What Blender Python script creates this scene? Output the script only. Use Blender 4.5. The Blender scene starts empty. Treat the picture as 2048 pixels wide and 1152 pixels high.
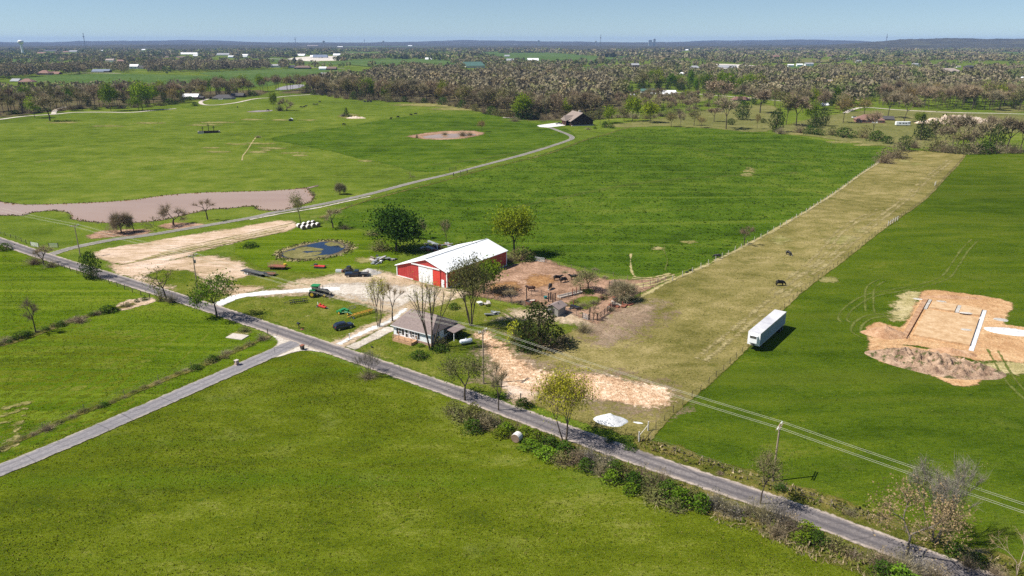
import bpy, bmesh, math, random
import numpy as np
from mathutils import Vector, Matrix, noise as mnoise

# ------------------------------------------------------------------ camera, sky, sun, exposure
SC = bpy.context.scene
COL = SC.collection
FPX, HOR, CAMH = 1466.0, 82.0, 61.5
PITCH = math.atan((576 - HOR) / FPX)
cam = bpy.data.cameras.new('camera'); cam_o = bpy.data.objects.new('camera', cam); COL.objects.link(cam_o)
cam.sensor_width = 36; cam.lens = 36 * FPX / 2048; cam.clip_start = 0.5; cam.clip_end = 60000
cam_o.location = (0, 0, CAMH); cam_o.rotation_euler = (math.pi / 2 - PITCH, 0, 0)
SC.camera = cam_o

SUN_EL, SUN_AZ = math.radians(53), math.radians(190)      # direction towards the sun, azimuth measured from +X
SUND = Vector((math.cos(SUN_EL) * math.cos(SUN_AZ), math.cos(SUN_EL) * math.sin(SUN_AZ), math.sin(SUN_EL)))
world = bpy.data.worlds.new('World'); SC.world = world; world.use_nodes = True
wt = world.node_tree; wt.nodes.clear()
sky = wt.nodes.new('ShaderNodeTexSky'); sky.sky_type = 'NISHITA'; sky.sun_disc = False
sky.sun_elevation = SUN_EL; sky.sun_rotation = math.pi / 2 - SUN_AZ
sky.altitude = 300; sky.air_density = 1.0; sky.dust_density = 0.0; sky.ozone_density = 4.0
bg = wt.nodes.new('ShaderNodeBackground'); bg.inputs[1].default_value = 0.072
wo = wt.nodes.new('ShaderNodeOutputWorld')
tcw = wt.nodes.new('ShaderNodeTexCoord'); vadd = wt.nodes.new('ShaderNodeVectorMath'); vadd.operation = 'ADD'; vadd.inputs[1].default_value = (0, 0, .05)
vnor = wt.nodes.new('ShaderNodeVectorMath'); vnor.operation = 'NORMALIZE'
wt.links.new(tcw.outputs['Generated'], vadd.inputs[0]); wt.links.new(vadd.outputs[0], vnor.inputs[0]); wt.links.new(vnor.outputs[0], sky.inputs[0])
wt.links.new(sky.outputs[0], bg.inputs[0]); wt.links.new(bg.outputs[0], wo.inputs[0])
sun = bpy.data.lights.new('sun', 'SUN'); sun.energy = 5.0; sun.angle = math.radians(0.5); sun.color = (1.0, 0.955, 0.87)
sun_o = bpy.data.objects.new('sun', sun); COL.objects.link(sun_o)
sun_o.rotation_euler = SUND.to_track_quat('Z', 'Y').to_euler()
SC.view_settings.view_transform = 'Standard'; SC.view_settings.look = 'None'
SC.view_settings.exposure = 0.54; SC.view_settings.gamma = 1.0; SC.view_settings.use_curve_mapping = False
SC.cycles.max_bounces = 6; SC.cycles.transparent_max_bounces = 16; SC.cycles.volume_bounces = 0
SC.cycles.use_denoising = False

R = math.radians
rnd = random.Random(11)
CP, SP = math.cos(PITCH), math.sin(PITCH)

# ------------------------------------------------------------------ ground height, places measured on the photograph
FLAT = [(0, 178, 62), (-140, 268, 100), (-72, 212, 44), (102, 157, 36), (-30, 140, 30), (64, 560, 40)]
def sstep(a, b, v):
    t = np.clip((v - a) / (b - a), 0, 1); return t * t * (3 - 2 * t)
def hgt(x, y):
    x = np.asarray(x, float); y = np.asarray(y, float)
    v = 0.9 * np.sin(x / 47 + .7) * np.sin(y / 61 + 1.1) + 0.45 * np.sin((x + y) / 27.0 + .3) + 0.25 * np.sin((x - 1.4 * y) / 17.0)
    f = sstep(50, 90, y) * (1 - sstep(560, 690, y)) * (1 - sstep(300, 400, np.abs(x)))
    for cx, cy, r in FLAT:
        f = f * sstep(r * .8, r * 1.6, np.hypot(x - cx, y - cy))
    return v * f
def hz(x, y): return float(hgt(x, y))
def ray(px, py):
    X = (px - 1024) / FPX; Z = -(py - 576) / FPX
    return (X, CP + Z * SP, -SP + Z * CP)
def G(px, py):
    d = ray(px, py); z = 0.0
    for _ in range(5):
        t = (CAMH - z) / -d[2]; z = hz(d[0] * t, d[1] * t)
    return Vector((d[0] * t, d[1] * t, z))
def GP(pts): return [G(*p)[:2] for p in pts]
def top_at(P, px, py):                       # height above P of the point straight above it seen at picture row py
    d = ray(px, py); return CAMH + d[2] * (P[1] / d[1]) - P[2]
def mpp(P): return (P[1] * CP + (CAMH - P[2]) * SP) / FPX    # metres per photo pixel at P

# ------------------------------------------------------------------ object helpers
def tag(o, label=None, cat=None, group=None, kind=None):
    if label: o['label'] = label
    if cat: o['category'] = cat
    if group: o['group'] = group
    if kind: o['kind'] = kind
    return o
def thing(name, label, cat, loc, rz=0.0, group=None):
    o = bpy.data.objects.new(name, None); COL.objects.link(o)
    o.location = loc; o.rotation_euler = (0, 0, rz); o.empty_display_size = 0.2
    return tag(o, label, cat, group)
def link(name, me, parent=None, loc=(0, 0, 0), rz=0.0):
    o = bpy.data.objects.new(name, me); COL.objects.link(o); o.location = loc; o.rotation_euler = (0, 0, rz)
    if parent is not None: o.parent = parent
    return o
def copy_tree(o, parent=None):
    c = o.copy(); COL.objects.link(c)
    if parent is not None: c.parent = parent
    for ch in list(o.children): copy_tree(ch, c)
    return c
def np_mesh(name, V, F, mats=(), mi=None, smooth=False, attrs=None, colors=None):
    V = np.asarray(V, np.float32).reshape(-1, 3)
    me = bpy.data.meshes.new(name)
    if isinstance(F, np.ndarray):
        k = F.shape[1]; n = len(F); loops = F.ravel().astype(np.int32); starts = np.arange(0, n * k, k, dtype=np.int32)
        me.vertices.add(len(V)); me.vertices.foreach_set('co', V.ravel())
        me.loops.add(len(loops)); me.loops.foreach_set('vertex_index', loops)
        me.polygons.add(n); me.polygons.foreach_set('loop_start', starts)
        try: me.polygons.foreach_set('loop_total', np.full(n, k, np.int32))
        except Exception: pass
        me.update(calc_edges=True)
    else:
        me.from_pydata(V.tolist(), [], F); me.update()
    for m in mats: me.materials.append(m)
    if mi is not None: me.polygons.foreach_set('material_index', np.asarray(mi, np.int32))
    if smooth: me.polygons.foreach_set('use_smooth', np.ones(len(me.polygons), bool))
    for k, a in (attrs or {}).items():
        at = me.attributes.new(k, 'FLOAT', 'POINT'); at.data.foreach_set('value', np.asarray(a, np.float32))
    if colors is not None:
        at = me.attributes.new('tint', 'FLOAT_COLOR', 'POINT')
        c = np.ones((len(V), 4), np.float32); c[:, :3] = colors; at.data.foreach_set('color', c.ravel())
    return me

class MB:
    """collects boxes, bars, prisms and tubes into one mesh"""
    def __init__(s): s.V = []; s.F = []; s.M = []
    def add(s, vs, fs, mi=0):
        b = len(s.V); s.V += [tuple(v) for v in vs]; s.F += [tuple(i + b for i in f) for f in fs]; s.M += [mi] * len(fs); return s
    def box(s, c, sz, rz=0, mi=0, ry=0, rx=0):
        m = Matrix.Rotation(rz, 3, 'Z') @ Matrix.Rotation(ry, 3, 'Y') @ Matrix.Rotation(rx, 3, 'X')
        vs = [Vector(c) + m @ Vector((x * sz[0] / 2, y * sz[1] / 2, z * sz[2] / 2)) for x in (-1, 1) for y in (-1, 1) for z in (-1, 1)]
        return s.add(vs, [(0, 1, 3, 2), (4, 6, 7, 5), (0, 4, 5, 1), (2, 3, 7, 6), (0, 2, 6, 4), (1, 5, 7, 3)], mi)
    def tube(s, p0, p1, r0, r1=None, n=8, mi=0, cap=True):
        r1 = r0 if r1 is None else r1
        p0, p1 = Vector(p0), Vector(p1); d = (p1 - p0).normalized()
        a = d.orthogonal().normalized(); b = d.cross(a); vs = []
        for p, r in ((p0, r0), (p1, r1)):
            for i in range(n):
                t = 2 * math.pi * i / n; vs.append(p + (a * math.cos(t) + b * math.sin(t)) * r)
        fs = [(i, (i + 1) % n, n + (i + 1) % n, n + i) for i in range(n)]
        if cap: fs += [tuple(range(n - 1, -1, -1)), tuple(range(n, 2 * n))]
        return s.add(vs, fs, mi)
    def lathe(s, prof, n=16, c=(0, 0, 0), axis='Z', mi=0):
        vs = []
        for r, h in prof:
            for i in range(n):
                t = 2 * math.pi * i / n; x, y = r * math.cos(t), r * math.sin(t)
                v = {'Z': (x, y, h), 'X': (h, x, y), 'Y': (x, h, y)}[axis]
                vs.append((v[0] + c[0], v[1] + c[1], v[2] + c[2]))
        fs = [(j * n + i, j * n + (i + 1) % n, (j + 1) * n + (i + 1) % n, (j + 1) * n + i) for j in range(len(prof) - 1) for i in range(n)]
        fs += [tuple(range(n - 1, -1, -1)), tuple(range((len(prof) - 1) * n, len(prof) * n))]
        return s.add(vs, fs, mi)
    def prism(s, prof, y0, y1, mi=0, inset=None):     # profile in x,z extruded along y
        n = len(prof); vs = [(x, y0, z) for x, z in prof] + [(x, y1, z) for x, z in prof]
        fs = [(i, (i + 1) % n, n + (i + 1) % n, n + i) for i in range(n)] + [tuple(range(n - 1, -1, -1)), tuple(range(n, 2 * n))]
        return s.add(vs, fs, mi)
    def mesh(s, name, mats, smooth=False, bevel=0.0):
        if not isinstance(mats, (list, tuple)): mats = [mats]
        me = bpy.data.meshes.new(name); me.from_pydata([tuple(v) for v in s.V], [], s.F)
        for m in mats: me.materials.append(m)
        me.polygons.foreach_set('material_index', s.M)
        bm = bmesh.new(); bm.from_mesh(me); bmesh.ops.recalc_face_normals(bm, faces=bm.faces)
        if bevel > 0:
            bmesh.ops.bevel(bm, geom=[e for e in bm.edges if len(e.link_faces) == 2 and e.calc_face_angle(0) > .5], offset=bevel, segments=2, profile=.5, affect='EDGES', clamp_overlap=True)
        bm.to_mesh(me); bm.free()
        if smooth: me.polygons.foreach_set('use_smooth', [True] * len(me.polygons))
        return me
    def build(s, name, mats, parent=None, loc=(0, 0, 0), rz=0.0, smooth=False, bevel=0.0):
        return link(name, s.mesh(name, mats, smooth, bevel), parent, loc, rz)

# ------------------------------------------------------------------ node helpers
class NT:
    def __init__(s, name):
        s.m = bpy.data.materials.new(name); s.m.use_nodes = True; s.t = s.m.node_tree; s.t.nodes.clear()
        s.out = s.t.nodes.new('ShaderNodeOutputMaterial')
    def n(s, typ, **kw):
        nd = s.t.nodes.new(typ)
        for k, v in kw.items(): setattr(nd, k, v)
        return nd
    def l(s, a, b):
        if hasattr(a, 'is_output') or isinstance(a, bpy.types.NodeSocket): s.t.links.new(a, b)
        else: b.default_value = a
    def pos(s): return s.n('ShaderNodeNewGeometry').outputs['Position']
    def obj(s): return s.n('ShaderNodeTexCoord').outputs['Object']
    def mapping(s, v, rz=0.0, sc=(1, 1, 1)):
        m = s.n('ShaderNodeMapping'); s.l(v, m.inputs[0]); m.inputs['Rotation'].default_value = (0, 0, rz); m.inputs['Scale'].default_value = sc
        return m.outputs[0]
    def noise(s, v, scale, detail=4, rough=.6, dist=0.0):
        k = s.n('ShaderNodeTexNoise'); s.l(v, k.inputs['Vector']); k.inputs['Scale'].default_value = scale
        k.inputs['Detail'].default_value = detail; k.inputs['Roughness'].default_value = rough; k.inputs['Distortion'].default_value = dist
        return k.outputs[0]
    def vor(s, v, scale, feat='F1'):
        k = s.n('ShaderNodeTexVoronoi', feature=feat); s.l(v, k.inputs['Vector']); k.inputs['Scale'].default_value = scale; return k.outputs[0]
    def math(s, op, a, b=0.0, c=None, clamp=False):
        k = s.n('ShaderNodeMath', operation=op, use_clamp=clamp); s.l(a, k.inputs[0]); s.l(b, k.inputs[1])
        if c is not None: s.l(c, k.inputs[2])
        return k.outputs[0]
    def rng(s, v, a, b, c=0.0, d=1.0):
        k = s.n('ShaderNodeMapRange'); s.l(v, k.inputs[0])
        for i, q in enumerate((a, b, c, d)): k.inputs[i + 1].default_value = q
        return k.outputs[0]
    def ramp(s, f, stops):
        k = s.n('ShaderNodeValToRGB'); s.l(f, k.inputs[0]); e = k.color_ramp.elements
        while len(e) < len(stops): e.new(0.5)
        for el, (p, c) in zip(e, stops): el.position = p; el.color = (*c, 1)
        return k.outputs[0]
    def mix(s, f, a, b, blend='MIX'):
        k = s.n('ShaderNodeMix', data_type='RGBA', blend_type=blend); s.l(f, k.inputs[0])
        for q, i in ((a, 6), (b, 7)):
            if isinstance(q, tuple): k.inputs[i].default_value = (*q[:3], 1)
            else: s.l(q, k.inputs[i])
        return k.outputs[2]
    def mul(s, c, f):
        cc = s.n('ShaderNodeCombineColor')
        for i in range(3): s.l(f, cc.inputs[i])
        return s.mix(1.0, c, cc.outputs[0], 'MULTIPLY')
    def attr(s, name, out='Fac'): return s.n('ShaderNodeAttribute', attribute_name=name).outputs[out]
    def bump(s, h, strength, dist):
        k = s.n('ShaderNodeBump'); s.l(h, k.inputs['Height']); k.inputs['Strength'].default_value = strength; k.inputs['Distance'].default_value = dist
        return k.outputs[0]
    def principled(s, color, rough=.8, metal=0.0, normal=None, spec=.3, alpha=None):
        b = s.n('ShaderNodeBsdfPrincipled')
        if isinstance(color, tuple): b.inputs['Base Color'].default_value = (*color[:3], 1)
        else: s.l(color, b.inputs['Base Color'])
        s.l(rough, b.inputs['Roughness']); b.inputs['Metallic'].default_value = metal; b.inputs['Specular IOR Level'].default_value = spec
        if normal is not None: s.l(normal, b.inputs['Normal'])
        if alpha is not None: s.l(alpha, b.inputs['Alpha'])
        return b.outputs[0]
    def done(s, sh, disp=None):
        s.t.links.new(sh, s.out.inputs[0]); return s.m

def plain(name, color, rough=.6, metal=0.0, var=.12, scale=3.0, spec=.35, dirt=None, bump=0.0):
    """painted or raw surface with a little wear"""
    t = NT(name); v = t.obj()
    f = t.noise(v, scale, 5, .65)
    c = t.mul(color, t.rng(f, .3, .7, 1 - var, 1 + var)) if True else color
    if dirt: c = t.mix(t.rng(t.noise(v, scale * .45, 6, .7), .5, .68), c, dirt)
    nm = t.bump(t.noise(v, scale * 6, 3), .3, bump) if bump else None
    return t.done(t.principled(c, t.rng(f, .3, .7, rough * .85, min(1, rough * 1.1)), metal, nm, spec))

def ground_mat(name, stops, big=.012, mid=.14, fine=2.2, fine_amt=.55, bump=.5, bdist=.25, edge=True, dirn=None, stretch=4.0,
               wts=(.35, .4, .25), lohi=(.36, .64), spots=None, spots2=None, esharp=2.2, enoise=.55, rough=.95, lines=None):
    t = NT(name); p = t.pos(); q = p
    if dirn is not None: q = t.mapping(p, -dirn, (1.0 / stretch, 1, 1))
    a, b = t.noise(p, big, 4, .6), t.noise(q, mid, 6, .68)
    c = t.noise(q if dirn is not None else p, fine, 3, .6)
    f = t.math('MULTIPLY_ADD', a, wts[0], t.math('MULTIPLY_ADD', b, wts[1], t.math('MULTIPLY', c, wts[2])))
    col = t.ramp(t.rng(f, *lohi), stops)
    for sp in (spots, spots2):
        if sp:                                     # (colour, scale, threshold, softness)
            col = t.mix(t.rng(t.noise(p, sp[1], 5, .7), sp[2], sp[2] + sp[3]), col, sp[0])
    if lines:                                      # (direction, scale across, colour, amount)
        ln = t.noise(t.mapping(p, -lines[0], (.012, 1, 1)), lines[1], 3, .7)
        col = t.mix(t.rng(ln, .50, .66, 0, lines[3]), col, lines[2])
    d = t.noise(p, fine * 2.3, 2, .7)
    col = t.mul(col, t.rng(d, .25, .75, 1 - fine_amt, 1 + fine_amt))
    nm = t.bump(t.math('ADD', c, t.math('MULTIPLY', d, .6)), bump, bdist)
    al = None
    if edge:
        e = t.attr('edge')
        n1 = t.math('SUBTRACT', t.noise(p, .16, 3, .6), .5); n2 = t.math('SUBTRACT', t.noise(p, .9, 4, .75), .5)
        k = t.math('ADD', e, t.math('MULTIPLY', t.math('ADD', n1, n2), enoise * 4))
        al = t.math('MULTIPLY_ADD', k, esharp, .5, clamp=True)
    return t.done(t.principled(col, rough, 0, nm, 0.0, al))

# ------------------------------------------------------------------ sheets of ground
def smooth_poly(pts, n=4, closed=True):
    P = np.array([p[:2] for p in pts], float); m = len(P); out = []
    for i in range(m if closed else m - 1):
        if closed: a, b, c, d = P[(i - 1) % m], P[i], P[(i + 1) % m], P[(i + 2) % m]
        else: a, b, c, d = P[max(i - 1, 0)], P[i], P[i + 1], P[min(i + 2, m - 1)]
        for j in range(n):
            t = j / n
            out.append(.5 * ((2 * b) + (c - a) * t + (2 * a - 5 * b + 4 * c - d) * t * t + (3 * b - a - 3 * c + d) * t ** 3))
    if not closed: out.append(P[-1])
    return np.array(out)
def sdist(X, Y, poly):
    x = X.ravel(); y = Y.ravel(); best = np.full(len(x), 1e18); ins = np.zeros(len(x), bool); n = len(poly)
    for i in range(n):
        a, b = poly[i], poly[(i + 1) % n]; e = b - a; L = e @ e + 1e-12
        t = np.clip(((x - a[0]) * e[0] + (y - a[1]) * e[1]) / L, 0, 1)
        best = np.minimum(best, (x - a[0] - t * e[0]) ** 2 + (y - a[1] - t * e[1]) ** 2)
        cr = (a[1] > y) != (b[1] > y)
        if cr.any():
            with np.errstate(divide='ignore', invalid='ignore'):
                ins ^= cr & (x < (b[0] - a[0]) * (y - a[1]) / (b[1] - a[1] + 1e-15) + a[0])
    d = np.sqrt(best); return np.where(ins, d, -d).reshape(X.shape)
SHN = [0]
def sheet(name, world_pts, mat, z, cell=3.0, feather=2.0, smooth=3, kind='structure', lift=None, label=None, cat=None, parent=None, edgecut=.9):
    poly = smooth_poly(world_pts, smooth) if smooth else np.array([p[:2] for p in world_pts], float)
    lo, hi = poly.min(0) - feather - cell, poly.max(0) + feather + cell
    nx, ny = int((hi[0] - lo[0]) / cell) + 2, int((hi[1] - lo[1]) / cell) + 2
    X, Y = np.meshgrid(lo[0] + np.arange(nx) * cell, lo[1] + np.arange(ny) * cell, indexing='ij')
    S = sdist(X, Y, poly)
    SHN[0] += 1; z = z + (SHN[0] % 9) * .0007
    Z = hgt(X, Y) + z
    if lift is not None: Z = Z + lift(X, Y, S)
    idx = np.arange(nx * ny).reshape(nx, ny)
    q = np.stack([idx[:-1, :-1], idx[1:, :-1], idx[1:, 1:], idx[:-1, 1:]], -1).reshape(-1, 4)
    keep = np.max(S.ravel()[q], 1) > -feather * edgecut
    q = q[keep]; used = np.unique(q); re = np.full(nx * ny, -1); re[used] = np.arange(len(used))
    V = np.stack([X.ravel(), Y.ravel(), Z.ravel()], 1)[used]
    me = np_mesh(name, V, re[q], [mat], smooth=True, attrs={'edge': np.clip(S.ravel()[used] / feather, -3, 6)})
    o = link(name, me, parent)
    return tag(o, label, cat, None, kind)
def ribbon(name, world_pts, width, mat, z, feather=.5, step=2.5, kind='structure', smooth=6, parent=None, wfun=None):
    c = smooth_poly(world_pts, smooth, False)
    seg = np.r_[0, np.cumsum(np.hypot(*np.diff(c, axis=0).T))]; n = max(3, int(seg[-1] / step))
    s = np.linspace(0, seg[-1], n); cx, cy = np.interp(s, seg, c[:, 0]), np.interp(s, seg, c[:, 1])
    tx, ty = np.gradient(cx), np.gradient(cy); L = np.hypot(tx, ty); nxv, nyv = -ty / L, tx / L
    us = np.array([-1.0, -.66, -.33, 0, .33, .66, 1.0]); w = width / 2 + feather
    W = np.full(n, w) if wfun is None else np.array([wfun(k) / 2 + feather for k in np.linspace(0, 1, n)])
    X = cx[:, None] + nxv[:, None] * us * W[:, None]; Y = cy[:, None] + nyv[:, None] * us * W[:, None]
    SHN[0] += 1; z = z + (SHN[0] % 9) * .004
    Z = hgt(X, Y) + z
    e = np.clip((W[:, None] * (1 - np.abs(us)) - feather) / feather, -3, 6)
    idx = np.arange(n * 7).reshape(n, 7); q = np.stack([idx[:-1, :-1], idx[1:, :-1], idx[1:, 1:], idx[:-1, 1:]], -1).reshape(-1, 4)
    me = np_mesh(name, np.stack([X, Y, Z], -1).reshape(-1, 3), q, [mat], smooth=True,
                 attrs={'edge': e.ravel(), 'across': (us * W[:, None]).ravel(), 'along': np.repeat(s, 7)})
    o = link(name, me, parent); return tag(o, None, None, None, kind)
# ------------------------------------------------------------------ ground materials
D_GRASS = [(0, (0.022, 0.039, 0.004)), (.35, (0.049, 0.076, 0.006)), (.65, (0.076, 0.100, 0.009)), (1, (0.140, 0.137, 0.022))]
m_ground = ground_mat('pasture grass', [(0, (0.047, 0.073, 0.008)), (.4, (0.083, 0.122, 0.012)), (.7, (0.114, 0.150, 0.018)), (1, (0.169, 0.183, 0.037))],
                      big=.009, mid=.09, fine=1.3, edge=False, spots=((0.177, 0.180, 0.048), .05, .62, .12), spots2=((0.038, 0.066, 0.007), .5, .64, .05), lines=(R(20), .22, (0.144, 0.170, 0.030), .5), lohi=(.40, .60))
m_bright = ground_mat('bright pasture', [(0, (0.028, 0.054, 0.004)), (.45, (0.052, 0.094, 0.007)), (.8, (0.078, 0.119, 0.011)), (1, (0.113, 0.141, 0.021))],
                      big=.010, mid=.08, fine=1.1, esharp=3, spots=((0.017, 0.036, 0.003), .33, .59, .05), spots2=((0.122, 0.139, 0.035), .06, .66, .08), lines=(R(36), .16, (0.094, 0.131, 0.015), .8), lohi=(.40, .60))
m_fore = ground_mat('meadow grass', [(0, (0.054, 0.075, 0.006)), (.4, (0.086, 0.111, 0.006)), (.7, (0.114, 0.139, 0.011)), (1, (0.178, 0.187, 0.035))],
                    big=.016, mid=.22, fine=3.2, fine_amt=.7, bump=.8, esharp=3, dirn=R(28), stretch=2.4,
                    spots=((0.178, 0.196, 0.040), .06, .56, .2), spots2=((0.049, 0.080, 0.006), .8, .60, .07), lines=(R(-34), .12, (0.071, 0.120, 0.006), .75), lohi=(.40, .60))
m_left = ground_mat('lush grass', [(0, (0.041, 0.071, 0.004)), (.4, (0.070, 0.113, 0.005)), (.75, (0.096, 0.140, 0.008)), (1, (0.147, 0.170, 0.020))],
                    big=.014, mid=.16, fine=2.2, esharp=3, dirn=R(24), stretch=3, spots=((0.148, 0.171, 0.032), .08, .64, .15), spots2=((0.032, 0.058, 0.004), .6, .62, .05), lines=(R(22), .30, (0.142, 0.177, 0.016), .75), lohi=(.40, .60))
m_right = ground_mat('long grass', [(0, (0.030, 0.055, 0.003)), (.4, (0.053, 0.085, 0.006)), (.75, (0.074, 0.106, 0.007)), (1, (0.113, 0.128, 0.018))],
                     big=.012, mid=.18, fine=2.4, esharp=3, dirn=R(-12), stretch=3, spots=((0.100, 0.118, 0.022), .05, .60, .2), spots2=((0.020, 0.038, 0.003), .5, .62, .06), lines=(R(-20), .10, (0.084, 0.109, 0.011), .7), lohi=(.40, .60))
m_strip = ground_mat('mown stubble', [(0, (0.097, 0.091, 0.021)), (.35, (0.159, 0.139, 0.042)), (.65, (0.210, 0.175, 0.061)), (1, (0.295, 0.238, 0.103))],
                     big=.02, mid=.20, fine=2.4, fine_amt=.5, esharp=3, dirn=R(55), stretch=1.6, lohi=(.41, .585),
                     spots=((0.090, 0.093, 0.017), .07, .57, .12), spots2=((0.280, 0.222, 0.103), .05, .66, .1), lines=(R(52), .35, (0.256, 0.211, 0.082), .2))
m_verge = ground_mat('verge grass', [(0, (0.043, 0.054, 0.008)), (.4, (0.091, 0.098, 0.016)), (.7, (0.159, 0.132, 0.035)), (1, (0.300, 0.240, 0.110))],
                     big=.05, mid=.4, fine=2.5, bump=.8, esharp=2, spots=((0.300, 0.235, 0.130), .25, .58, .1))
m_lawn = ground_mat('lawn grass', [(0, (0.048, 0.073, 0.005)), (.4, (0.085, 0.114, 0.011)), (.7, (0.139, 0.147, 0.023)), (1, (0.208, 0.204, 0.063))],
                    big=.04, mid=.3, fine=2.5, esharp=2, spots=((0.286, 0.263, 0.100), .12, .62, .1))
m_dirt = ground_mat('dry dirt yard', [(0, (.26, .19, .115)), (.4, (.38, .285, .185)), (.7, (.49, .38, .265)), (1, (.64, .54, .42))],
                    big=.04, mid=.3, fine=1.6, fine_amt=.35, esharp=1.2, enoise=.8, spots=((.13, .13, .035), .16, .58, .06), spots2=((.24, .19, .09), .3, .62, .1))
m_straw = ground_mat('harvested straw', [(0, (0.206, 0.140, 0.068)), (.3, (0.378, 0.272, 0.168)), (.6, (0.516, 0.384, 0.280)), (1, (0.654, 0.528, 0.432))],
                     big=.05, mid=.5, fine=1.6, fine_amt=.4, esharp=1.5, enoise=.7, dirn=R(32), stretch=5, spots=((0.129, 0.112, 0.032), .14, .63, .06))
m_mud = ground_mat('trodden mud', [(0, (0.108, 0.063, 0.039)), (.35, (0.228, 0.138, 0.088)), (.7, (0.372, 0.230, 0.154)), (1, (0.552, 0.380, 0.264))],
                   big=.05, mid=.35, fine=1.5, fine_amt=.45, bump=.9, esharp=1.5, enoise=.7, spots=((0.120, 0.115, 0.039), .2, .62, .06))
m_mudthin = ground_mat('worn gateway earth', [(0, (.17, .115, .075)), (.5, (.28, .20, .135)), (1, (.40, .31, .22))], big=.05, mid=.35, fine=1.5, esharp=.6, enoise=1.3, spots=((.20, .18, .06), .25, .56, .1))
m_manure = ground_mat('orange bedding', [(0, (.15, .075, .03)), (.5, (.27, .14, .06)), (1, (.42, .25, .12))], big=.08, mid=.5, fine=2, esharp=1.2, enoise=.9)
m_clay = ground_mat('orange clay', [(0, (0.304, 0.160, 0.072)), (.4, (0.432, 0.252, 0.126)), (.7, (0.524, 0.336, 0.180)), (1, (0.644, 0.462, 0.288))],
                    big=.06, mid=.4, fine=1.8, fine_amt=.35, bump=.7, esharp=1.8, enoise=.6)
m_chips = ground_mat('broken clay path', [(0, (0.265, 0.150, 0.085)), (.4, (0.461, 0.290, 0.169)), (.7, (0.608, 0.420, 0.273)), (1, (0.784, 0.660, 0.489))],
                     big=.1, mid=.9, fine=2.0, fine_amt=.6, bump=1.0, esharp=1.6, enoise=.7, lohi=(.38, .6), spots=((0.137, 0.130, 0.042), .22, .64, .06))
m_gravel = ground_mat('white gravel', [(0, (.45, .42, .38)), (.5, (.66, .63, .59)), (1, (.86, .84, .81))], big=.1, mid=.8, fine=3, fine_amt=.25, bump=.6, esharp=1.3, enoise=.7)
m_pale = ground_mat('pale gravel', [(0, (.34, .29, .23)), (.5, (.50, .44, .37)), (1, (.68, .62, .55))], big=.05, mid=.5, fine=2, fine_amt=.3, esharp=1.4, enoise=.6, spots=((.16, .15, .06), .15, .66, .06))
m_bare = ground_mat('bare patches', [(0, (.22, .19, .07)), (.5, (.36, .30, .14)), (1, (.52, .43, .26))], big=.1, mid=.5, fine=2, esharp=1.3, enoise=1.1, dirn=R(20), stretch=3)
m_worn = ground_mat('thin worn grass', [(0, (.13, .135, .03)), (.5, (.21, .19, .065)), (1, (.36, .30, .15))], big=.1, mid=.5, fine=2, esharp=.8, enoise=2.2, dirn=R(15), stretch=4)
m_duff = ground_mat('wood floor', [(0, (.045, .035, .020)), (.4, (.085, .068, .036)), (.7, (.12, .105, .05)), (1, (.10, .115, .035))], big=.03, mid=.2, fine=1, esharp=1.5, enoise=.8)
m_shore = ground_mat('wet shore', [(0, (.05, .045, .03)), (.5, (.11, .09, .06)), (1, (.19, .16, .10))], big=.1, mid=.6, fine=2, esharp=1.4, enoise=.7, rough=.6)

def road_mat(name, base, track, shoulder, half, tracks):
    t = NT(name); p = t.pos(); ac = t.math('ABSOLUTE', t.attr('across')); q = t.attr('across')
    n1, n2, n3 = t.noise(p, .35, 5, .65), t.noise(p, 2.2, 4, .7), t.noise(p, .06, 3)
    c = t.ramp(t.rng(n2, .3, .7), base)
    c = t.mix(t.rng(n3, .45, .65, 0, .5), c, track)
    for x0, wd in tracks:
        d = t.math('ABSOLUTE', t.math('SUBTRACT', t.math('ADD', q, t.math('MULTIPLY', t.math('SUBTRACT', n1, .5), .9)), x0))
        c = t.mix(t.rng(d, 0, wd, .85, 0), c, track)
    sh = t.math('ADD', ac, t.math('MULTIPLY', t.math('SUBTRACT', n1, .5), 1.3))
    c = t.mix(t.rng(sh, half - .25, half + .3), c, shoulder)
    c = t.mul(c, t.rng(t.noise(p, 6, 3, .7), .25, .75, .75, 1.25))
    cr = t.vor(t.mapping(p, .6, (.22, .5, 1)), .35, 'DISTANCE_TO_EDGE')
    c = t.mix(t.rng(cr, 0, .012, .55, 0), c, (.035, .033, .035))
    e = t.math('ADD', t.attr('edge'), t.math('MULTIPLY', t.math('SUBTRACT', t.noise(p, .8, 4, .7), .5), 3.0))
    al = t.math('MULTIPLY_ADD', e, 1.6, .5, clamp=True)
    return t.done(t.principled(c, .9, 0, t.bump(n2, .3, .05), .2, al))
m_road = road_mat('worn chip seal', [(0, (.13, .113, .110)), (.5, (.185, .162, .155)), (1, (.27, .238, .222))], (.088, .079, .083), (.42, .345, .285), 1.75, [(-.75, .55), (.85, .55)])
m_lane = road_mat('grey lane', [(0, (.17, .158, .162)), (.5, (.225, .208, .212)), (1, (.31, .285, .28))], (.155, .145, .152), (.36, .31, .25), 1.85, [(-.8, .4), (.8, .4)])
m_drive = road_mat('gravel drive', [(0, (.165, .15, .13)), (.5, (.235, .212, .185)), (1, (.33, .30, .265))], (.145, .132, .12), (.36, .34, .26), 1.35, [(-.7, .5), (.7, .5)])
m_concrete = plain('pale concrete', (.55, .52, .48), .9, var=.15, scale=.3)

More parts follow.
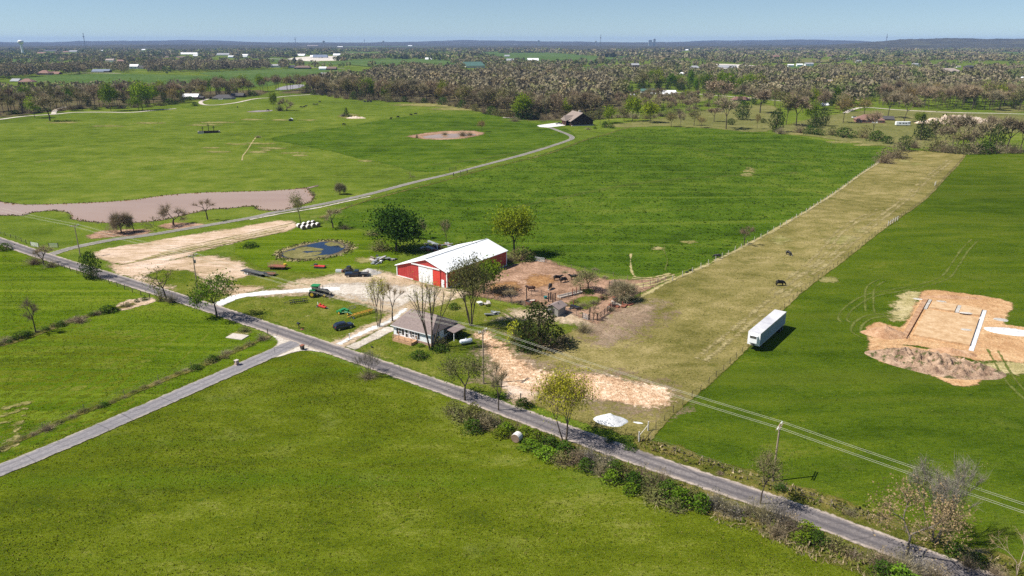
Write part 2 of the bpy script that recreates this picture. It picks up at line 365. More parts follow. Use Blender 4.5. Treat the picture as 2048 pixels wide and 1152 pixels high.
# ------------------------------------------------------------------ one ground sheet out to the horizon
def build_ground():
    xs = np.r_[[-15000, -6000, -2500, -1200, -700], np.arange(-420, 421, 6.0), [700, 1200, 2500, 6000, 15000]]
    ys = np.r_[[-1200, -300], np.arange(0, 721, 6.0), [900, 1300, 2000, 3500, 6500, 16500]]
    X, Y = np.meshgrid(xs, ys, indexing='ij'); Z = hgt(X, Y); n, m = X.shape
    idx = np.arange(n * m).reshape(n, m); q = np.stack([idx[:-1, :-1], idx[1:, :-1], idx[1:, 1:], idx[:-1, 1:]], -1).reshape(-1, 4)
    tag(link('ground', np_mesh('ground', np.stack([X, Y, Z], -1).reshape(-1, 3), q, [m_ground], smooth=True)), kind='structure')
build_ground()

def RU(u, v):                                   # along / across the county road
    a = -.6; return (u * math.cos(a) - v * math.sin(a), u * math.sin(a) + v * math.cos(a))
ROADC = [(-330, 96.2), (-270, 96.1), (-242, 95.6), (-213, 95.9), (-185, 96.3), (-157, 96.4), (-129, 96.1), (-101, 95.5), (-73, 94.7), (-44, 93.7), (-16, 92.4), (12, 91.2), (40, 90.2), (80, 89)]
def roadv(u): return float(np.interp(u, [a for a, _ in ROADC], [b for _, b in ROADC]))

# fields
sheet('field', [RU(*k) for k in ((-118, 92.2), (-73, 92.2), (-44, 91), (-16, 89.8), (12, 88.4), (45, 86), (60, 40), (-60, -20), (-190, 0), (-230, 30), (-195, 60), (-160, 80), (-128, 91))], m_fore, .03, 2.0, 1.2, 0)
sheet('field', [RU(*k) for k in ((-300, 92.5), (-242, 93.2), (-213, 93.4), (-185, 93.8), (-157, 93.8), (-136, 93))] + GP([(556, 688), (500, 712), (380, 765), (250, 822), (0, 922)]) + [(-260, 60), (-330, 150)], m_left, .03, 3.0, 1.2, 0)
sheet('field', GP([(640, 436), (690, 418), (740, 398), (800, 380), (930, 348), (1050, 318), (1150, 286), (1210, 268), (1260, 253), (1310, 251), (1400, 257), (1540, 266), (1640, 280), (1768, 296),
                   (1757, 325), (1700, 362), (1610, 423), (1490, 490), (1400, 530), (1345, 548), (1280, 556), (1200, 545), (1100, 520), (1060, 512), (960, 492), (860, 480), (740, 462), (660, 447)]), m_bright, .05, 4.0, 1.6, 0)
sheet('field', GP([(1762, 312), (1800, 300), (1840, 301), (1930, 309), (1868, 380), (1790, 440), (1692, 515), (1590, 592), (1500, 686), (1420, 762), (1335, 832), (1296, 880),
                   (1180, 852), (1070, 812), (1000, 785), (985, 720), (1060, 700), (1150, 660), (1240, 610), (1330, 566), (1410, 533), (1492, 491), (1612, 424), (1702, 363), (1745, 332)]), m_strip, .06, 3.0, 1.0, 0)
sheet('field', GP([(1930, 310), (2060, 306), (2300, 320), (2600, 420), (2600, 900)]) + [RU(60, 97), RU(12, 96), RU(-16, 97.2), RU(-35, 98.5)] + GP([(1296, 880), (1335, 834), (1420, 764), (1500, 688), (1590, 594), (1692, 517), (1790, 442), (1868, 382)]), m_right, .05, 3.0, 1.0, 0)
sheet('field', GP([(540, 276), (700, 252), (800, 235), (900, 222), (985, 228), (1060, 245), (1110, 250), (1140, 262), (1150, 275), (1120, 288), (1040, 308), (930, 333), (860, 345), (800, 335), (700, 312), (600, 290)]), m_bright, .05, 5.0, 2.5, 2)
# verges of the county road, lawn round the house, rough grass of the farmstead
sheet('verge', [RU(u, roadv(u) + 6.5 + .8 * math.sin(u)) for u in range(-44, 64, 4)] + [RU(u, roadv(u) + 1.8) for u in range(60, -48, -6)], m_verge, .075, 1.2, 1.0, 0)
sheet('verge', [RU(u, roadv(u) - 2) for u in range(-72, 66, 4)] + [RU(u, roadv(u) - 7.2 + math.sin(u * .7)) for u in range(62, -72, -6)], m_verge, .075, 1.2, 1.2, 0)
sheet('lawn', GP([(450, 608), (640, 580), (700, 575), (735, 600), (770, 625), (800, 600), (905, 590), (960, 600), (1010, 612), (1100, 650), (1190, 650), (1150, 690), (1060, 720), (1000, 790), (900, 765), (800, 730), (700, 690), (560, 648), (470, 622)]), m_lawn, .06, 2.0, 1.5, 2)
sheet('lawn', GP([(250, 535), (320, 520), (420, 512), (520, 520), (600, 540), (700, 565), (560, 600), (440, 608), (360, 588), (260, 558)]), m_lawn, .05, 2.0, 2.5, 2)
sheet('lawn', GP([(470, 490), (560, 458), (660, 455), (760, 470), (800, 490), (790, 525), (740, 535), (640, 545), (540, 540), (490, 520)]), m_left, .055, 2.0, 2.5, 2)

# yard, corral and tracks
sheet('dirt_patch', GP([(190, 505), (260, 490), (370, 472), (480, 455), (560, 441), (592, 448), (578, 462), (500, 478), (400, 503), (330, 525), (260, 530), (205, 520)]), m_straw, .09, 1.5, 1.8, 2)
sheet('dirt_patch', GP([(215, 530), (270, 528), (340, 520), (430, 512), (490, 530), (500, 552), (440, 565), (520, 575), (470, 592), (420, 578), (390, 545), (330, 540), (290, 552), (350, 580), (300, 570), (240, 548)]), m_straw, .085, 1.5, 2.2, 2)
sheet('yard', GP([(560, 582), (600, 560), (680, 548), (760, 540), (800, 553), (850, 566), (895, 580), (950, 585), (900, 600), (855, 618), (800, 630), (770, 625), (740, 612), (690, 600), (640, 590)]), m_dirt, .09, 1.5, 2.5, 2)
sheet('yard', GP([(500, 590), (600, 572), (700, 566), (800, 560), (780, 575), (690, 584), (560, 592)]), m_dirt, .085, 1.5, 3.0, 2)
sheet('gravel_patch', GP([(640, 572), (740, 568), (830, 572), (875, 580), (860, 600), (800, 612), (740, 598), (660, 588)]), m_pale, .10, 1.2, 4.0, 2)
sheet('corral_ground', GP([(985, 556), (1010, 535), (1060, 522), (1100, 522), (1160, 545), (1215, 560), (1300, 556), (1345, 550), (1320, 566), (1270, 588), (1230, 606), (1246, 612), (1215, 628), (1196, 645), (1165, 640), (1120, 622), (1050, 612), (1000, 600), (940, 590), (960, 572)]), m_mud, .09, 1.2, 2.2, 2)
sheet('corral_ground', GP([(1200, 640), (1240, 616), (1295, 608), (1318, 622), (1275, 655), (1215, 684), (1185, 668)]), m_mudthin, .085, 1.2, 5.0, 2)
sheet('dirt_patch', GP([(1050, 560), (1080, 548), (1110, 556), (1100, 572), (1060, 575)]), m_manure, .105, .8, 2.0, 2)
sheet('dirt_patch', GP([(985, 572), (1030, 562), (1040, 580), (1000, 592)]), m_manure, .105, .8, 2.0, 2)
sheet('lawn', GP([(1140, 605), (1165, 593), (1200, 596), (1190, 612), (1165, 620), (1145, 614)]), m_lawn, .11, .7, 1.5, 2)
sheet('clay_path', GP([(975, 664), (1008, 688), (1030, 714), (1056, 734), (1110, 746), (1190, 752), (1270, 764), (1344, 783), (1342, 810), (1292, 818), (1200, 797), (1120, 786), (1050, 780), (1004, 758), (992, 724), (976, 692), (952, 672)]), m_chips, .10, .9, 2.0, 2)
sheet('dirt_patch', GP([(975, 668), (1020, 690), (1060, 730), (1130, 742), (1200, 748), (1290, 766), (1350, 790), (1300, 822), (1180, 800), (1060, 790), (990, 770), (975, 720)]), m_mudthin, .08, 1.2, 4.0, 2)
sheet('dirt_patch', GP([(1000, 745), (1040, 770), (1080, 785), (1060, 808), (1010, 795)]), m_straw, .09, 1.0, 2.0, 2)
sheet('dirt_patch', GP([(985, 640), (1130, 600), (1240, 620), (1320, 625), (1250, 670), (1210, 690), (1180, 660), (1100, 640)]), m_dirt, .07, 1.5, 4.0, 2)
for k in ([(640, 300), (700, 298), (690, 303)],): pass
PATCH = [(515, 304, 20, 2), (530, 301, 12, 1.4), (430, 245, 40, 1.6), (405, 250, 30, 1.2), (300, 246, 40, 1.5), (215, 252, 34, 1.4), (130, 245, 36, 1.6), (500, 239, 26, 1.2), (620, 240, 20, 1.2), (560, 240, 22, 1.2), (420, 296, 18, 1.3), (440, 304, 26, 1.3), (475, 288, 24, 1.2), (520, 287, 30, 1.4), (545, 296, 30, 1.6), (580, 306, 30, 1.6),
         (600, 311, 18, 1.4), (730, 322, 12, 2), (860, 210, 70, 3), (920, 218, 60, 3), (240, 620, 1, 1),
         (1690, 480, 36, 9), (1720, 462, 14, 5), (1835, 328, 17, 2), (1810, 322, 12, 3), (1375, 484, 22, 3), (1315, 498, 10, 3), (1500, 342, 8, 6), (1490, 350, 14, 4), (1730, 290, 22, 2), (1600, 268, 20, 2), (1690, 284, 40, 2),
         (700, 232, 18, 4), (1140, 575, 20, 4), (730, 520, 26, 7), (860, 498, 36, 5), (480, 668, 14, 6), (90, 590, 1, 1), (1255, 760, 20, 5), (1560, 480, 20, 8), (1660, 560, 20, 6)]
for i, (px, py, rx, ry) in enumerate(PATCH):
    if rx < 2: continue
    q = [(px + rx * math.cos(a) * rnd.uniform(.6, 1.2), py + ry * math.sin(a) * rnd.uniform(.6, 1.2)) for a in np.linspace(0, 2 * math.pi, 9)[:-1]]
    w = GP(q); sz = max(np.ptp(np.array(w), 0)); sheet('bare_patch', w, m_worn, .085, max(.6, sz / 30), max(.8, sz / 10), 2)
sheet('dirt_patch', GP([(232, 612), (262, 600), (300, 596), (310, 602), (280, 612), (245, 622)]), m_straw, .085, .7, .9, 2)
sheet('dirt_patch', GP([(176, 470), (225, 460), (300, 460), (290, 470), (230, 474), (185, 478)]), m_mud, .085, 1, 2, 2)
sheet('dirt_patch', GP([(315, 452), (350, 446), (405, 448), (400, 456), (340, 459)]), m_mud, .085, 1, 1.5, 2)
# rutted lines in the straw strip
for i in range(7):
    a, b = (238 + i * 16, 531 - i * 3.6 - i * i * .25), (560 + i * 4, 466 - i * 3.2)
    ribbon('furrow', GP([a, ((a[0] + b[0]) / 2, (a[1] + b[1]) / 2 + 1), b]), .5, m_bare if i % 2 else m_verge, .12, .35, 2.0, smooth=4)

# foot and wheel tracks worn into the grass
def track(pts, w=.35, gap=None, mat=None, z=.1, f=.3):
    c = smooth_poly(GP(pts), 6, False)
    offs = [0] if gap is None else [-gap / 2, gap / 2]
    d = np.gradient(c, axis=0); nn = np.stack([-d[:, 1], d[:, 0]], 1); nn /= np.linalg.norm(nn, axis=1)[:, None] + 1e-9
    for o in offs: ribbon('wheel_track', c + nn * o, w, mat or m_bare, z, f, 1.5, smooth=1)
m_ruts = ground_mat('worn stubble ruts', [(0, (.22, .185, .075)), (.5, (.29, .24, .11)), (1, (.36, .30, .15))], big=.1, mid=.4, fine=2, esharp=.8, enoise=1.6)
m_track = ground_mat('flattened grass', [(0, (.075, .10, .016)), (.5, (.115, .135, .03)), (1, (.17, .17, .055))], big=.1, mid=.4, fine=2, esharp=1.2, enoise=.9)
track([(1262, 508), (1261, 525), (1264, 545), (1272, 556)], .5)
track([(1330, 490), (1328, 502), (1335, 520), (1330, 540)], .3, None, m_track)
track([(1345, 552), (1310, 566), (1275, 572)], .9, 1.8); track([(1345, 549), (1300, 558), (1265, 556)], .8, 1.6)
track([(1950, 480), (1930, 500), (1910, 530), (1890, 555), (1850, 570), (1800, 580), (1740, 592), (1700, 615), (1685, 635), (1690, 645)], .4, 1.9, m_track)
track([(1765, 560), (1742, 575), (1738, 600), (1740, 625)], .4, 1.9, m_track)
track([(1800, 635), (1750, 632), (1720, 645), (1712, 665), (1740, 678)], .4, 1.9, m_track)
track([(1900, 320), (1840, 370), (1770, 430), (1690, 495), (1600, 560), (1500, 640), (1400, 720)], .45, 2.0, m_ruts, .1, .7)
track([(1760, 420), (1690, 455), (1650, 500), (1600, 545), (1540, 590)], .35, 1.9, m_ruts, .1, .6)
track([(1985, 700), (2020, 760), (2060, 800)], .3, 1.9, m_track); track([(1640, 470), (1640, 470.5)], .1) if False else None
track([(484, 322), (487, 310), (500, 292), (512, 274)], .6, None, m_bare)
track([(975, 612), (1010, 630), (1035, 648)], .5, 1.7, m_track); track([(700, 690), (760, 665), (790, 648)], .01) if False else None
track([(300, 640), (420, 590)], .01) if False else None
for i in range(7): track([(0, 820 + i * 14), (30, 812 + i * 13), (62 - i * 5, 806 + i * 12)], .5, None, m_worn, .1, .6)
track([(1180, 262), (1400, 300), (1600, 330)], .4, 1.8, m_track); track([(1000, 420), (1200, 380), (1400, 355), (1600, 345)], .4, 1.8, m_track)
track([(860, 330), (960, 318), (1100, 292)], .5, 1.8, m_track)

# field edges: pale grass left standing under the fences
ribbon('field_edge', GP([(1757, 326), (1702, 363), (1612, 424), (1492, 491), (1410, 533), (1345, 560), (1290, 590), (1250, 615)]), 1.0, m_bare, .11, .6, 3, smooth=2)
ribbon('field_edge', GP([(1930, 310), (1868, 380), (1790, 440), (1692, 515), (1590, 592), (1500, 686), (1420, 762), (1335, 832), (1296, 880)]), 1.3, m_strip, .11, .5, 3, smooth=2)
ribbon('field_edge', GP([(0, 900), (60, 872), (160, 828), (260, 790), (340, 755), (400, 735), (450, 712), (500, 690), (540, 672)]), 1.2, m_verge, .11, .7, 2, smooth=4)
ribbon('field_edge', GP([(0, 692), (40, 680), (90, 662), (150, 640), (215, 622), (270, 608)]), 2.0, m_verge, .11, 1.0, 2, smooth=4)
ribbon('field_edge', GP([(640, 436), (740, 400), (930, 350), (1050, 320), (1150, 288), (1215, 268), (1262, 254)]), 1.2, m_verge, .11, .6, 3, smooth=3)

# roads
ribbon('road', [RU(*k) for k in ROADC], 4.3, m_road, .14, .45, 2.0)
ribbon('road', GP([(607, 681), (590, 687), (559, 701), (514, 721), (469, 741), (375, 782), (314, 809), (203, 857.5), (117, 894), (60, 918), (0, 942), (-60, 968)]), 4.0, m_lane, .125, .35, 2.0)
sheet('road', GP([(532, 664), (548, 673), (557, 683), (553, 692), (542, 700), (552, 715), (575, 709), (598, 702.5), (622, 702), (652, 706), (640, 690), (590, 676)]), m_pale, .115, .5, .5, 2)
ribbon('driveway', GP([(92, 513), (112, 506), (150, 495), (225, 480), (300, 470), (375, 457.5), (450, 445), (512, 434), (550, 425), (623, 413), (696, 398), (760, 383), (842, 361.5), (924, 342), (1006, 320.5), (1088, 297), (1129, 283.6), (1144, 277), (1139, 270.5), (1119, 262.5), (1096, 254)]), 3.3, m_drive, .12, .5, 2.5)
ribbon('gravel_strip', GP([(500, 440), (560, 428), (630, 417), (690, 404), (740, 393)]), 1.1, m_pale, .13, .7, 2, smooth=3)
ribbon('farm_lane', GP([(432, 612), (450, 604), (475, 594), (520, 588), (570, 584), (620, 581), (680, 578)]), 3.2, m_gravel, .125, .6, 1.5)
ribbon('driveway', GP([(672, 692), (690, 684), (720, 668), (750, 654), (780, 640), (810, 622), (835, 605)]), 4.0, m_dirt, .125, 1.2, 1.5)
ribbon('driveway', GP([(676, 690), (700, 678), (735, 662), (765, 650), (790, 636), (812, 618)]), 1.4, m_gravel, .14, .8, 1.5)
ribbon('driveway', GP([(700, 697), (730, 684), (760, 668), (784, 656)]), 2.6, m_pale, .125, .6, 1.5)
ribbon('far_road', GP([(-20, 241), (0, 239), (50, 232.5), (105, 229), (150, 225), (212, 224.5), (262, 225), (312, 220.5), (352, 217.5)]), 4.5, m_pale, .12, .6, 6)
ribbon('far_road', GP([(107, 228), (112, 220), (130, 214)]), 4, m_pale, .12, .6, 6)
ribbon('far_road', GP([(420, 197), (402, 203), (406, 209), (425, 210.5), (450, 208.5), (475, 205), (512, 197.5), (545, 195.5), (580, 192), (640, 188)]), 4, m_pale, .12, .6, 6)
ribbon('far_road', GP([(1690, 226), (1705, 219), (1725, 215), (1750, 216), (1800, 220), (1900, 225), (2000, 227), (2100, 230)]), 4.5, m_pale, .12, .5, 6)
ribbon('far_road', GP([(1340, 184), (1420, 190), (1500, 196), (1540, 200), (1600, 205)]), 4.5, m_pale, .12, .5, 8)
sheet('parking_pad', GP([(1074, 251), (1112, 246), (1130, 247), (1132, 251), (1095, 255.5), (1078, 254)]), m_gravel, .12, 1.5, .6, 0)
for w in ([(1718, 152), (1732, 160), (1740, 172)], [(1320, 140), (1380, 135), (1440, 137)], [(1000, 125), (1080, 124), (1160, 127)], [(520, 116), (570, 119), (640, 124)], [(570, 132), (640, 136), (690, 137)], [(620, 150), (660, 152), (690, 155)], [(110, 147), (190, 146), (240, 147)],
          [(1660, 116), (1690, 112), (1710, 110)], [(1680, 119), (1720, 120), (1745, 121)]):
    ribbon('far_road', GP(w), 8, m_pale, .3, 3, 30, smooth=3)
# ------------------------------------------------------------------ ponds
def water_mat(name, col, rough, bump, spec=.5, var=None):
    t = NT(name); p = t.pos()
    c = col
    if var: c = t.mix(t.rng(t.noise(t.mapping(p, .3, (.3, 1, 1)), .05, 5, .6), .4, .62), col, var)
    nm = t.bump(t.noise(t.mapping(p, .4, (.5, 1, 1)), .9, 3, .6), bump, .05)
    e = t.math('ADD', t.attr('edge'), t.math('MULTIPLY', t.math('SUBTRACT', t.noise(p, .5, 4, .7), .5), 1.6))
    return t.done(t.principled(c, rough, 0, nm, spec, t.math('MULTIPLY_ADD', e, 3.0, .5, clamp=True)))
m_muddy = water_mat('muddy water', (.335, .200, .110), .16, .20, .32, (.37, .235, .14))
m_blue = water_mat('still dark water', (.004, .010, .028), .04, .02, .55)
m_algae = ground_mat('pond algae', [(0, (.10, .095, .03)), (.5, (.17, .155, .06)), (1, (.26, .22, .10))], big=.2, mid=.8, fine=3, esharp=2.5, enoise=.8)
POND = [(-120, 405), (-40, 403), (0, 404), (50, 410), (130, 408), (200, 405), (270, 400), (330, 391), (400, 386), (470, 384), (540, 382), (595, 378), (610, 376), (622, 386), (628, 396), (620, 404), (596, 412), (572, 420),
        (548, 422), (516, 418), (511, 413), (492, 413), (453, 417.6), (428, 418), (380, 427), (345, 436), (312, 442), (260, 446), (212, 446), (175, 443), (145, 438), (140, 426), (110, 421), (65, 425), (45, 431), (0, 431), (-60, 434), (-120, 436)]
sheet('shore', GP(POND), m_shore, .06, 2.0, 2.2, 2, edgecut=1.0)
sheet('pond', GP(POND), m_muddy, .10, 1.5, .8, 2)
sheet('shore', GP([(600, 378), (616, 374), (640, 369), (636, 373), (612, 379)]), m_shore, .075, 1.0, .8, 1)
sheet('pond', GP([(603, 378), (618, 375), (634, 371), (628, 374), (610, 379)]), m_muddy, .11, .7, .4, 1)
RP = [(552, 509), (575, 496), (610, 487), (645, 481), (675, 481.5), (698, 487), (705, 495), (694, 506), (668, 514), (635, 520), (595, 522), (565, 519)]
sheet('shore', GP(RP), m_bare, .08, .8, 2.0, 2)
sheet('shore', GP([(558, 509), (580, 498), (612, 489), (645, 483), (673, 483), (694, 488.5), (700, 495), (690, 504), (665, 512), (633, 518), (597, 519.5), (570, 517)]), m_shore, .10, .8, .9, 2)
sheet('pond', GP([(561, 510), (582, 500), (610, 492), (640, 485), (662, 485), (682, 489), (690, 494), (684, 501), (664, 509), (635, 513), (600, 517), (574, 516)]), m_blue, .125, .6, .5, 2)
for q in ([(590, 499), (606, 494), (625, 495), (642, 498), (646, 501), (632, 503), (612, 503), (596, 505)], [(566, 511), (576, 503), (590, 501), (600, 505), (614, 507), (628, 505), (642, 504), (640, 509), (622, 513), (600, 517), (580, 517)],
          [(650, 487.5), (664, 485), (680, 489), (690, 493), (684, 496), (676, 491.5), (662, 493), (653, 491)], [(598, 517), (625, 513), (655, 510), (645, 515), (615, 519)]):
    tag(sheet('algae', GP(q), m_algae, .14, .3, .7, 2), None, None, None, 'stuff')
sheet('shore', GP([(815, 273), (840, 268), (870, 264), (905, 262), (945, 262), (968, 267), (945, 274), (900, 279), (860, 279), (835, 276)]), m_mud, .10, 2.5, 3.0, 2)
sheet('pond', GP([(845, 274), (870, 269.5), (905, 267.5), (940, 268), (952, 270), (925, 275), (885, 277), (858, 277)]), m_muddy, .13, 1.5, 1.2, 2)
sheet('pond', GP([(492, 224), (510, 221.5), (530, 220.5), (546, 220.5), (538, 223), (510, 224.5)]), m_muddy, .12, 2.5, 1.2, 2)
sheet('pond', GP([(550, 180), (570, 172), (605, 169), (606, 174), (580, 179)]), m_muddy, .2, 5, 3, 2)
# ------------------------------------------------------------------ far country: fields, hills, distant woods
def tuft_palette():
    return {'bare': [(0.160, 0.127, 0.083), (0.198, 0.153, 0.092), (0.142, 0.115, 0.079), (0.226, 0.169, 0.096)], 'bud': [(0.246, 0.201, 0.072), (0.302, 0.220, 0.072), (0.226, 0.220, 0.056), (0.358, 0.239, 0.064)],
            'green': [(0.104, 0.162, 0.029), (0.151, 0.220, 0.035), (0.085, 0.135, 0.029)], 'cedar': [(0.042, 0.069, 0.022), (0.053, 0.081, 0.029)]}
FARF = {'far green': m_ground}
m_farfield = ground_mat('far fields', [(0, (.040, .075, .018)), (.5, (.070, .115, .026)), (1, (.115, .15, .05))], big=.004, mid=.02, fine=.1, bump=.1, esharp=2, enoise=.4)
m_faryard = ground_mat('far gravel yards', [(0, (.36, .31, .25)), (.5, (.52, .47, .40)), (1, (.70, .66, .60))], big=.01, mid=.05, fine=.2, bump=.1, esharp=2, enoise=.4)
m_fartan = ground_mat('far lawns', [(0, (.09, .095, .028)), (.5, (.14, .14, .045)), (1, (.22, .19, .08))], big=.01, mid=.06, fine=.4, bump=.1, esharp=2, enoise=.5)
FIELDS = [  # photo outlines of open ground beyond the pasture
    (m_farfield, [(40, 155), (120, 150), (240, 148), (360, 150), (440, 152), (520, 152), (560, 160), (540, 172), (440, 175), (330, 172), (200, 172), (90, 168)]),
    (m_farfield, [(440, 143), (560, 138), (660, 139), (745, 145), (752, 155), (690, 155), (600, 158), (520, 160), (400, 148)]),
    (m_faryard, [(575, 118), (600, 114), (650, 112), (690, 113), (700, 117), (680, 121), (630, 122), (590, 121)]),
    (m_farfield, [(512, 118), (560, 116), (600, 122), (680, 123), (720, 119), (850, 118), (920, 124), (870, 130), (720, 130), (600, 128), (530, 124)]),
    (m_farfield, [(1024, 106), (1110, 106), (1190, 113), (1280, 119), (1200, 124), (1110, 126), (1060, 122), (1000, 120), (960, 112)]),
    (m_farfield, [(1130, 136), (1200, 131), (1300, 130), (1360, 134), (1300, 140), (1180, 146), (1130, 144)]),
    (m_farfield, [(930, 105), (1000, 104), (1010, 108), (950, 110)]), (m_farfield, [(680, 104), (760, 106), (800, 112), (720, 113), (690, 109)]),
    (m_faryard, [(1400, 132), (1440, 128), (1520, 132), (1500, 140), (1420, 138)]), (m_farfield, [(1450, 138), (1560, 132), (1660, 133), (1640, 144), (1540, 146), (1480, 144)]),
    (m_farfield, [(1690, 114), (1740, 114), (1790, 115), (1750, 120), (1680, 118)]), (m_farfield, [(1570, 132), (1660, 133), (1680, 139), (1600, 140)]),
    (m_fartan, [(1210, 250), (1300, 240), (1420, 218), (1530, 208), (1560, 225), (1540, 262), (1440, 258), (1330, 252), (1250, 255)]),
    (m_fartan, [(1540, 262), (1620, 238), (1720, 222), (1850, 220), (1960, 228), (2060, 232), (2060, 262), (1960, 270), (1880, 290), (1800, 296), (1700, 284), (1620, 272)]),
    (m_fartan, [(1250, 195), (1290, 186), (1340, 186), (1420, 196), (1380, 206), (1300, 206)]), (m_fartan, [(1990, 215), (2060, 208), (2060, 222), (2000, 226)]),
    (m_farfield, [(150, 128), (260, 126), (330, 130), (250, 134), (160, 133)]), (m_farfield, [(700, 127), (860, 126), (960, 131), (860, 136), (740, 134)]), (m_farfield, [(1090, 99.5), (1250, 98.5), (1300, 101), (1180, 103)]), (m_farfield, [(740, 98), (900, 96.5), (940, 99), (800, 101)]),
    (m_farfield, [(300, 99), (420, 98), (440, 101), (320, 102)]), (m_farfield, [(1480, 102), (1620, 100), (1650, 103), (1540, 106)]), (m_farfield, [(1900, 108), (2000, 104), (2060, 106), (2060, 112), (1960, 112)]), (m_farfield, [(-20, 121), (110, 118), (130, 122), (20, 126)]),
    (m_farfield, [(400, 123), (520, 119), (530, 126), (440, 128)]), (m_farfield, [(860, 140), (930, 139), (960, 143), (880, 147)]), (m_fartan, [(1560, 118), (1680, 121), (1640, 126), (1540, 125)]), (m_fartan, [(1780, 142), (1900, 146), (1880, 152), (1790, 150)]), (m_farfield, [(1330, 108), (1420, 107), (1440, 110), (1350, 112)]),
    (m_farfield, [(1700, 178), (1790, 172), (1850, 178), (1790, 186), (1720, 186)]), (m_fartan, [(1930, 172), (2060, 166), (2060, 180), (1960, 184)]), (m_farfield, [(1520, 152), (1620, 148), (1660, 154), (1560, 160)]), (m_farfield, [(1100, 150), (1180, 148), (1230, 153), (1150, 158)]), (m_farfield, [(1180, 92), (1400, 91), (1440, 93.5), (1240, 94.5)]), (m_farfield, [(200, 93), (460, 92), (500, 94.5), (260, 95.5)]), (m_farfield, [(1600, 93), (1800, 92), (1840, 95), (1660, 95.5)]), (m_farfield, [(760, 92), (1000, 91), (1020, 93.5), (800, 94)]), (m_farfield, [(1250, 112), (1330, 113), (1300, 117), (1230, 116)]),
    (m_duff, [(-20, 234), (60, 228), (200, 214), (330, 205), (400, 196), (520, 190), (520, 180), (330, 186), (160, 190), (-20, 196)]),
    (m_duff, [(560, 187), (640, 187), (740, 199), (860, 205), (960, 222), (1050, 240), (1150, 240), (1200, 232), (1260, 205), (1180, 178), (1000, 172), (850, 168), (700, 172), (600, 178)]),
    (m_fartan, [(820, 203), (880, 206), (960, 216), (1000, 224), (930, 220), (850, 210)]),
]
for fi, (m, q) in enumerate(FIELDS):
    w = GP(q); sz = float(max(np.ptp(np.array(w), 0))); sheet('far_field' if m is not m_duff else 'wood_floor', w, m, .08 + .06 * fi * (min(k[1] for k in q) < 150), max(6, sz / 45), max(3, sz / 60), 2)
HOUSEPX = [(1741, 246, 52), (1778, 241, 18), (1296, 186, 26), (1304, 189, 14), (1340, 191.5, 30), (1484, 202, 36), (380, 199, 30), (398, 199, 15), (444, 199, 40), (474, 195, 24), (650, 153, 21), (951, 136, 42), (645, 140, 14), (663, 140, 18), (604, 138, 32), (583, 136, 13), (550, 135, 20), (640, 116, 28), (624, 115, 8), (601, 112, 15), (673, 111.5, 14), (857, 119, 13), (773, 113, 7), (1066, 122, 22), (1020, 122, 14), (1014, 113.5, 10), (1270, 136, 17), (1456, 137, 36), (1390, 137, 22), (1365, 151, 12), (1296, 160, 17), (85, 150, 24), (108, 149, 18), (50, 165, 26), (28, 163, 16), (196, 145, 26), (213, 145, 11), (267, 138, 17), (281, 138, 13), (219, 124, 16), (240, 124, 14), (1741, 246, 52), (1778, 241, 18), (1296, 186, 26), (1304, 189, 14), (1340, 191.5, 30), (1484, 202, 36), (380, 199, 30), (398, 199, 15), (444, 199, 40), (474, 195, 24), (650, 153, 21), (951, 136, 42), (645, 140, 14), (663, 140, 18), (604, 138, 32), (583, 136, 13), (550, 135, 20), (640, 116, 28), (624, 115, 8), (601, 112, 15), (673, 111.5, 14), (857, 119, 13), (773, 113, 7), (1066, 122, 22), (1020, 122, 14), (1014, 113.5, 10), (1270, 136, 17), (1456, 137, 36), (1390, 137, 22), (1365, 151, 12), (1296, 160, 17), (85, 150, 24), (108, 149, 18), (50, 165, 26), (28, 163, 16), (196, 145, 26), (213, 145, 11), (267, 138, 17), (281, 138, 13), (219, 124, 16), (240, 124, 14), (380, 109, 40), (392, 114, 12), (330, 115.5, 14), (360, 115.5, 16), (448, 111, 30), (462, 116, 12), (492, 112, 16), (490, 115, 8), (145, 104.5, 16), (130, 105, 14), (82, 107, 18), (100, 103, 26), (205, 103, 8), (288, 101, 10), (322, 92, 10), (588, 91, 30), (592, 95, 36), (625, 92.5, 22), (680, 95, 10), (1032, 90.5, 8), (1372, 101.5, 12), (820, 93, 8), (1555, 115, 20), (1582, 134, 11), (1600, 133, 12), (1619, 132, 16), (1595, 110, 9), (1664, 113, 14), (1698, 119.5, 12), (1718, 125, 10), (1833, 134, 14), (1805, 135, 9), (1868, 132, 10), (1902, 145, 40), (1940, 139, 18), (1918, 135, 8), (1796, 164, 15), (1660, 168, 24), (2042, 163, 18), (1652, 212, 12)]
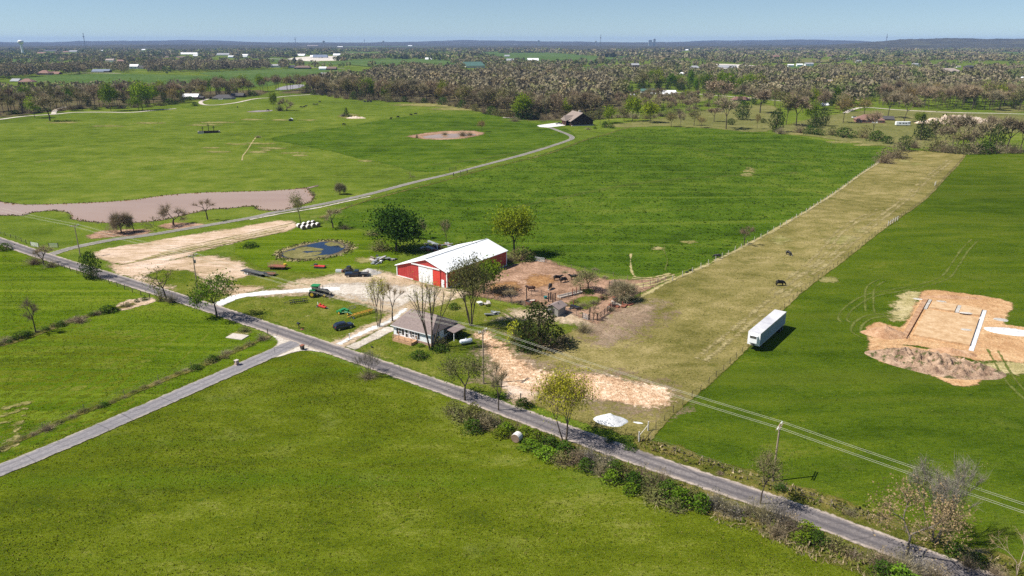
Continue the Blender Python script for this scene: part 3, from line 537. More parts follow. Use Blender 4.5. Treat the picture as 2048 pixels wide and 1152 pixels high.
def build_hills():
    m = ground_mat('wooded hills', [(0, (.030, .036, .022)), (.5, (.058, .056, .036)), (1, (.10, .10, .055))], big=.0015, mid=.006, fine=.02, bump=.6, bdist=6, edge=False, spots=((.35, .33, .30), .011, .70, .02))
    def band(y0, y1, top, seed, freq, ny=14, nx=260):
        xs = np.linspace(-.86, .86, nx); ys = np.linspace(0, 1, ny); T, S = np.meshgrid(xs, ys, indexing='ij')
        Y = y0 + (y1 - y0) * S; X = T * Y
        h = np.zeros_like(X)
        for k, (fr, am) in enumerate(((freq, 1), (freq * 2.3, .45), (freq * 5.1, .22), (freq * 13, .12), (freq * 37, .08))):
            h += am * (np.sin(X * fr + seed * (k + 1) * 1.7) * np.sin(Y * fr * .8 + seed + k) * .5 + .5)
        h = h / 1.87 * top(T)
        Z = h * np.sin(np.pi * np.clip(S, 0, 1) * .5) ** 1.2 * (1 - .0 * S) - 4 * (S < .02)
        idx = np.arange(nx * ny).reshape(nx, ny); q = np.stack([idx[:-1, :-1], idx[1:, :-1], idx[1:, 1:], idx[:-1, 1:]], -1).reshape(-1, 4)
        tag(link('hills', np_mesh('hills', np.stack([X, Y, Z], -1).reshape(-1, 3), q, [m])), kind='structure')
    band(9000, 15500, lambda t: 95 + 12 * np.sin(t * 4) + 30 * np.clip(np.abs(t) * 2 - .5, 0, 1), 1.3, .0011)
    band(5200, 7800, lambda t: 22 + 95 * np.clip(t * 2.2 - .35, 0, 1) + 22 * np.clip(-t * 2 - .3, 0, 1), 4.1, .0017)
build_hills()
# ------------------------------------------------------------------ trees
def leaf_mat(name, cols, scale=.7, trans=.25, hue=.04, val=.35):
    t = NT(name); oi = t.n('ShaderNodeObjectInfo'); v = t.obj()
    f = t.noise(v, scale, 3, .6); g = t.noise(v, scale * 7, 2, .6)
    c = t.ramp(t.rng(t.math('MULTIPLY_ADD', g, .5, t.math('MULTIPLY', f, .5)), .34, .66), cols)
    h = t.n('ShaderNodeHueSaturation'); t.l(c, h.inputs['Color'])
    t.l(t.rng(oi.outputs['Random'], 0, 1, .5 - hue, .5 + hue), h.inputs['Hue'])
    rv = t.math('FRACT', t.math('MULTIPLY', oi.outputs['Random'], 7.31)); t.l(t.rng(rv, 0, 1, 1 - val, 1 + val), h.inputs['Value'])
    d = t.n('ShaderNodeBsdfDiffuse'); t.l(h.outputs[0], d.inputs[0]); tr = t.n('ShaderNodeBsdfTranslucent'); t.l(h.outputs[0], tr.inputs[0])
    mx = t.n('ShaderNodeMixShader'); mx.inputs[0].default_value = trans; t.l(d.outputs[0], mx.inputs[1]); t.l(tr.outputs[0], mx.inputs[2])
    return t.done(mx.outputs[0])
LM = {
    'twig': leaf_mat('bare twigs', [(0, (0.190, 0.152, 0.097)), (.5, (0.307, 0.240, 0.141)), (1, (0.446, 0.354, 0.201))], .5, .05, .02, .22),
    'greytwig': leaf_mat('grey twigs', [(0, (0.135, 0.119, 0.101)), (.5, (0.216, 0.189, 0.155)), (1, (0.324, 0.284, 0.230))], .5, .05, .01, .2),
    'mauve': leaf_mat('brown brush', [(0, (0.169, 0.137, 0.084)), (.5, (0.270, 0.222, 0.133)), (1, (0.395, 0.329, 0.197))], .5, .1, .02, .2),
    'olive': leaf_mat('budding olive', [(0, (.115, .120, .035)), (.5, (.165, .165, .052)), (1, (.23, .22, .085))], .4, .25, .015, .2),
    'gold': leaf_mat('budding gold', [(0, (.17, .135, .045)), (.5, (.24, .19, .06)), (1, (.32, .255, .09))], .4, .25, .015, .2),
    'rust': leaf_mat('budding rust', [(0, (0.138, 0.110, 0.067)), (.5, (0.193, 0.155, 0.093)), (1, (0.258, 0.210, 0.127))], .4, .2, .015, .2),
    'yellow': leaf_mat('young yellow green', [(0, (0.264, 0.295, 0.024)), (.5, (0.439, 0.439, 0.034)), (1, (0.658, 0.593, 0.068))], .5, .3, .01, .15),
    'green': leaf_mat('fresh green', [(0, (0.076, 0.130, 0.011)), (.5, (0.136, 0.209, 0.016)), (1, (0.236, 0.293, 0.027))], .4, .25, .02, .2),
    'deep': leaf_mat('deep green', [(0, (0.026, 0.057, 0.008)), (.5, (0.058, 0.105, 0.014)), (1, (0.109, 0.165, 0.022))], .4, .2, .01, .12),
    'lime': leaf_mat('bright lime', [(0, (0.138, 0.203, 0.014)), (.5, (0.225, 0.292, 0.019)), (1, (0.334, 0.380, 0.030))], .4, .3, .015, .15),
    'cedar': leaf_mat('dark cedar', [(0, (0.022, 0.039, 0.011)), (.5, (0.048, 0.075, 0.018)), (1, (0.094, 0.123, 0.030))], .6, .1, .02, .25),
    'tan': leaf_mat('tan buds', [(0, (0.230, 0.169, 0.081)), (.5, (0.351, 0.257, 0.128)), (1, (0.486, 0.365, 0.203))], .6, .2, .01, .1),
}
m_bark = plain('bark', (.095, .075, .058), .95, var=.35, scale=1.5, spec=.1)
m_barkg = plain('grey bark', (.17, .145, .12), .95, var=.3, scale=1.5, spec=.1)
m_barkp = plain('pale dead wood', (.42, .33, .24), .95, var=.2, scale=1.5, spec=.1)

def skeleton(rng, H=10.0, trunk=.28, levels=3, nch=(3, 4), spread=.62, ratio=.66, multi=1, lean=0.0, r0=0.174, up=.12, first=.36):
    segs, tips = [], []
    def nd(d, ang, az):
        a = np.cross(d, [0, 0, 1.0]); a = a / np.linalg.norm(a) if np.linalg.norm(a) > 1e-3 else np.array([1.0, 0, 0])
        b = np.cross(d, a); v = d * math.cos(ang) + (a * math.cos(az) + b * math.sin(az)) * math.sin(ang); v[2] += up
        return v / np.linalg.norm(v)
    def rec(p, d, L, r, lev):
        d2 = d + rng.normal(0, .10, 3); d2 /= np.linalg.norm(d2); mid = p + d * L * .5; end = mid + d2 * L * .5
        segs.append((p, mid, r, r * .84)); segs.append((mid, end, r * .84, r * .62))
        if lev == 0: tips.append((mid, end, d2)); return
        if lev <= 1: tips.append((mid, end, d2))
        n = rng.integers(nch[0], nch[1] + 1); az0 = rng.uniform(0, 6.28)
        for i in range(n):
            st = end if i else end
            rec(st if rng.random() < .65 else mid + (end - mid) * rng.uniform(.2, .9), nd(d2, spread * rng.uniform(.55, 1.25), az0 + 6.283 * i / n + rng.normal(0, .3)), L * ratio * rng.uniform(.8, 1.15), r * .58, lev - 1)
    for k in range(multi):
        az = 6.283 * k / max(1, multi) + rng.uniform(0, 1)
        fan = (.22 + .22 * (k % 2)) if multi > 1 else .03
        d = np.array([math.cos(az) * fan + lean, math.sin(az) * fan, 1.0]); d /= np.linalg.norm(d)
        p0 = np.array([math.cos(az), math.sin(az), 0]) * (.25 if multi > 1 else 0)
        rec(p0, d, H * (trunk if multi == 1 else first), r0 if multi == 1 else r0 * .62, levels)
    return segs, tips
def seg_mesh(segs, n=5):
    P0 = np.array([s[0] for s in segs]); P1 = np.array([s[1] for s in segs]); r0 = np.array([s[2] for s in segs]); r1 = np.array([s[3] for s in segs])
    d = P1 - P0; d /= np.linalg.norm(d, axis=1)[:, None] + 1e-9
    a = np.cross(d, np.array([.31, .77, .2])); a /= np.linalg.norm(a, axis=1)[:, None] + 1e-9; b = np.cross(d, a)
    th = np.arange(n) * 2 * math.pi / n; ring = a[:, None, :] * np.cos(th)[None, :, None] + b[:, None, :] * np.sin(th)[None, :, None]
    V = np.concatenate([P0[:, None] + ring * r0[:, None, None], P1[:, None] + ring * r1[:, None, None]], 1).reshape(-1, 3)
    i = np.arange(n); base = np.stack([i, (i + 1) % n, n + (i + 1) % n, n + i], 1)
    F = (base[None] + (np.arange(len(segs)) * 2 * n)[:, None, None]).reshape(-1, 4)
    return V, F
def twig_tris(rng, tips, per, L, w, spread=.75, up=.15):
    A, B, D = (np.array([t[i] for t in tips]) for i in range(3)); k = len(tips) * per
    A, B, D = (np.repeat(q, per, 0) for q in (A, B, D))
    p = A + (B - A) * rng.uniform(-.3, 1.0, (k, 1)); d = D + rng.normal(0, spread, (k, 3)); d[:, 2] += up; d /= np.linalg.norm(d, axis=1)[:, None]
    e = p + d * rng.uniform(.5, 1.25, (k, 1)) * L
    s = np.cross(d, rng.normal(0, 1, (k, 3))); s /= np.linalg.norm(s, axis=1)[:, None] + 1e-9; s *= w / 2
    V = np.stack([p - s, p + s, e], 1).reshape(-1, 3); return V, np.arange(k * 3).reshape(-1, 3), e
def leaf_tris(rng, C, size, flat=0.0):
    k = len(C); a = rng.normal(0, 1, (k, 3)); a /= np.linalg.norm(a, axis=1)[:, None]; b = rng.normal(0, 1, (k, 3)); b[:, 2] *= 1 - flat
    b = np.cross(a, b); b /= np.linalg.norm(b, axis=1)[:, None] + 1e-9; s = size * rng.uniform(.6, 1.3, (k, 1)); a *= s; b *= s * .8
    V = np.stack([C - a * .6 - b * .5, C + a * .7 - b * .2, C - a * .1 + b * .8], 1).reshape(-1, 3); return V, np.arange(k * 3).reshape(-1, 3)
def cat3(parts):
    V, F, o = [], [], 0
    for v, f in parts: V.append(v); F.append(f + o); o += len(v)
    return np.concatenate(V), np.concatenate(F)

PROTO = {}
def proto(key, seed, crown_mats, twig=(10, 1.0, .06), leaf=None, bark=None, **kw):
    """one tree of nominal size: a limb mesh and a crown mesh, both scaled to 1 m high and 1 m wide"""
    rng = np.random.default_rng(seed); segs, tips = skeleton(rng, **kw)
    SV, SF = seg_mesh(segs, 4); parts, mi = [], []
    if twig:
        v, f, ends = twig_tris(rng, tips, *twig); parts.append((v, f)); mi.append(np.zeros(len(f), int))
    if leaf:
        n, sg, size = leaf
        base = np.array([t[1] for t in tips]); C = np.repeat(base, n, 0) + rng.normal(0, sg, (len(base) * n, 3))
        v, f = leaf_tris(rng, C, size); parts.append((v, f)); mi.append(np.full(len(f), 1 if twig else 0))
    V, F = cat3(parts); mi = np.concatenate(mi)
    lo = np.percentile(V, 1, 0); hi = np.percentile(V, 99, 0); h = hi[2]; w = max(hi[0] - lo[0], hi[1] - lo[1])
    ctr = np.array([(hi[0] + lo[0]) / 2, (hi[1] + lo[1]) / 2, 0]) * .5
    sc = np.array([1 / w, 1 / w, 1 / h])
    PROTO.setdefault(key, []).append((np_mesh('trunk', (SV - [0, 0, 0]) * sc, SF, [bark or m_bark], smooth=True), np_mesh('crown', V * sc, F, [LM[m] for m in crown_mats], mi)))
def proto_cloud(key, seed, mat, shape, n, size, stem=True, twigs=None, bark=None):
    """dense crown (cedar, bush): faces through a lumpy volume; shape(z, az) gives the radius at height z in 0..1"""
    rng = np.random.default_rng(seed); z = rng.uniform(0, 1, n * 3); az = rng.uniform(0, 6.283, n * 3); ph = rng.uniform(0, 6.28, 6)
    lump = 1 + .20 * np.sin(az * 3 + ph[0] + z * 7) + .16 * np.sin(az * 5 + ph[1] - z * 11) + .12 * np.sin(z * 23 + ph[2] + az * 2)
    Rr = shape(z) * lump; keep = rng.random(n * 3) < (shape(z) / .5) ** 1.0 * .55 + .02
    z, az, Rr = z[keep][:n], az[keep][:n], Rr[keep][:n]; rr = Rr * (1 - rng.random(len(z)) ** 2.2 * .75)
    C = np.stack([rr * np.cos(az), rr * np.sin(az), z], 1)
    V, F = leaf_tris(rng, C, size); parts = [(V, F)]; mi = [np.zeros(len(F), int)]; mats = [LM[mat]]
    if twigs:
        tn, tl, tw, tm = twigs; a2 = rng.uniform(0, 6.283, tn); el = rng.uniform(.2, 1.5, tn); st = np.stack([rng.normal(0, .07, tn), rng.normal(0, .07, tn), np.zeros(tn)], 1)
        d = np.stack([np.cos(a2) * np.cos(el), np.sin(a2) * np.cos(el), np.sin(el)], 1); L = tl * rng.uniform(.5, 1.05, (tn, 1)); s = np.cross(d, rng.normal(0, 1, (tn, 3))); s /= np.linalg.norm(s, axis=1)[:, None]; s *= tw
        md = st + d * L * .5 + rng.normal(0, .02, (tn, 3)); e = st + d * L + rng.normal(0, .05, (tn, 3))
        v = np.stack([st - s, st + s, md + s * .6, md - s * .6, e], 1).reshape(-1, 3); f = np.array([[0, 1, 2], [0, 2, 3], [3, 2, 4]])[None] + (np.arange(tn) * 5)[:, None, None]
        parts.append((v, f.reshape(-1, 3))); mi.append(np.full(tn * 3, 1)); mats.append(LM[tm])
    V, F = cat3(parts); V[:, 2] = np.maximum(V[:, 2], -.02)
    tr = None
    if stem:
        sv, sf = seg_mesh([(np.array([0, 0, 0.]), np.array([0, 0, .45]), .035, .028), (np.array([0, 0, .45]), np.array([0.01, 0, .9]), .028, .006)], 6); tr = np_mesh('trunk', sv, sf, [bark or m_bark], smooth=True)
    PROTO.setdefault(key, []).append((tr, np_mesh('crown', V, F, mats, np.concatenate(mi))))
# --- near kinds, full detail
for s in range(3):
    proto('near_bare', 10 + s, ['twig'], (16, 1.3, .04), None, levels=4, nch=(2, 3), spread=.6, trunk=.24)
    proto('near_green', 20 + s, ['twig', 'olive'], (8, 1.0, .04), (48, .75, .19), levels=4, nch=(2, 3), spread=.66, trunk=.24)
proto('near_spread', 31, ['twig', 'green'], (8, .9, .04), (24, .5, .20), levels=4, nch=(3, 3), spread=.8, trunk=.22, up=.05, ratio=.72)
proto('near_dome', 33, ['mauve'], (30, 1.6, .045), None, levels=4, nch=(3, 3), spread=.85, trunk=.12, up=.02, ratio=.76, r0=0.211)
proto('near_dome', 34, ['mauve'], (30, 1.6, .045), None, levels=4, nch=(2, 3), spread=.8, trunk=.16, up=.04, ratio=.76, r0=0.198)
proto('near_lean', 35, ['mauve'], (26, 1.4, .045), None, levels=3, nch=(3, 3), spread=.7, trunk=.4, up=.02, lean=.9, r0=0.161)
proto('dead_lean', 36, ['twig', 'green'], (9, 1.0, .05), (22, .8, .2), levels=3, nch=(2, 3), spread=.75, trunk=.3, up=.03, lean=-.15, r0=0.211)
proto('multi_tall', 37, ['twig', 'yellow'], (14, 1.3, .035), (22, .8, .13), levels=2, nch=(2, 3), spread=.42, multi=6, first=.42, ratio=.68, up=.22, r0=0.223)
proto('multi_tall', 38, ['twig', 'yellow'], (9, 1.1, .035), (13, .7, .16), levels=3, nch=(2, 3), spread=.34, multi=4, first=.38, ratio=.66, up=.2, r0=0.198)
proto('multi_dark', 39, ['twig', 'olive'], (8, 1.0, .04), (30, .8, .22), levels=3, nch=(2, 4), spread=.45, multi=5, first=.34, ratio=.7, up=.15, r0=0.248)
proto('yellow_vase', 40, ['twig', 'yellow'], (9, 1.1, .035), (36, .75, .16), levels=4, nch=(2, 3), spread=.5, multi=3, first=.26, ratio=.74, up=.14, r0=0.174)
proto('grey_vase', 41, ['greytwig', 'tan'], (8, 1.4, .032), (1, .6, .10), levels=3, nch=(3, 4), spread=.30, multi=6, first=.38, ratio=.72, up=.25, r0=0.136, bark=m_barkg)
proto('tan_bud', 42, ['twig', 'tan'], (14, .9, .035), (60, .6, .125), levels=4, nch=(2, 4), spread=.8, trunk=.24, ratio=.7, up=.05, r0=0.161, bark=m_barkg)
proto('dead_pale', 43, ['tan'], (12, 1.2, .045), None, levels=3, nch=(2, 3), spread=.7, trunk=.12, up=.05, multi=2, first=.3, ratio=.78, r0=0.161, bark=m_barkp)
proto('stub', 44, ['rust'], (34, 1.2, .04), None, levels=3, nch=(3, 3), spread=.8, trunk=.34, up=.06, ratio=.58, r0=0.223)
proto('lime_round', 45, ['twig', 'lime'], (3, .8, .04), (60, .75, .22), levels=4, nch=(2, 4), spread=.62, trunk=.2, ratio=.72)
proto('deep_round', 46, ['twig', 'deep'], (2, .8, .04), (70, .70, .22), levels=3, nch=(4, 5), spread=.85, trunk=.14, ratio=.78, up=.06)
proto('green_round', 47, ['twig', 'green'], (3, .8, .04), (46, .65, .22), levels=3, nch=(3, 5), spread=.8, trunk=.2, ratio=.72)
proto('slim', 48, ['twig', 'deep'], (16, 1.1, .045), (20, .7, .18), levels=3, nch=(3, 3), spread=.4, trunk=.2, ratio=.7, multi=2, first=.3)
proto('vine', 49, ['twig', 'olive'], (20, 1.2, .04), (44, .9, .18), levels=3, nch=(3, 3), spread=.5, trunk=.36, ratio=.62, r0=0.149)
proto('cattle_tree', 50, ['twig', 'olive'], (12, .9, .045), (14, .5, .17), levels=4, nch=(3, 3), spread=.85, trunk=.2, ratio=.7, up=.03)
# --- wood kinds, lighter
for s in range(4):
    lv = dict(levels=3, nch=(3, 3), spread=.55 + .05 * (s % 2), trunk=.3, ratio=.68, r0=0.136)
    proto('w_bare', 60 + s, ['twig'], (20, 1.6, .12), None, **lv)
    proto('w_grey', 160 + s, ['mauve'], (20, 1.6, .12), None, **lv)
for s in range(2):
    lv = dict(levels=3, nch=(3, 3), spread=.62, trunk=.26, ratio=.7, r0=0.124)
    proto('w_olive', 70 + s, ['twig', 'olive'], (8, 1.3, .11), (14, .8, .34), **lv)
    proto('w_rust', 80 + s, ['twig', 'rust'], (10, 1.3, .11), (12, .8, .32), **lv)
    proto('w_gold', 90 + s, ['twig', 'gold'], (6, 1.2, .11), (16, .8, .34), **lv)
    proto('w_green', 100 + s, ['twig', 'green'], (2, 1, .1), (34, .9, .40), **lv)
    proto('w_lime', 110 + s, ['twig', 'lime'], (2, 1, .1), (34, .9, .40), **lv)
for s in range(3):
    proto_cloud('cedar', 120 + s, 'cedar', lambda z: .50 * np.clip(1.05 - z, 0, 1) ** .7 * np.clip(z * 9 + .35, 0, 1), 900, .055)
    proto_cloud('round_cedar', 130 + s, 'cedar', lambda z: .50 * np.sqrt(np.clip(1 - (2 * z - .95) ** 2 / 1.0, 0, 1)), 1100, .055)
    proto_cloud('bush', 140 + s, 'green', lambda z: .50 * np.sqrt(np.clip(1 - z * z, 0, 1)), 520, .085, False, (60, .9, .006, 'twig'))
    proto_cloud('dark_bush', 150 + s, 'deep', lambda z: .50 * np.sqrt(np.clip(1 - z * z, 0, 1)), 560, .08, False, (50, .9, .006, 'twig'))
    proto_cloud('bare_bush', 170 + s, 'mauve', lambda z: .46 * np.sqrt(np.clip(1 - z * z, 0, 1)), 90, .05, False, (420, .95, .0055, 'mauve'))
    proto_cloud('rust_bush', 180 + s, 'rust', lambda z: .48 * np.sqrt(np.clip(1 - z * z, 0, 1)), 380, .06, False, (260, .95, .006, 'twig'))
    proto_cloud('grey_bush', 190 + s, 'greytwig', lambda z: .46 * np.sqrt(np.clip(1 - z * z, 0, 1)), 160, .05, False, (420, .98, .0055, 'greytwig'))
    proto_cloud('olive_bush', 200 + s, 'olive', lambda z: .48 * np.sqrt(np.clip(1 - z * z, 0, 1)), 420, .07, False, (160, .95, .006, 'twig'))
    proto_cloud('yellow_bush', 210 + s, 'yellow', lambda z: .48 * np.sqrt(np.clip(1 - z * z, 0, 1)), 380, .07, False, (160, .95, .006, 'twig'))
proto_cloud('tall_green', 220, 'deep', lambda z: .50 * np.sqrt(np.clip(1 - (1.75 * z - .78) ** 2, 0, 1)), 2000, .045, True, (120, .98, .005, 'twig'))
for s in range(2): proto_cloud('pine_big', 225 + s, 'cedar', lambda z: .50 * np.clip(1.06 - z, 0, 1) ** .55 * np.clip(z * 5 + .5, 0, 1), 2300, .038, True, (160, .95, .004, 'twig'))

def put_tree(key, P, H, W, name, label, cat='tree', group=None, rz=None, seed=None):
    vs = PROTO[key]; tr, cr = vs[(seed if seed is not None else rnd.randrange(99)) % len(vs)]
    o = thing(name, label, cat, P, rnd.uniform(0, 6.28) if rz is None else rz, group)
    sx = W * rnd.uniform(.94, 1.06)
    for nm, me in (('trunk', tr), ('crown', cr)):
        if me is not None:
            c = link(nm if cat == 'tree' else ('stems' if nm == 'trunk' else 'foliage'), me, o); c.scale = (sx, W, H)
    return o
def tree_px(key, bx, by, top, wpx, name, label, cat='tree', group=None, rz=None, tx=None, seed=None):
    P = G(bx, by); H = top_at(P, bx, top); W = wpx * mpp(P)
    return put_tree(key, P, H, W, name, label, cat, group, rz, seed)
def bush_px(key, bx, by, hpx, wpx, label, name='bush', cat='bush', group=None):
    P = G(bx, by); s = mpp(P)
    vs = PROTO[key]; tr, cr = vs[rnd.randrange(99) % len(vs)]
    o = link(name, cr, None, P, rnd.uniform(0, 6.28)); o.scale = (wpx * s * rnd.uniform(.95, 1.05), wpx * s, hpx * s * 1.05)
    return tag(o, label, cat, group)
def sector(secs, v):
    for lim, ph in secs:
        if v < lim: return ph
    return secs[-1][1]
# ------------------------------------------------------------------ single trees round the farm
T = tree_px
T('near_spread', 434, 634, 548, 88, 'leafy_tree', 'spreading young green tree on the road edge beside the white farm lane')
T('dead_lean', 334, 602, 533, 74, 'leaning_tree', 'half dead leaning tree with bare snags and a green side, beside the county road', rz=0.0)
T('tall_green', 184, 557, 503, 34, 'evergreen_tree', 'upright dark green tree on the roadside below the utility pole at the driveway mouth')
T('near_bare', 88, 530, 488, 44, 'bare_tree', 'bare scrubby tree at the road corner facing the cattle gate')
T('stub', 72, 666, 596, 40, 'bare_tree', 'lone brown tree with stubby limbs on the fence row of the lush field')
T('near_dome', 243, 467, 422, 46, 'bare_tree', 'round bare tree on the muddy pond bank, beside a leaning trunk', seed=0)
T('near_bare', 268, 464, 428, 26, 'bare_tree', 'small bare tree squeezed beside the round bare tree at the muddy pond')
T('near_lean', 240, 467, 446, 36, 'leaning_tree', 'low bare trunk leaning away from the pond bank', rz=3.14)
T('near_lean', 322, 457, 432, 40, 'leaning_tree', 'slanting bare tree beside the largest bare tree on the pond bank', rz=3.3)
T('near_dome', 347, 450, 405, 64, 'bare_tree', 'largest broad bare tree on the muddy pond bank', seed=1)
T('near_bare', 415, 439, 393, 40, 'bare_tree', 'bare tree with a clear shadow between the muddy pond and the driveway', seed=1)
T('near_green', 601, 446, 384, 38, 'budding_tree', 'sparse greenish tree beside the stacked hay bales', seed=0)
T('near_bare', 666, 456, 415, 46, 'bare_tree', 'twiggy bare tree beyond the round farm pond', seed=2)
T('near_dome', 680, 389, 364, 24, 'bare_tree', 'small bare tree on a dirt ring beyond the driveway', seed=0)
T('near_lean', 815, 360, 343, 18, 'leaning_tree', 'little bent bare tree alone in the pale pasture near the driveway gates', rz=0)
T('deep_round', 793, 502, 417, 92, 'leafy_tree', 'big round dark green tree beside the junk heap and pond', rz=1)
T('near_dome', 838, 478, 438, 34, 'bare_tree', 'brown bare tree tucked behind the big dark green tree', seed=1)
T('slim', 894, 493, 436, 36, 'slender_tree', 'slender dark twiggy tree behind the white barn roof')
T('lime_round', 1028, 512, 414, 76, 'leafy_tree', 'tall bright green tree standing behind the barn end', rz=.4)
T('multi_dark', 942, 652, 512, 80, 'budding_tree', 'tall many-stemmed tree with dusky leaves between the house and barn', rz=.8)
T('green_round', 968, 588, 518, 66, 'leafy_tree', 'full green tree against the red barn side wall', rz=2)
T('multi_tall', 862, 700, 545, 84, 'budding_tree', 'tall many-stemmed tree with thick trunk at the white house corner', seed=0, rz=.6)
T('multi_tall', 757, 654, 552, 66, 'budding_tree', 'sparse yellow-leaved tree between the two house driveways', seed=1, rz=.2)
T('near_bare', 785, 643, 566, 44, 'bare_tree', 'thin nearly bare tree at the roof corner of the white house', seed=1)
T('pine_big', 1078, 692, 606, 104, 'evergreen_tree', 'large dark evergreen beside the small grey shed', seed=0)
T('pine_big', 1048, 686, 640, 50, 'evergreen_tree', 'short dark evergreen leaning against the large dark one', seed=1)
T('cattle_tree', 1176, 583, 543, 54, 'budding_tree', 'low spreading olive tree inside the corral beside the black cattle', rz=0)
T('near_dome', 1248, 601, 560, 62, 'bare_tree', 'bushy bare tree at the corral chute', seed=0)
T('near_bare', 1022, 606, 574, 30, 'bare_tree', 'small bare tree by the corral water tank', seed=0)
T('near_bare', 1187, 640, 612, 26, 'bare_tree', 'leafless sapling tangled in the corral corner posts', seed=2)
T('near_green', 930, 802, 714, 90, 'budding_tree', 'olive green tree on the roadside across from the clay path', seed=1, rz=2)
T('near_bare', 997, 822, 722, 44, 'bare_tree', 'thin bare tree on the roadside beside the wire gate', seed=0)
T('yellow_vase', 1130, 884, 742, 120, 'budding_tree', 'large yellow-green tree on the roadside by the white gravel heap', rz=.3)
T('vine', 1520, 1010, 898, 74, 'budding_tree', 'vine-wrapped green tree on the roadside near the shadow-casting utility pole')
T('tan_bud', 1812, 1118, 980, 150, 'budding_tree', 'crooked tree covered with tan buds beside the road', rz=2)
T('grey_vase', 1868, 1085, 922, 125, 'bare_tree', 'fan-shaped grey bare tree rising across the power lines', rz=1)
T('dead_pale', 2034, 1152, 1058, 100, 'dead_tree', 'pale dead tree with forked limbs at the road bend', rz=.4)
T('grey_vase', 738, 752, 706, 56, 'bare_tree', 'grey leafless tree leaning over the road across from the house lawn', rz=.2)
T('near_bare', 1488, 491, 450, 30, 'bare_tree', 'lone bare tree on the white-posted fence of the mown strip', seed=0)
T('w_gold', 964, 264, 240, 20, 'budding_tree', 'lone yellow-green tree in the bright pasture beside the brown pond')
T('w_green', 548, 222, 184, 14, 'leafy_tree', 'thin ivy-covered tree beside the far grey pond')
T('near_dome', 574, 221, 195, 36, 'bare_tree', 'broad bare tree cluster beside the far grey pond', seed=1)
T('cedar', 693, 233, 215, 13, 'cedar_tree', 'small dark cedar beside the heap of pale stones in the far pasture')
T('cedar', 834, 276, 268, 6, 'cedar_tree', 'tiny cedar at the end of the brown pasture pond')
T('w_bare', 100, 242, 190, 62, 'bare_tree', 'large bare tree casting shadow into the pale pasture near the far road')
T('w_lime', 70, 236, 193, 30, 'leafy_tree', 'bright lime tree beside the large bare tree on the far road')
T('w_lime', 285, 220, 162, 44, 'leafy_tree', 'tall lime-coloured tree above the far gravel road')
T('w_green', 222, 222, 164, 34, 'leafy_tree', 'tall deep green tree among bare ones above the far gravel road')
T('w_green', 278, 221, 193, 32, 'leafy_tree', 'round willow-like tree below the lime-coloured tree on the far road')
# trees round the cabin and the lawns beyond the bright pasture
T('w_lime', 1218, 246, 212, 34, 'leafy_tree', 'round lime tree beside the log cabin end wall')
T('w_olive', 1200, 249, 214, 24, 'budding_tree', 'sparse tree close against the log cabin end wall')
T('w_lime', 1265, 243, 192, 36, 'leafy_tree', 'tall lime tree in the yard beyond the log cabin', seed=1)
T('w_lime', 1300, 246, 203, 40, 'leafy_tree', 'broad lime tree beside the wood-edge shrubs past the log cabin')
T('w_olive', 1248, 243, 216, 30, 'budding_tree', 'low olive tree between the lime trees past the log cabin')
T('w_lime', 1133, 234, 198, 26, 'leafy_tree', 'lime tree rising behind the log cabin roof')
T('w_lime', 1035, 238, 203, 30, 'leafy_tree', 'lime tree at the wood edge beside the brush heap')
T('w_gold', 1342, 254, 226, 26, 'budding_tree', 'first small orange-tinged tree on the tan lawn past the pasture')
T('w_bare', 1360, 256, 224, 20, 'bare_tree', 'upright bare tree beside the orange-tinged lawn trees')
T('w_olive', 1388, 252, 216, 26, 'budding_tree', 'green-tinged tree in the middle of the tan lawn')
T('w_gold', 1402, 256, 232, 22, 'budding_tree', 'low orange tree at the lawn end of the bright pasture')
T('w_bare', 1428, 244, 214, 30, 'bare_tree', 'bare oval tree on the tan lawn')
T('w_grey', 1452, 258, 190, 46, 'bare_tree', 'tall grey tree with a clear trunk at the pasture edge')
T('w_rust', 1436, 214, 156, 66, 'budding_tree', 'largest round rust-brown tree beyond the tan lawn')
T('round_cedar', 1484, 240, 200, 30, 'cedar_tree', 'dense dark cedar on the tan lawn')
T('w_grey', 1520, 226, 178, 46, 'bare_tree', 'bare grey tree at the red-roofed house yard')
T('w_gold', 1514, 258, 226, 14, 'budding_tree', 'thin gold sapling on the tan lawn')
T('round_cedar', 1526, 246, 236, 12, 'cedar_tree', 'little round cedar on the tan lawn')
T('round_cedar', 1462, 250, 236, 16, 'cedar_tree', 'short cedar under the tall grey lawn tree')
T('w_gold', 1728, 232, 196, 34, 'budding_tree', 'orange-gold tree beside the brick ranch house drive')
T('w_gold', 1686, 246, 194, 36, 'budding_tree', 'pale gold tree on the lawn beside the brick ranch house')
T('w_bare', 1744, 276, 220, 36, 'bare_tree', 'bare tree standing before the brick ranch house roof')
T('w_grey', 1808, 244, 186, 46, 'bare_tree', 'bare tree above the white motorhome')
T('w_grey', 1775, 236, 184, 40, 'bare_tree', 'bare tree rising behind the brick ranch house')
T('cedar', 1840, 280, 228, 32, 'cedar_tree', 'dark cedar beside the white motorhome')
T('w_green', 1838, 250, 224, 22, 'leafy_tree', 'bright green treetop over the dark cedar by the motorhome')
T('cedar', 1858, 276, 238, 26, 'cedar_tree', 'second dark cedar beside the rubble mound')
T('round_cedar', 1808, 302, 270, 28, 'dark_tree', 'dusky round tree at the top of the mown strip')
T('w_grey', 2012, 304, 230, 66, 'bare_tree', 'wide grey bare tree at the corner of the long-grass field')
T('w_bare', 2040, 302, 236, 50, 'bare_tree', 'outermost bare tree at the corner of the long-grass field')
T('round_cedar', 1552, 264, 216, 30, 'cedar_tree', 'first dark cedar in the clump at the pasture end')
T('w_olive', 1572, 250, 184, 42, 'budding_tree', 'olive tree over the clump of cedars at the pasture end')
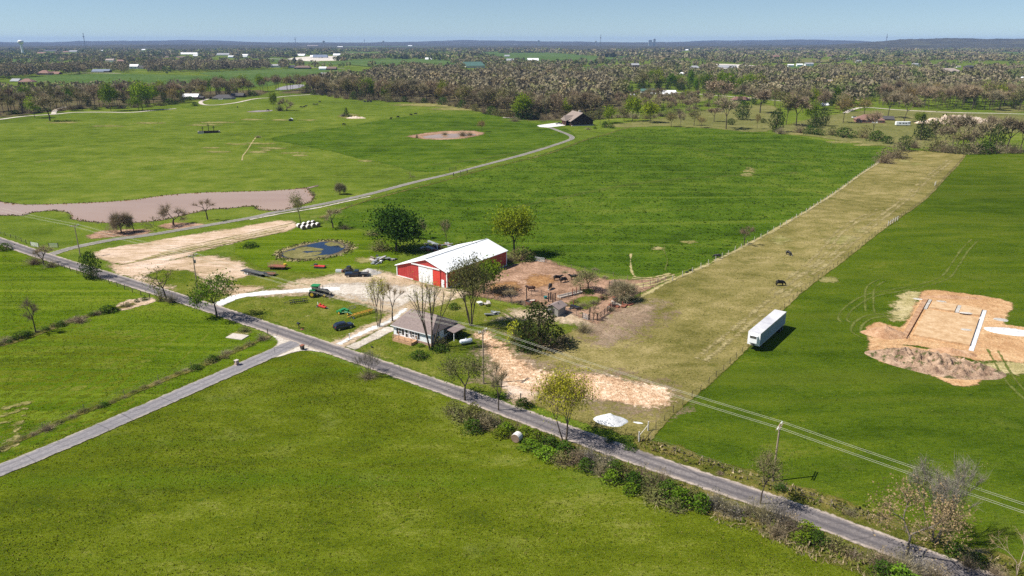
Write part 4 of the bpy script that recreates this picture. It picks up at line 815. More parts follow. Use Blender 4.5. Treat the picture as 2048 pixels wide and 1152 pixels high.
T('w_grey', 1592, 252, 188, 44, 'bare_tree', 'grey tree over the clump of cedars at the pasture end')
T('w_lime', 1622, 246, 202, 30, 'leafy_tree', 'lime tree behind the clump of cedars at the pasture end')
T('cedar', 1628, 256, 222, 28, 'cedar_tree', 'dark pointed cedar before the lime tree at the pasture end')
T('round_cedar', 1645, 252, 214, 26, 'cedar_tree', 'brownish cedar last in the clump at the pasture end')
# thicket at the top of the mown strip
for i, (k, bx, by, tp, w) in enumerate([('w_olive', 1868, 294, 232, 44), ('w_rust', 1888, 298, 248, 40), ('w_grey', 1905, 290, 228, 46), ('w_grey', 1925, 294, 226, 50), ('w_rust', 1945, 300, 250, 44), ('w_rust', 1962, 298, 238, 46), ('round_cedar', 1990, 302, 246, 36), ('w_grey', 1978, 292, 230, 42), ('w_olive', 1912, 303, 262, 36), ('w_rust', 1935, 302, 262, 38)]):
    nm = {'w_olive': 'budding_tree', 'w_rust': 'budding_tree', 'w_grey': 'bare_tree', 'round_cedar': 'cedar_tree'}[k]
    T(k, bx, by, tp, w, nm, {'w_olive': 'olive tree in the thicket above the mown strip', 'w_rust': 'rust-brown tree in the thicket above the mown strip', 'w_grey': 'grey-brown tree in the thicket above the mown strip', 'round_cedar': 'dark cedar closing the thicket above the mown strip'}[k], 'tree', 'trees of the thicket above the mown strip')

# ------------------------------------------------------------------ bushes
B = bush_px
for k, x, y, h, w, lb in [
    ('dark_bush', 217, 624, 14, 34, 'dark green bush at the end of the straw patch on the fence row'), ('bare_bush', 160, 645, 16, 36, 'brown twiggy bush midway along the fence row'), ('dark_bush', 122, 652, 10, 24, 'low dark bush beside the brown twiggy one'),
    ('dark_bush', 44, 676, 14, 34, 'dark bush at the foot of the lone stub-limbed tree'), ('bare_bush', 256, 614, 10, 18, 'thin brown bush standing in the straw patch'), ('bare_bush', 12, 684, 12, 36, 'brown scrub where the fence row leaves the lush field'),
    ('bare_bush', 70, 528, 20, 40, 'brown brush at the road corner by the cattle gate'), ('bare_bush', 102, 534, 18, 30, 'brown brush beside the scrubby roadside tree'), ('dark_bush', 10, 500, 14, 30, 'bush on the road bank above the lush field'),
    ('bare_bush', 342, 605, 24, 24, 'brown thicket under the leaning snag tree'), ('olive_bush', 322, 602, 26, 20, 'green growth at the foot of the leaning snag tree'),
    ('dark_bush', 425, 721, 11, 28, 'dark bush on the grass bank above the side road'), ('dark_bush', 392, 738, 9, 26, 'low dark bush farther along the grass bank'), ('bare_bush', 95, 860, 16, 34, 'brown brush by the fence post at the side road'), ('dark_bush', 208, 812, 8, 22, 'small dark bush on the side road fence row'),
    ('bare_bush', 525, 680, 16, 30, 'bramble beside the sign post at the junction'), ('olive_bush', 488, 663, 10, 26, 'weeds round the old slab by the road'), ('olive_bush', 450, 716, 8, 18, 'low weeds beside the dark bush on the grass bank'),
    ('yellow_bush', 1030, 684, 46, 40, 'yellow-green shrub leaning out of the dark evergreens'), ('bare_bush', 1168, 664, 26, 34, 'tangled brown bush at the shed garden corner'), ('bare_bush', 1128, 690, 28, 42, 'brown thicket behind the large dark evergreen'), ('dark_bush', 1055, 700, 22, 44, 'dark growth under the large evergreen'),
    ('bare_bush', 1100, 698, 30, 50, 'leafless brush at the evergreen skirts'),
    ('dark_bush', 838, 716, 15, 36, 'dark green mound of shrub on the house lawn'), ('olive_bush', 880, 692, 20, 30, 'shaded shrub against the house end wall'), ('dark_bush', 904, 672, 20, 34, 'dark shrub behind the house near the gas tank'), ('olive_bush', 918, 660, 14, 24, 'garden shrub between the house and the dusky tree'), ('dark_bush', 880, 702, 14, 34, 'low shrub beside the big house trunk'), ('bush', 842, 693, 7, 16, 'little shrub at the skirting of the white house'),
    ('bare_bush', 700, 540, 8, 20, 'dead brush heap beside the dark pickup'), ('olive_bush', 745, 470, 10, 30, 'rank weeds on the pond bank'), ('olive_bush', 760, 500, 22, 40, 'yellowish scrub at the foot of the big dark green tree'), ('bare_bush', 690, 458, 12, 22, 'brown scrub past the round pond'), ('dark_bush', 682, 457, 14, 12, 'small dark cedar bush by the twiggy tree'), ('dark_bush', 500, 494, 10, 34, 'weedy mound between the straw strip and pond'),
    ('olive_bush', 1042, 520, 28, 50, 'olive brush beneath the tall bright green tree'), ('bare_bush', 1020, 524, 22, 30, 'brown brush against the barn end'), ('dark_bush', 1060, 522, 12, 26, 'dark bush beside the corral field gate'), ('bare_bush', 1190, 540, 6, 14, 'dry weeds on the corral top fence'),
    ('bare_bush', 870, 498, 10, 30, 'brush among the junk behind the barn'), ('dark_bush', 908, 618, 12, 24, 'dark weeds at the garden edge'),
    ('rust_bush', 1768, 326, 28, 36, 'round russet bush at the fence top'), ('rust_bush', 1792, 316, 30, 46, 'larger russet bush beside the round one at the fence top'), ('bare_bush', 1828, 296, 22, 26, 'brown bush past the dusky round tree'),
    ('bare_bush', 1560, 268, 18, 24, 'brown bush along the pasture top'), ('dark_bush', 1620, 268, 16, 26, 'dark bush along the pasture top'), ('rust_bush', 1600, 266, 18, 28, 'tawny bush along the pasture top'), ('dark_bush', 1638, 270, 12, 22, 'small dark bush under the cedars at the pasture top'), ('olive_bush', 1664, 270, 18, 26, 'pale bush between lawn and pasture'), ('dark_bush', 1690, 274, 18, 40, 'long dark shrub before the brick house lawn'),
    ('olive_bush', 1728, 276, 24, 34, 'yellowish shrub below the bare tree at the brick house'), ('dark_bush', 1752, 282, 20, 34, 'dark shrub below the bare tree at the brick house'), ('dark_bush', 1776, 287, 14, 22, 'rounded green shrub ending the brick house hedge'),
    ('dark_bush', 1210, 255, 12, 14, 'dark garden shrub at the cabin lawn'), ('dark_bush', 1190, 258, 5, 7, 'little dark shrub on the cabin lawn'), ('bare_bush', 1176, 259, 6, 14, 'dry shrub on the cabin lawn'), ('dark_bush', 1222, 256, 8, 16, 'second dark garden shrub beside the lime tree'), ('dark_bush', 700, 234, 5, 12, 'shrub under the small dark cedar by the pale stones'), ('grey_bush', 686, 233, 8, 12, 'grey scrub by the pale stones'),
    ('bare_bush', 890, 270, 8, 16, 'reedy scrub in the brown pasture pond'), ('bare_bush', 925, 272, 14, 20, 'taller reedy scrub in the brown pasture pond'), ('bare_bush', 940, 271, 10, 16, 'reedy scrub at the pond end below the lone yellow-green tree'), ('bare_bush', 560, 222, 16, 20, 'scrub under the ivy-covered tree'), ('bare_bush', 1030, 243, 10, 24, 'fallen brush heap at the wood edge'), ('bare_bush', 516, 275, 5, 14, 'scrap of brush at the end of the worn cattle path'), ('dark_bush', 390, 212, 8, 12, 'round shrub at the loop of the far road'),
]: B(k, x, y, h, w, lb)
for k, x, y, h, w, lb in [('bare_bush', 1166, 612, 9, 22, 'brown weeds in the corral pen below the red post'), ('olive_bush', 1150, 606, 8, 18, 'green weeds at the lower corner of the corral pen'), ('bare_bush', 1188, 608, 9, 24, 'brown weeds along the inner chute fence'), ('olive_bush', 1206, 598, 9, 22, 'olive weeds in the upper corner of the corral pen'), ('dark_bush', 1176, 586, 8, 26, 'dark weeds under the low spreading corral tree'), ('bare_bush', 1214, 592, 8, 18, 'dry weeds at the dark gate post of the pen'), ('olive_bush', 1132, 612, 7, 16, 'weeds between the shed and the pen'), ('bare_bush', 1222, 622, 10, 20, 'dead brush lying along the curved chute fence'),
                          ('bare_bush', 1236, 608, 10, 24, 'dead brush by the chute scrap timber'), ('dark_bush', 1250, 600, 8, 26, 'dark growth under the chute tree'), ('bare_bush', 1040, 606, 7, 20, 'dry weeds beside the cattle water tank'), ('olive_bush', 1072, 612, 8, 22, 'weeds between the tank and the dark evergreen'), ('bare_bush', 1130, 546, 5, 16, 'dry tuft on the fence above the cattle'), ('bare_bush', 1160, 548, 6, 14, 'second dry tuft on the fence above the cattle'), ('bare_bush', 1210, 556, 6, 18, 'dry weeds on the fence above the chute')]: B(k, x, y, h, w, lb)
# roadside hedge, from the wire gate down to the road bend
HEDGE = [('dark_bush', 905, 826, 24, 40), ('dark_bush', 925, 838, 30, 46), ('olive_bush', 948, 842, 34, 44), ('dark_bush', 968, 856, 40, 50), ('bare_bush', 985, 850, 34, 40), ('dark_bush', 945, 862, 22, 40), ('bush', 1012, 862, 22, 36), ('bush', 1000, 872, 16, 30),
         ('bush', 1050, 868, 20, 34), ('bush', 1075, 884, 24, 40), ('bush', 1062, 896, 18, 44), ('dark_bush', 1098, 896, 28, 46), ('bush', 1092, 914, 20, 46), ('dark_bush', 1130, 908, 26, 50), ('olive_bush', 1120, 926, 22, 46), ('dark_bush', 1150, 926, 28, 46), ('bare_bush', 1165, 914, 34, 40), ('grey_bush', 1180, 928, 34, 46), ('dark_bush', 1172, 942, 26, 44),
         ('grey_bush', 1215, 934, 40, 48), ('bare_bush', 1205, 950, 34, 46), ('dark_bush', 1232, 950, 36, 50), ('bush', 1222, 964, 24, 48), ('olive_bush', 1252, 956, 34, 44), ('dark_bush', 1268, 974, 34, 52), ('bare_bush', 1285, 962, 38, 46), ('bush', 1262, 986, 24, 46), ('dark_bush', 1300, 984, 36, 50), ('bare_bush', 1322, 972, 40, 48), ('bush', 1312, 1002, 28, 52), ('dark_bush', 1338, 996, 38, 50),
         ('bush', 1360, 1010, 34, 54), ('bush', 1388, 1002, 36, 50), ('bush', 1400, 1018, 30, 48), ('dark_bush', 1350, 1020, 26, 44), ('grey_bush', 1432, 1016, 40, 44), ('bare_bush', 1450, 1024, 38, 46), ('grey_bush', 1470, 1030, 32, 44), ('bare_bush', 1500, 1030, 50, 54), ('bare_bush', 1530, 1042, 54, 60), ('grey_bush', 1560, 1050, 52, 60), ('bare_bush', 1582, 1062, 44, 54), ('bare_bush', 1552, 1072, 40, 60),
         ('bush', 1612, 1068, 26, 46), ('dark_bush', 1635, 1086, 28, 50), ('bush', 1600, 1084, 22, 44), ('olive_bush', 1668, 1096, 26, 50), ('bare_bush', 1705, 1114, 22, 46), ('olive_bush', 1690, 1104, 18, 40), ('bare_bush', 1760, 1130, 50, 64), ('bare_bush', 1800, 1146, 56, 70), ('grey_bush', 1838, 1150, 54, 70), ('dark_bush', 1765, 1150, 34, 54), ('bush', 1800, 1166, 30, 60), ('bare_bush', 1870, 1164, 46, 60)]
HL = {'dark_bush': 'dark green bush in the roadside hedge below the farm', 'olive_bush': 'olive bush in the roadside hedge below the farm', 'bare_bush': 'brown leafless bramble in the roadside hedge below the farm', 'bush': 'bright green bush in the roadside hedge below the farm', 'rust_bush': 'russet bush in the roadside hedge below the farm', 'grey_bush': 'grey twiggy bush in the roadside hedge below the farm'}
HR2 = random.Random(4)
for k, x, y, h, w in HEDGE:
    if k == 'dark_bush' and HR2.random() < .4: k = HR2.choice(['olive_bush', 'bare_bush', 'rust_bush', 'grey_bush'])
    if k == 'bush' and HR2.random() < .3: k = 'olive_bush'
    h *= HR2.uniform(.8, 1.2); w *= HR2.uniform(.8, 1.15)
    B(k, x, y, h, w, HL[k].replace('in the roadside hedge below the farm', 'in the hedge ' + sector([(960, 'below the olive green roadside tree'), (1010, 'below the thin bare roadside tree'), (1070, 'beside the single round bale'), (1125, 'just past the single round bale'), (1180, 'under the yellow-green tree'), (1240, 'across from the white gravel heap'), (1300, 'across from the corner brace posts'), (1350, 'just past the brace posts'), (1420, 'where pale stalks begin'), (1490, 'before the vine-wrapped tree'), (1560, 'under the vine-wrapped tree'), (1620, 'below the shadow-casting pole'), (1720, 'midway between pole and tan-budded tree'), (1820, 'under the tan-budded tree'), (9999, 'at the bottom of the road')], x)), 'hedge_bush', 'bush', 'bushes of the roadside hedge')
for k, x, y, h, w, lb in [('dark_bush', 1220, 884, 8, 20, 'dark low bush on the bank under the white gravel heap'), ('dark_bush', 1262, 898, 10, 30, 'dark low bush on the bank by the corner brace posts'), ('dark_bush', 1046, 812, 16, 34, 'green bush at the lone gate post'), ('bare_bush', 1440, 950, 8, 20, 'dry weeds on the bank above the road'), ('bare_bush', 1700, 1030, 14, 30, 'brown weeds on the bank past the vine-wrapped tree'),
                          ('dark_bush', 1910, 1110, 22, 44, 'dark bush across the road from the hedge end'), ('dark_bush', 1952, 1128, 24, 40, 'dark bush by the pale dead tree'), ('bare_bush', 1935, 1134, 40, 40, 'brown bramble by the pale dead tree'), ('dark_bush', 1560, 980, 14, 30, 'green bush at the foot of the vine-wrapped tree'), ('bare_bush', 1990, 1150, 24, 50, 'brown weeds at the road bend'), ('bare_bush', 736, 756, 18, 40, 'brown brush under the grey tree across from the house lawn')]:
    B(k, x, y, h, w, lb)

for k, x, y, h, w, lb in [('olive_bush', 1866, 302, 26, 40, 'olive brush at the strip end of the thicket'), ('rust_bush', 1886, 304, 22, 36, 'russet brush second along the thicket foot'), ('bare_bush', 1906, 306, 24, 40, 'brown brush third along the thicket foot'), ('olive_bush', 1928, 307, 22, 38, 'pale olive brush midway along the thicket foot'), ('rust_bush', 1948, 307, 26, 42, 'tall russet brush midway along the thicket foot'), ('dark_bush', 1970, 307, 24, 36, 'dark brush under the thicket cedar'), ('bare_bush', 1992, 306, 24, 40, 'brown brush at the field end of the thicket'), ('bare_bush', 2024, 306, 26, 44, 'grey-brown brush below the wide grey corner tree')]: B(k, x, y, h, w, lb)
def underbrush(line, n, kinds, hw, secs, group):
    L = np.array(line, float); t = np.linspace(0, len(L) - 1.001, n)
    for v in t:
        i = int(v); p = L[i] + (L[i + 1] - L[i]) * (v - i); k = rnd.choice(kinds); s = rnd.uniform(.7, 1.3)
        B(k, p[0] + rnd.uniform(-4, 4), p[1] + rnd.uniform(-1.5, .6), hw[0] * s, hw[1] * s * rnd.uniform(.8, 1.3), {'bare_bush': 'brown undergrowth', 'dark_bush': 'dark evergreen undergrowth', 'olive_bush': 'olive undergrowth', 'rust_bush': 'russet undergrowth'}[k] + ' ' + sector(secs, p[0]), 'bush', 'bush', group)
underbrush([(0, 692), (72, 667), (150, 642), (215, 624), (290, 600)], 20, ['bare_bush', 'olive_bush', 'dark_bush'], (8, 16), [(60, 'on the fence row before the stub-limbed tree'), (120, 'on the fence row past the stub-limbed tree'), (200, 'on the fence row midway through the lush field'), (9999, 'on the fence row by the straw patch')], 'brush on the fence row of the lush field')
underbrush([(0, 901), (60, 872), (160, 828), (260, 790), (340, 755), (420, 724), (500, 690)], 24, ['bare_bush', 'olive_bush', 'olive_bush'], (6, 18), [(110, 'low on the grass bank at the far end of the side road'), (260, 'on the grass bank midway along the side road'), (400, 'on the grass bank near the stone mailbox pillar'), (9999, 'on the grass bank near the junction')], 'brush on the grass bank of the side road')
underbrush([(610, 188), (700, 199), (780, 204), (860, 206), (930, 217), (980, 229), (1040, 240), (1110, 238)], 40, ['bare_bush', 'bare_bush', 'dark_bush', 'olive_bush'], (13, 17), [(690, 'at the wood edge above the far cattle'), (780, 'at the wood edge above the pale stone heap'), (860, 'at the wood edge behind the dark feeder row'), (940, 'at the wood edge above the straw-coloured margin'), (1020, 'at the wood edge above the brown pasture pond'), (9999, 'at the wood edge by the log cabin drive')], 'undergrowth along the wood edge')
underbrush([(0, 232), (60, 226), (160, 219), (300, 215), (400, 199), (505, 191)], 26, ['bare_bush', 'bare_bush', 'dark_bush', 'olive_bush'], (9, 17), [(180, 'in the far road row behind the lone shadow-casting tree'), (300, 'in the far road row round the tall lime-coloured tree'), (9999, 'in the far road row by the road loop')], 'undergrowth in the far road row')
underbrush([(1170, 240), (1230, 236), (1300, 238), (1360, 226), (1430, 210)], 16, ['bare_bush', 'olive_bush', 'bare_bush'], (13, 22), [(1270, 'in the scrub just past the log cabin'), (1340, 'in the scrub below the green-roofed farmhouse'), (9999, 'in the scrub beside the tan lawn')], 'undergrowth between the cabin and the tan lawn')

# ------------------------------------------------------------------ woods: the trees that show, one by one
WOODMIX = {'far brown': [('w_bare', 6), ('w_grey', 3), ('w_rust', .8), ('w_olive', 2.2), ('round_cedar', .6)], 'far green': [('w_bare', 4), ('w_grey', 2.4), ('w_olive', 3.4), ('w_rust', .6), ('w_gold', .15), ('w_green', .7), ('round_cedar', .6)],
           'brown': [('w_bare', 6), ('w_grey', 3), ('w_rust', 1.2), ('w_olive', 2.4), ('w_gold', .5), ('round_cedar', .8), ('w_lime', .25)], 'green': [('w_bare', 4), ('w_grey', 2.5), ('w_olive', 3.2), ('w_rust', .9), ('w_gold', .7), ('w_green', .9), ('w_lime', .5), ('round_cedar', 1)],
           'cedar': [('cedar', 4), ('round_cedar', 3), ('w_olive', 2), ('w_green', 2), ('w_lime', 1)]}
KN = {'w_bare': ('bare_tree', 'bare brown tree'), 'w_grey': ('bare_tree', 'bare grey-brown tree'), 'w_rust': ('budding_tree', 'rust-budded tree'), 'w_olive': ('budding_tree', 'olive-budded tree'), 'w_gold': ('budding_tree', 'golden budding tree'), 'w_green': ('leafy_tree', 'green leafy tree'),
      'w_lime': ('leafy_tree', 'lime green tree'), 'round_cedar': ('cedar_tree', 'dark rounded cedar'), 'cedar': ('cedar_tree', 'dark pointed cedar')}
def pick(mix):
    t = rnd.uniform(0, sum(w for _, w in mix))
    for k, w in mix:
        t -= w
        if t <= 0: return k
    return mix[0][0]
def inpoly(p, poly):
    c = False; n = len(poly)
    for i in range(n):
        a, b = poly[i], poly[(i + 1) % n]
        if (a[1] > p[1]) != (b[1] > p[1]) and p[0] < (b[0] - a[0]) * (p[1] - a[1]) / (b[1] - a[1]) + a[0]: c = not c
    return c
def scatter(poly, sp):
    a = np.array(poly); lo, hi = a.min(0), a.max(0); out = []
    y = lo[1]
    while y < hi[1]:
        x = lo[0] + rnd.uniform(0, sp)
        while x < hi[0]:
            q = (x + rnd.uniform(-.42, .42) * sp, y + rnd.uniform(-.42, .42) * sp)
            if inpoly(q, poly): out.append(q)
            x += sp
        y += sp * .87
    return out
STUFFPTS = []
def wood(px, sp, mix, where, h, indiv=True, wr=(.5, .8), secs=None):
    pts = scatter([tuple(p) for p in GP(px)], sp); n = 0
    for x, y in pts:
        k = pick(WOODMIX[mix]); H = h * rnd.uniform(.72, 1.18); W = H * rnd.uniform(*wr)
        if k in ('cedar', 'round_cedar'): H *= .55; W = H * rnd.uniform(.5, .75)
        if indiv: nm, lb = KN[k]; put_tree(k, (x, y, hz(x, y)), H, W, nm, lb + ' ' + (sector(secs, 1024 + FPX * x / (y * CP + CAMH * SP)) if secs else where), 'tree', 'trees ' + where); n += 1
        else: STUFFPTS.append((x, y, H, W, k))
    return n
cnt = 0
cnt += wood([(-20, 236), (60, 229), (105, 225), (210, 218), (310, 214), (400, 200), (505, 193), (505, 184), (400, 190), (300, 203), (200, 207), (100, 213), (-20, 222)], 14.5, 'green', 'in the tree row along the far gravel road', 19, secs=[(60, 'in the far road row at its pond-side beginning'), (180, 'in the far road row behind the lone shadow-casting tree'), (300, 'in the far road row round the tall lime-coloured tree'), (380, 'in the far road row before the white-roofed shed'), (999, 'in the far road row behind the road loop')])
cnt += wood([(608, 188), (700, 199), (780, 204), (860, 206), (930, 217), (980, 229), (1040, 240), (1110, 239), (1185, 236), (1195, 228), (1100, 229), (1000, 220), (930, 207), (860, 197), (780, 195), (700, 190), (612, 183)], 11.5, 'brown', 'along the wood edge above the pasture', 20, secs=[(690, 'at the wood edge above the far cattle'), (780, 'at the wood edge above the pale stone heap'), (860, 'at the wood edge behind the dark feeder row'), (940, 'at the wood edge above the straw-coloured margin'), (1020, 'at the wood edge above the brown pasture pond'), (1090, 'at the wood edge by the fallen brush heap'), (1140, 'at the wood edge behind the log cabin drive'), (9999, 'at the wood edge behind the log cabin')])
cnt += wood([(512, 186), (610, 182), (700, 189), (690, 186), (600, 178), (520, 181)], 15, 'brown', 'between the far road and the wood', 18)
cnt += wood([(1400, 205), (1470, 200), (1540, 207), (1660, 205), (1700, 214), (1690, 226), (1600, 228), (1540, 214), (1480, 208)], 15, 'green', 'behind the tan lawn', 17, secs=[(1470, 'behind the tan lawn near the largest rust-brown tree'), (1560, 'behind the tan lawn near the low brown house'), (1630, 'behind the clump of cedars at the pasture end'), (9999, 'between the cedar clump and the brick ranch house')])
cnt += wood([(1760, 213), (1860, 219), (2060, 224), (2060, 205), (1960, 203), (1860, 200), (1750, 200)], 13, 'brown', 'in the wood above the concrete road', 20, secs=[(1800, 'above the concrete road behind the brick ranch house'), (1860, 'above the concrete road behind the motorhome'), (1930, 'above the concrete road behind the rubble mound'), (1990, 'above the concrete road behind the thicket'), (9999, 'above the concrete road at its far end')])
cnt += wood([(1200, 206), (1260, 196), (1300, 196), (1420, 206), (1440, 214), (1380, 226), (1300, 236), (1250, 232)], 16, 'brown', 'in the scrub wood between the cabin and the tan lawn', 12, secs=[(1270, 'in the scrub wood just past the log cabin'), (1330, 'in the scrub wood below the green-roofed farmhouse'), (1380, 'in the scrub wood below the white metal shed'), (9999, 'in the scrub wood beside the tan lawn')])
cnt += wood([(1225, 188), (1290, 176), (1420, 176), (1520, 186), (1520, 194), (1420, 186), (1330, 181), (1280, 183), (1245, 194)], 15, 'cedar', 'in the evergreen screen by the white sheds', 22, secs=[(1290, 'at the near end of the evergreen screen'), (1350, 'in the evergreen screen behind the white metal shed'), (1430, 'in the middle of the evergreen screen'), (9999, 'at the low brown house end of the evergreen screen')])
# deeper wood, only the tops show
wood([(612, 183), (700, 189), (780, 194), (860, 196), (930, 206), (1000, 219), (1100, 228), (1195, 227), (1240, 200), (1230, 180), (1180, 168), (1000, 163), (850, 161), (720, 168), (640, 176)], 16.1, 'far brown', '', 20, False, (.85, 1.25))
wood([(1500, 196), (1600, 203), (1700, 213), (1760, 199), (1860, 199), (2060, 203), (2060, 150), (1950, 146), (1800, 146), (1690, 150), (1560, 160), (1480, 170), (1440, 182)], 17.8, 'far green', '', 19, False, (.85, 1.25))
wood([(-20, 200), (130, 203), (300, 201), (400, 189), (330, 186), (160, 190), (-20, 192)], 20.7, 'far brown', '', 17, False, (.85, 1.25))
wood([(-20, 160), (60, 156), (250, 146), (440, 144), (640, 138), (560, 133), (330, 133), (100, 143), (-20, 146)], 19.5, 'far brown', '', 19, False, (.85, 1.25))
wood([(1180, 168), (1240, 176), (1400, 172), (1560, 158), (1690, 149), (1690, 142), (1480, 145), (1300, 142), (1180, 147), (1060, 140), (960, 146), (840, 142), (760, 150), (720, 160), (860, 158), (1000, 160)], 21.8, 'far green', '', 18, False, (.85, 1.25))
def clump_mesh(pts, palette, ntri, jit=.5, size=.2):
    """many small far trees as one mesh: leaf clumps through each crown, tinted by kind, and a trunk"""
    rng = np.random.default_rng(5); n = len(pts); A = np.array([p[:4] for p in pts], float); kinds = [p[4] for p in pts]
    u = rng.normal(0, 1, (n, ntri, 3)); u /= np.linalg.norm(u, axis=2)[:, :, None]; r = rng.uniform(.35, 1, (n, ntri, 1)) ** .5
    C = u * r; C[:, :, 2] = C[:, :, 2] * .5 + .55
    ced = np.array([k in ('cedar', 'round_cedar') for k in kinds]); zz = np.clip((C[:, :, 2] - .05) / 1.0, 0, 1)
    taper = np.where(ced[:, None], 1.15 - zz, 1.0)
    C[:, :, 0] *= .5 * taper; C[:, :, 1] *= .5 * taper; C[:, :, 2] = np.where(ced[:, None], zz, .18 + .8 * zz)
    P = np.stack([A[:, 0, None] + C[:, :, 0] * A[:, 3, None], A[:, 1, None] + C[:, :, 1] * A[:, 3, None], C[:, :, 2] * A[:, 2, None]], -1).reshape(-1, 3)
    P[:, 2] += np.repeat(hgt(A[:, 0], A[:, 1]), ntri)
    s = np.repeat(A[:, 3] * size, ntri)[:, None]
    a = rng.normal(0, 1, P.shape); a /= np.linalg.norm(a, axis=1)[:, None]; b = np.cross(a, rng.normal(0, 1, P.shape)); b /= np.linalg.norm(b, axis=1)[:, None] + 1e-9
    k = rng.uniform(.5, 1.2, (len(P), 1)) * s; a *= k; b *= k
    V = np.stack([P - a - b * .5, P + a - b * .4, P + b], 1).reshape(-1, 3)
    col = np.array([palette[kk][rng.integers(len(palette[kk]))] for kk in kinds]); col = (col * .78 + col.mean(0) * .22) * rng.uniform(.8, 1.2, (n, 1))
    colr = np.repeat(np.clip(np.repeat(col, ntri, 0) * rng.uniform(.9, 1.1, (n * ntri, 1)), 0, 1), 3, 0)
    return V, np.arange(len(V)).reshape(-1, 3), colr
def pproj(p):
    x, y = p[:, 0], p[:, 1]; dep = y * CP + CAMH * SP; return 1024 + FPX * x / dep, 576 - FPX * (y * SP - CAMH * CP) / dep, dep
def clear_views(pts, hh=16.0):
    """open yards in front of the houses"""
    a = np.array([q[:2] for q in pts], float); px, py, dep = pproj(a); m = np.ones(len(a), bool)
    for hx, hy, w in HOUSEPX: m &= ~((np.abs(px - hx) < w * .55 + 3) & (py > hy - 2) & (py < hy + 3 + .75 * FPX * hh / dep))
    return m
_sp = np.array([q[:2] for q in STUFFPTS]); _ok = np.ones(len(_sp), bool)
for m_, q_ in FIELDS:
    if m_ is not m_duff: _ok &= sdist(_sp[:, 0], _sp[:, 1], np.array(GP(q_))) < 3
STUFFPTS = [q for q, k in zip(STUFFPTS, _ok) if k]
mk_ = clear_views(STUFFPTS, 18.0); STUFFPTS = [q for q, k in zip(STUFFPTS, mk_) if k]
tp = tuft_palette(); PAL = {'w_bare': [(0.230, 0.193, 0.124), (0.270, 0.223, 0.140), (0.195, 0.165, 0.110)], 'w_grey': [(0.209, 0.180, 0.118), (0.249, 0.214, 0.135)], 'w_rust': [(0.270, 0.206, 0.113), (0.291, 0.227, 0.118)], 'w_olive': [(0.203, 0.199, 0.085), (0.230, 0.220, 0.095)], 'w_gold': [(0.297, 0.248, 0.095)],
       'w_green': [(0.115, 0.154, 0.040), (0.142, 0.186, 0.050)], 'w_lime': [(0.189, 0.248, 0.045)], 'cedar': [(0.048, 0.068, 0.028), (0.061, 0.083, 0.033)], 'round_cedar': [(0.048, 0.068, 0.028), (0.061, 0.083, 0.033)]}
def tint_mat():
    t = NT('distant crowns'); c = t.attr('tint', 'Color'); d = t.n('ShaderNodeBsdfDiffuse'); t.l(c, d.inputs[0]); tr = t.n('ShaderNodeBsdfTranslucent'); t.l(c, tr.inputs[0])
    mx = t.n('ShaderNodeMixShader'); mx.inputs[0].default_value = .15; t.l(d.outputs[0], mx.inputs[1]); t.l(tr.outputs[0], mx.inputs[2]); return t.done(mx.outputs[0])
m_tint = tint_mat()
V, F, Cc = clump_mesh(STUFFPTS, PAL, 150, size=.085)
tag(link('woods', np_mesh('woods', V, F, [m_tint], colors=Cc)), kind='stuff')
NWOOD = len(STUFFPTS)
# country beyond: woods and hedgerows broken by the far fields
FP = [np.array(GP(q)) for m, q in FIELDS if m is not m_duff]
def far_points(y0, y1, sp, thr, seed, H):
    rng = np.random.default_rng(seed); out = []
    ys = np.arange(y0, y1, sp)
    for y in ys:
        hw = .76 * y; xs = np.arange(-hw, hw, sp); x = xs + rng.uniform(-.45, .45, len(xs)) * sp; yy = y + rng.uniform(-.45, .45, len(xs)) * sp
        nz = np.sin(x / 310 + 1.3 * np.sin(yy / 420) + seed) * np.sin(yy / 240 + 1.1 * np.sin(x / 350)) + .5 * np.sin(x / 97 + seed * 2) * np.sin(yy / 83 + 2)
        row = (np.abs(np.mod(yy + 60 * np.sin(x / 500), 330) - 165) < sp * .6) | (np.abs(np.mod(x + 90 * np.sin(yy / 600), 420) - 210) < sp * .6)
        k = (nz > thr) | (row & (rng.random(len(x)) < .75)); out.append(np.stack([x[k], yy[k]], 1))
    return np.concatenate(out)
def outside(pts):
    m = np.ones(len(pts), bool)
    for p in FP: m &= sdist(pts[:, 0], pts[:, 1], p) < 4
    return pts[m]
def kinds_for(n, seed):
    rng = np.random.default_rng(seed); ks = ['w_bare', 'w_grey', 'w_rust', 'w_olive', 'w_gold', 'w_green', 'w_lime', 'cedar']; return rng.choice(ks, n, p=[.25, .22, .06, .22, .02, .15, .02, .06])
rg = np.random.default_rng(9)
p1 = outside(far_points(1330, 2500, 17, .28, 2, 16)); k1 = kinds_for(len(p1), 3); k1 = np.where((p1[:, 0] < -200) & (rg.random(len(p1)) < .35), rg.choice(['w_olive', 'w_green'], len(p1)), k1)
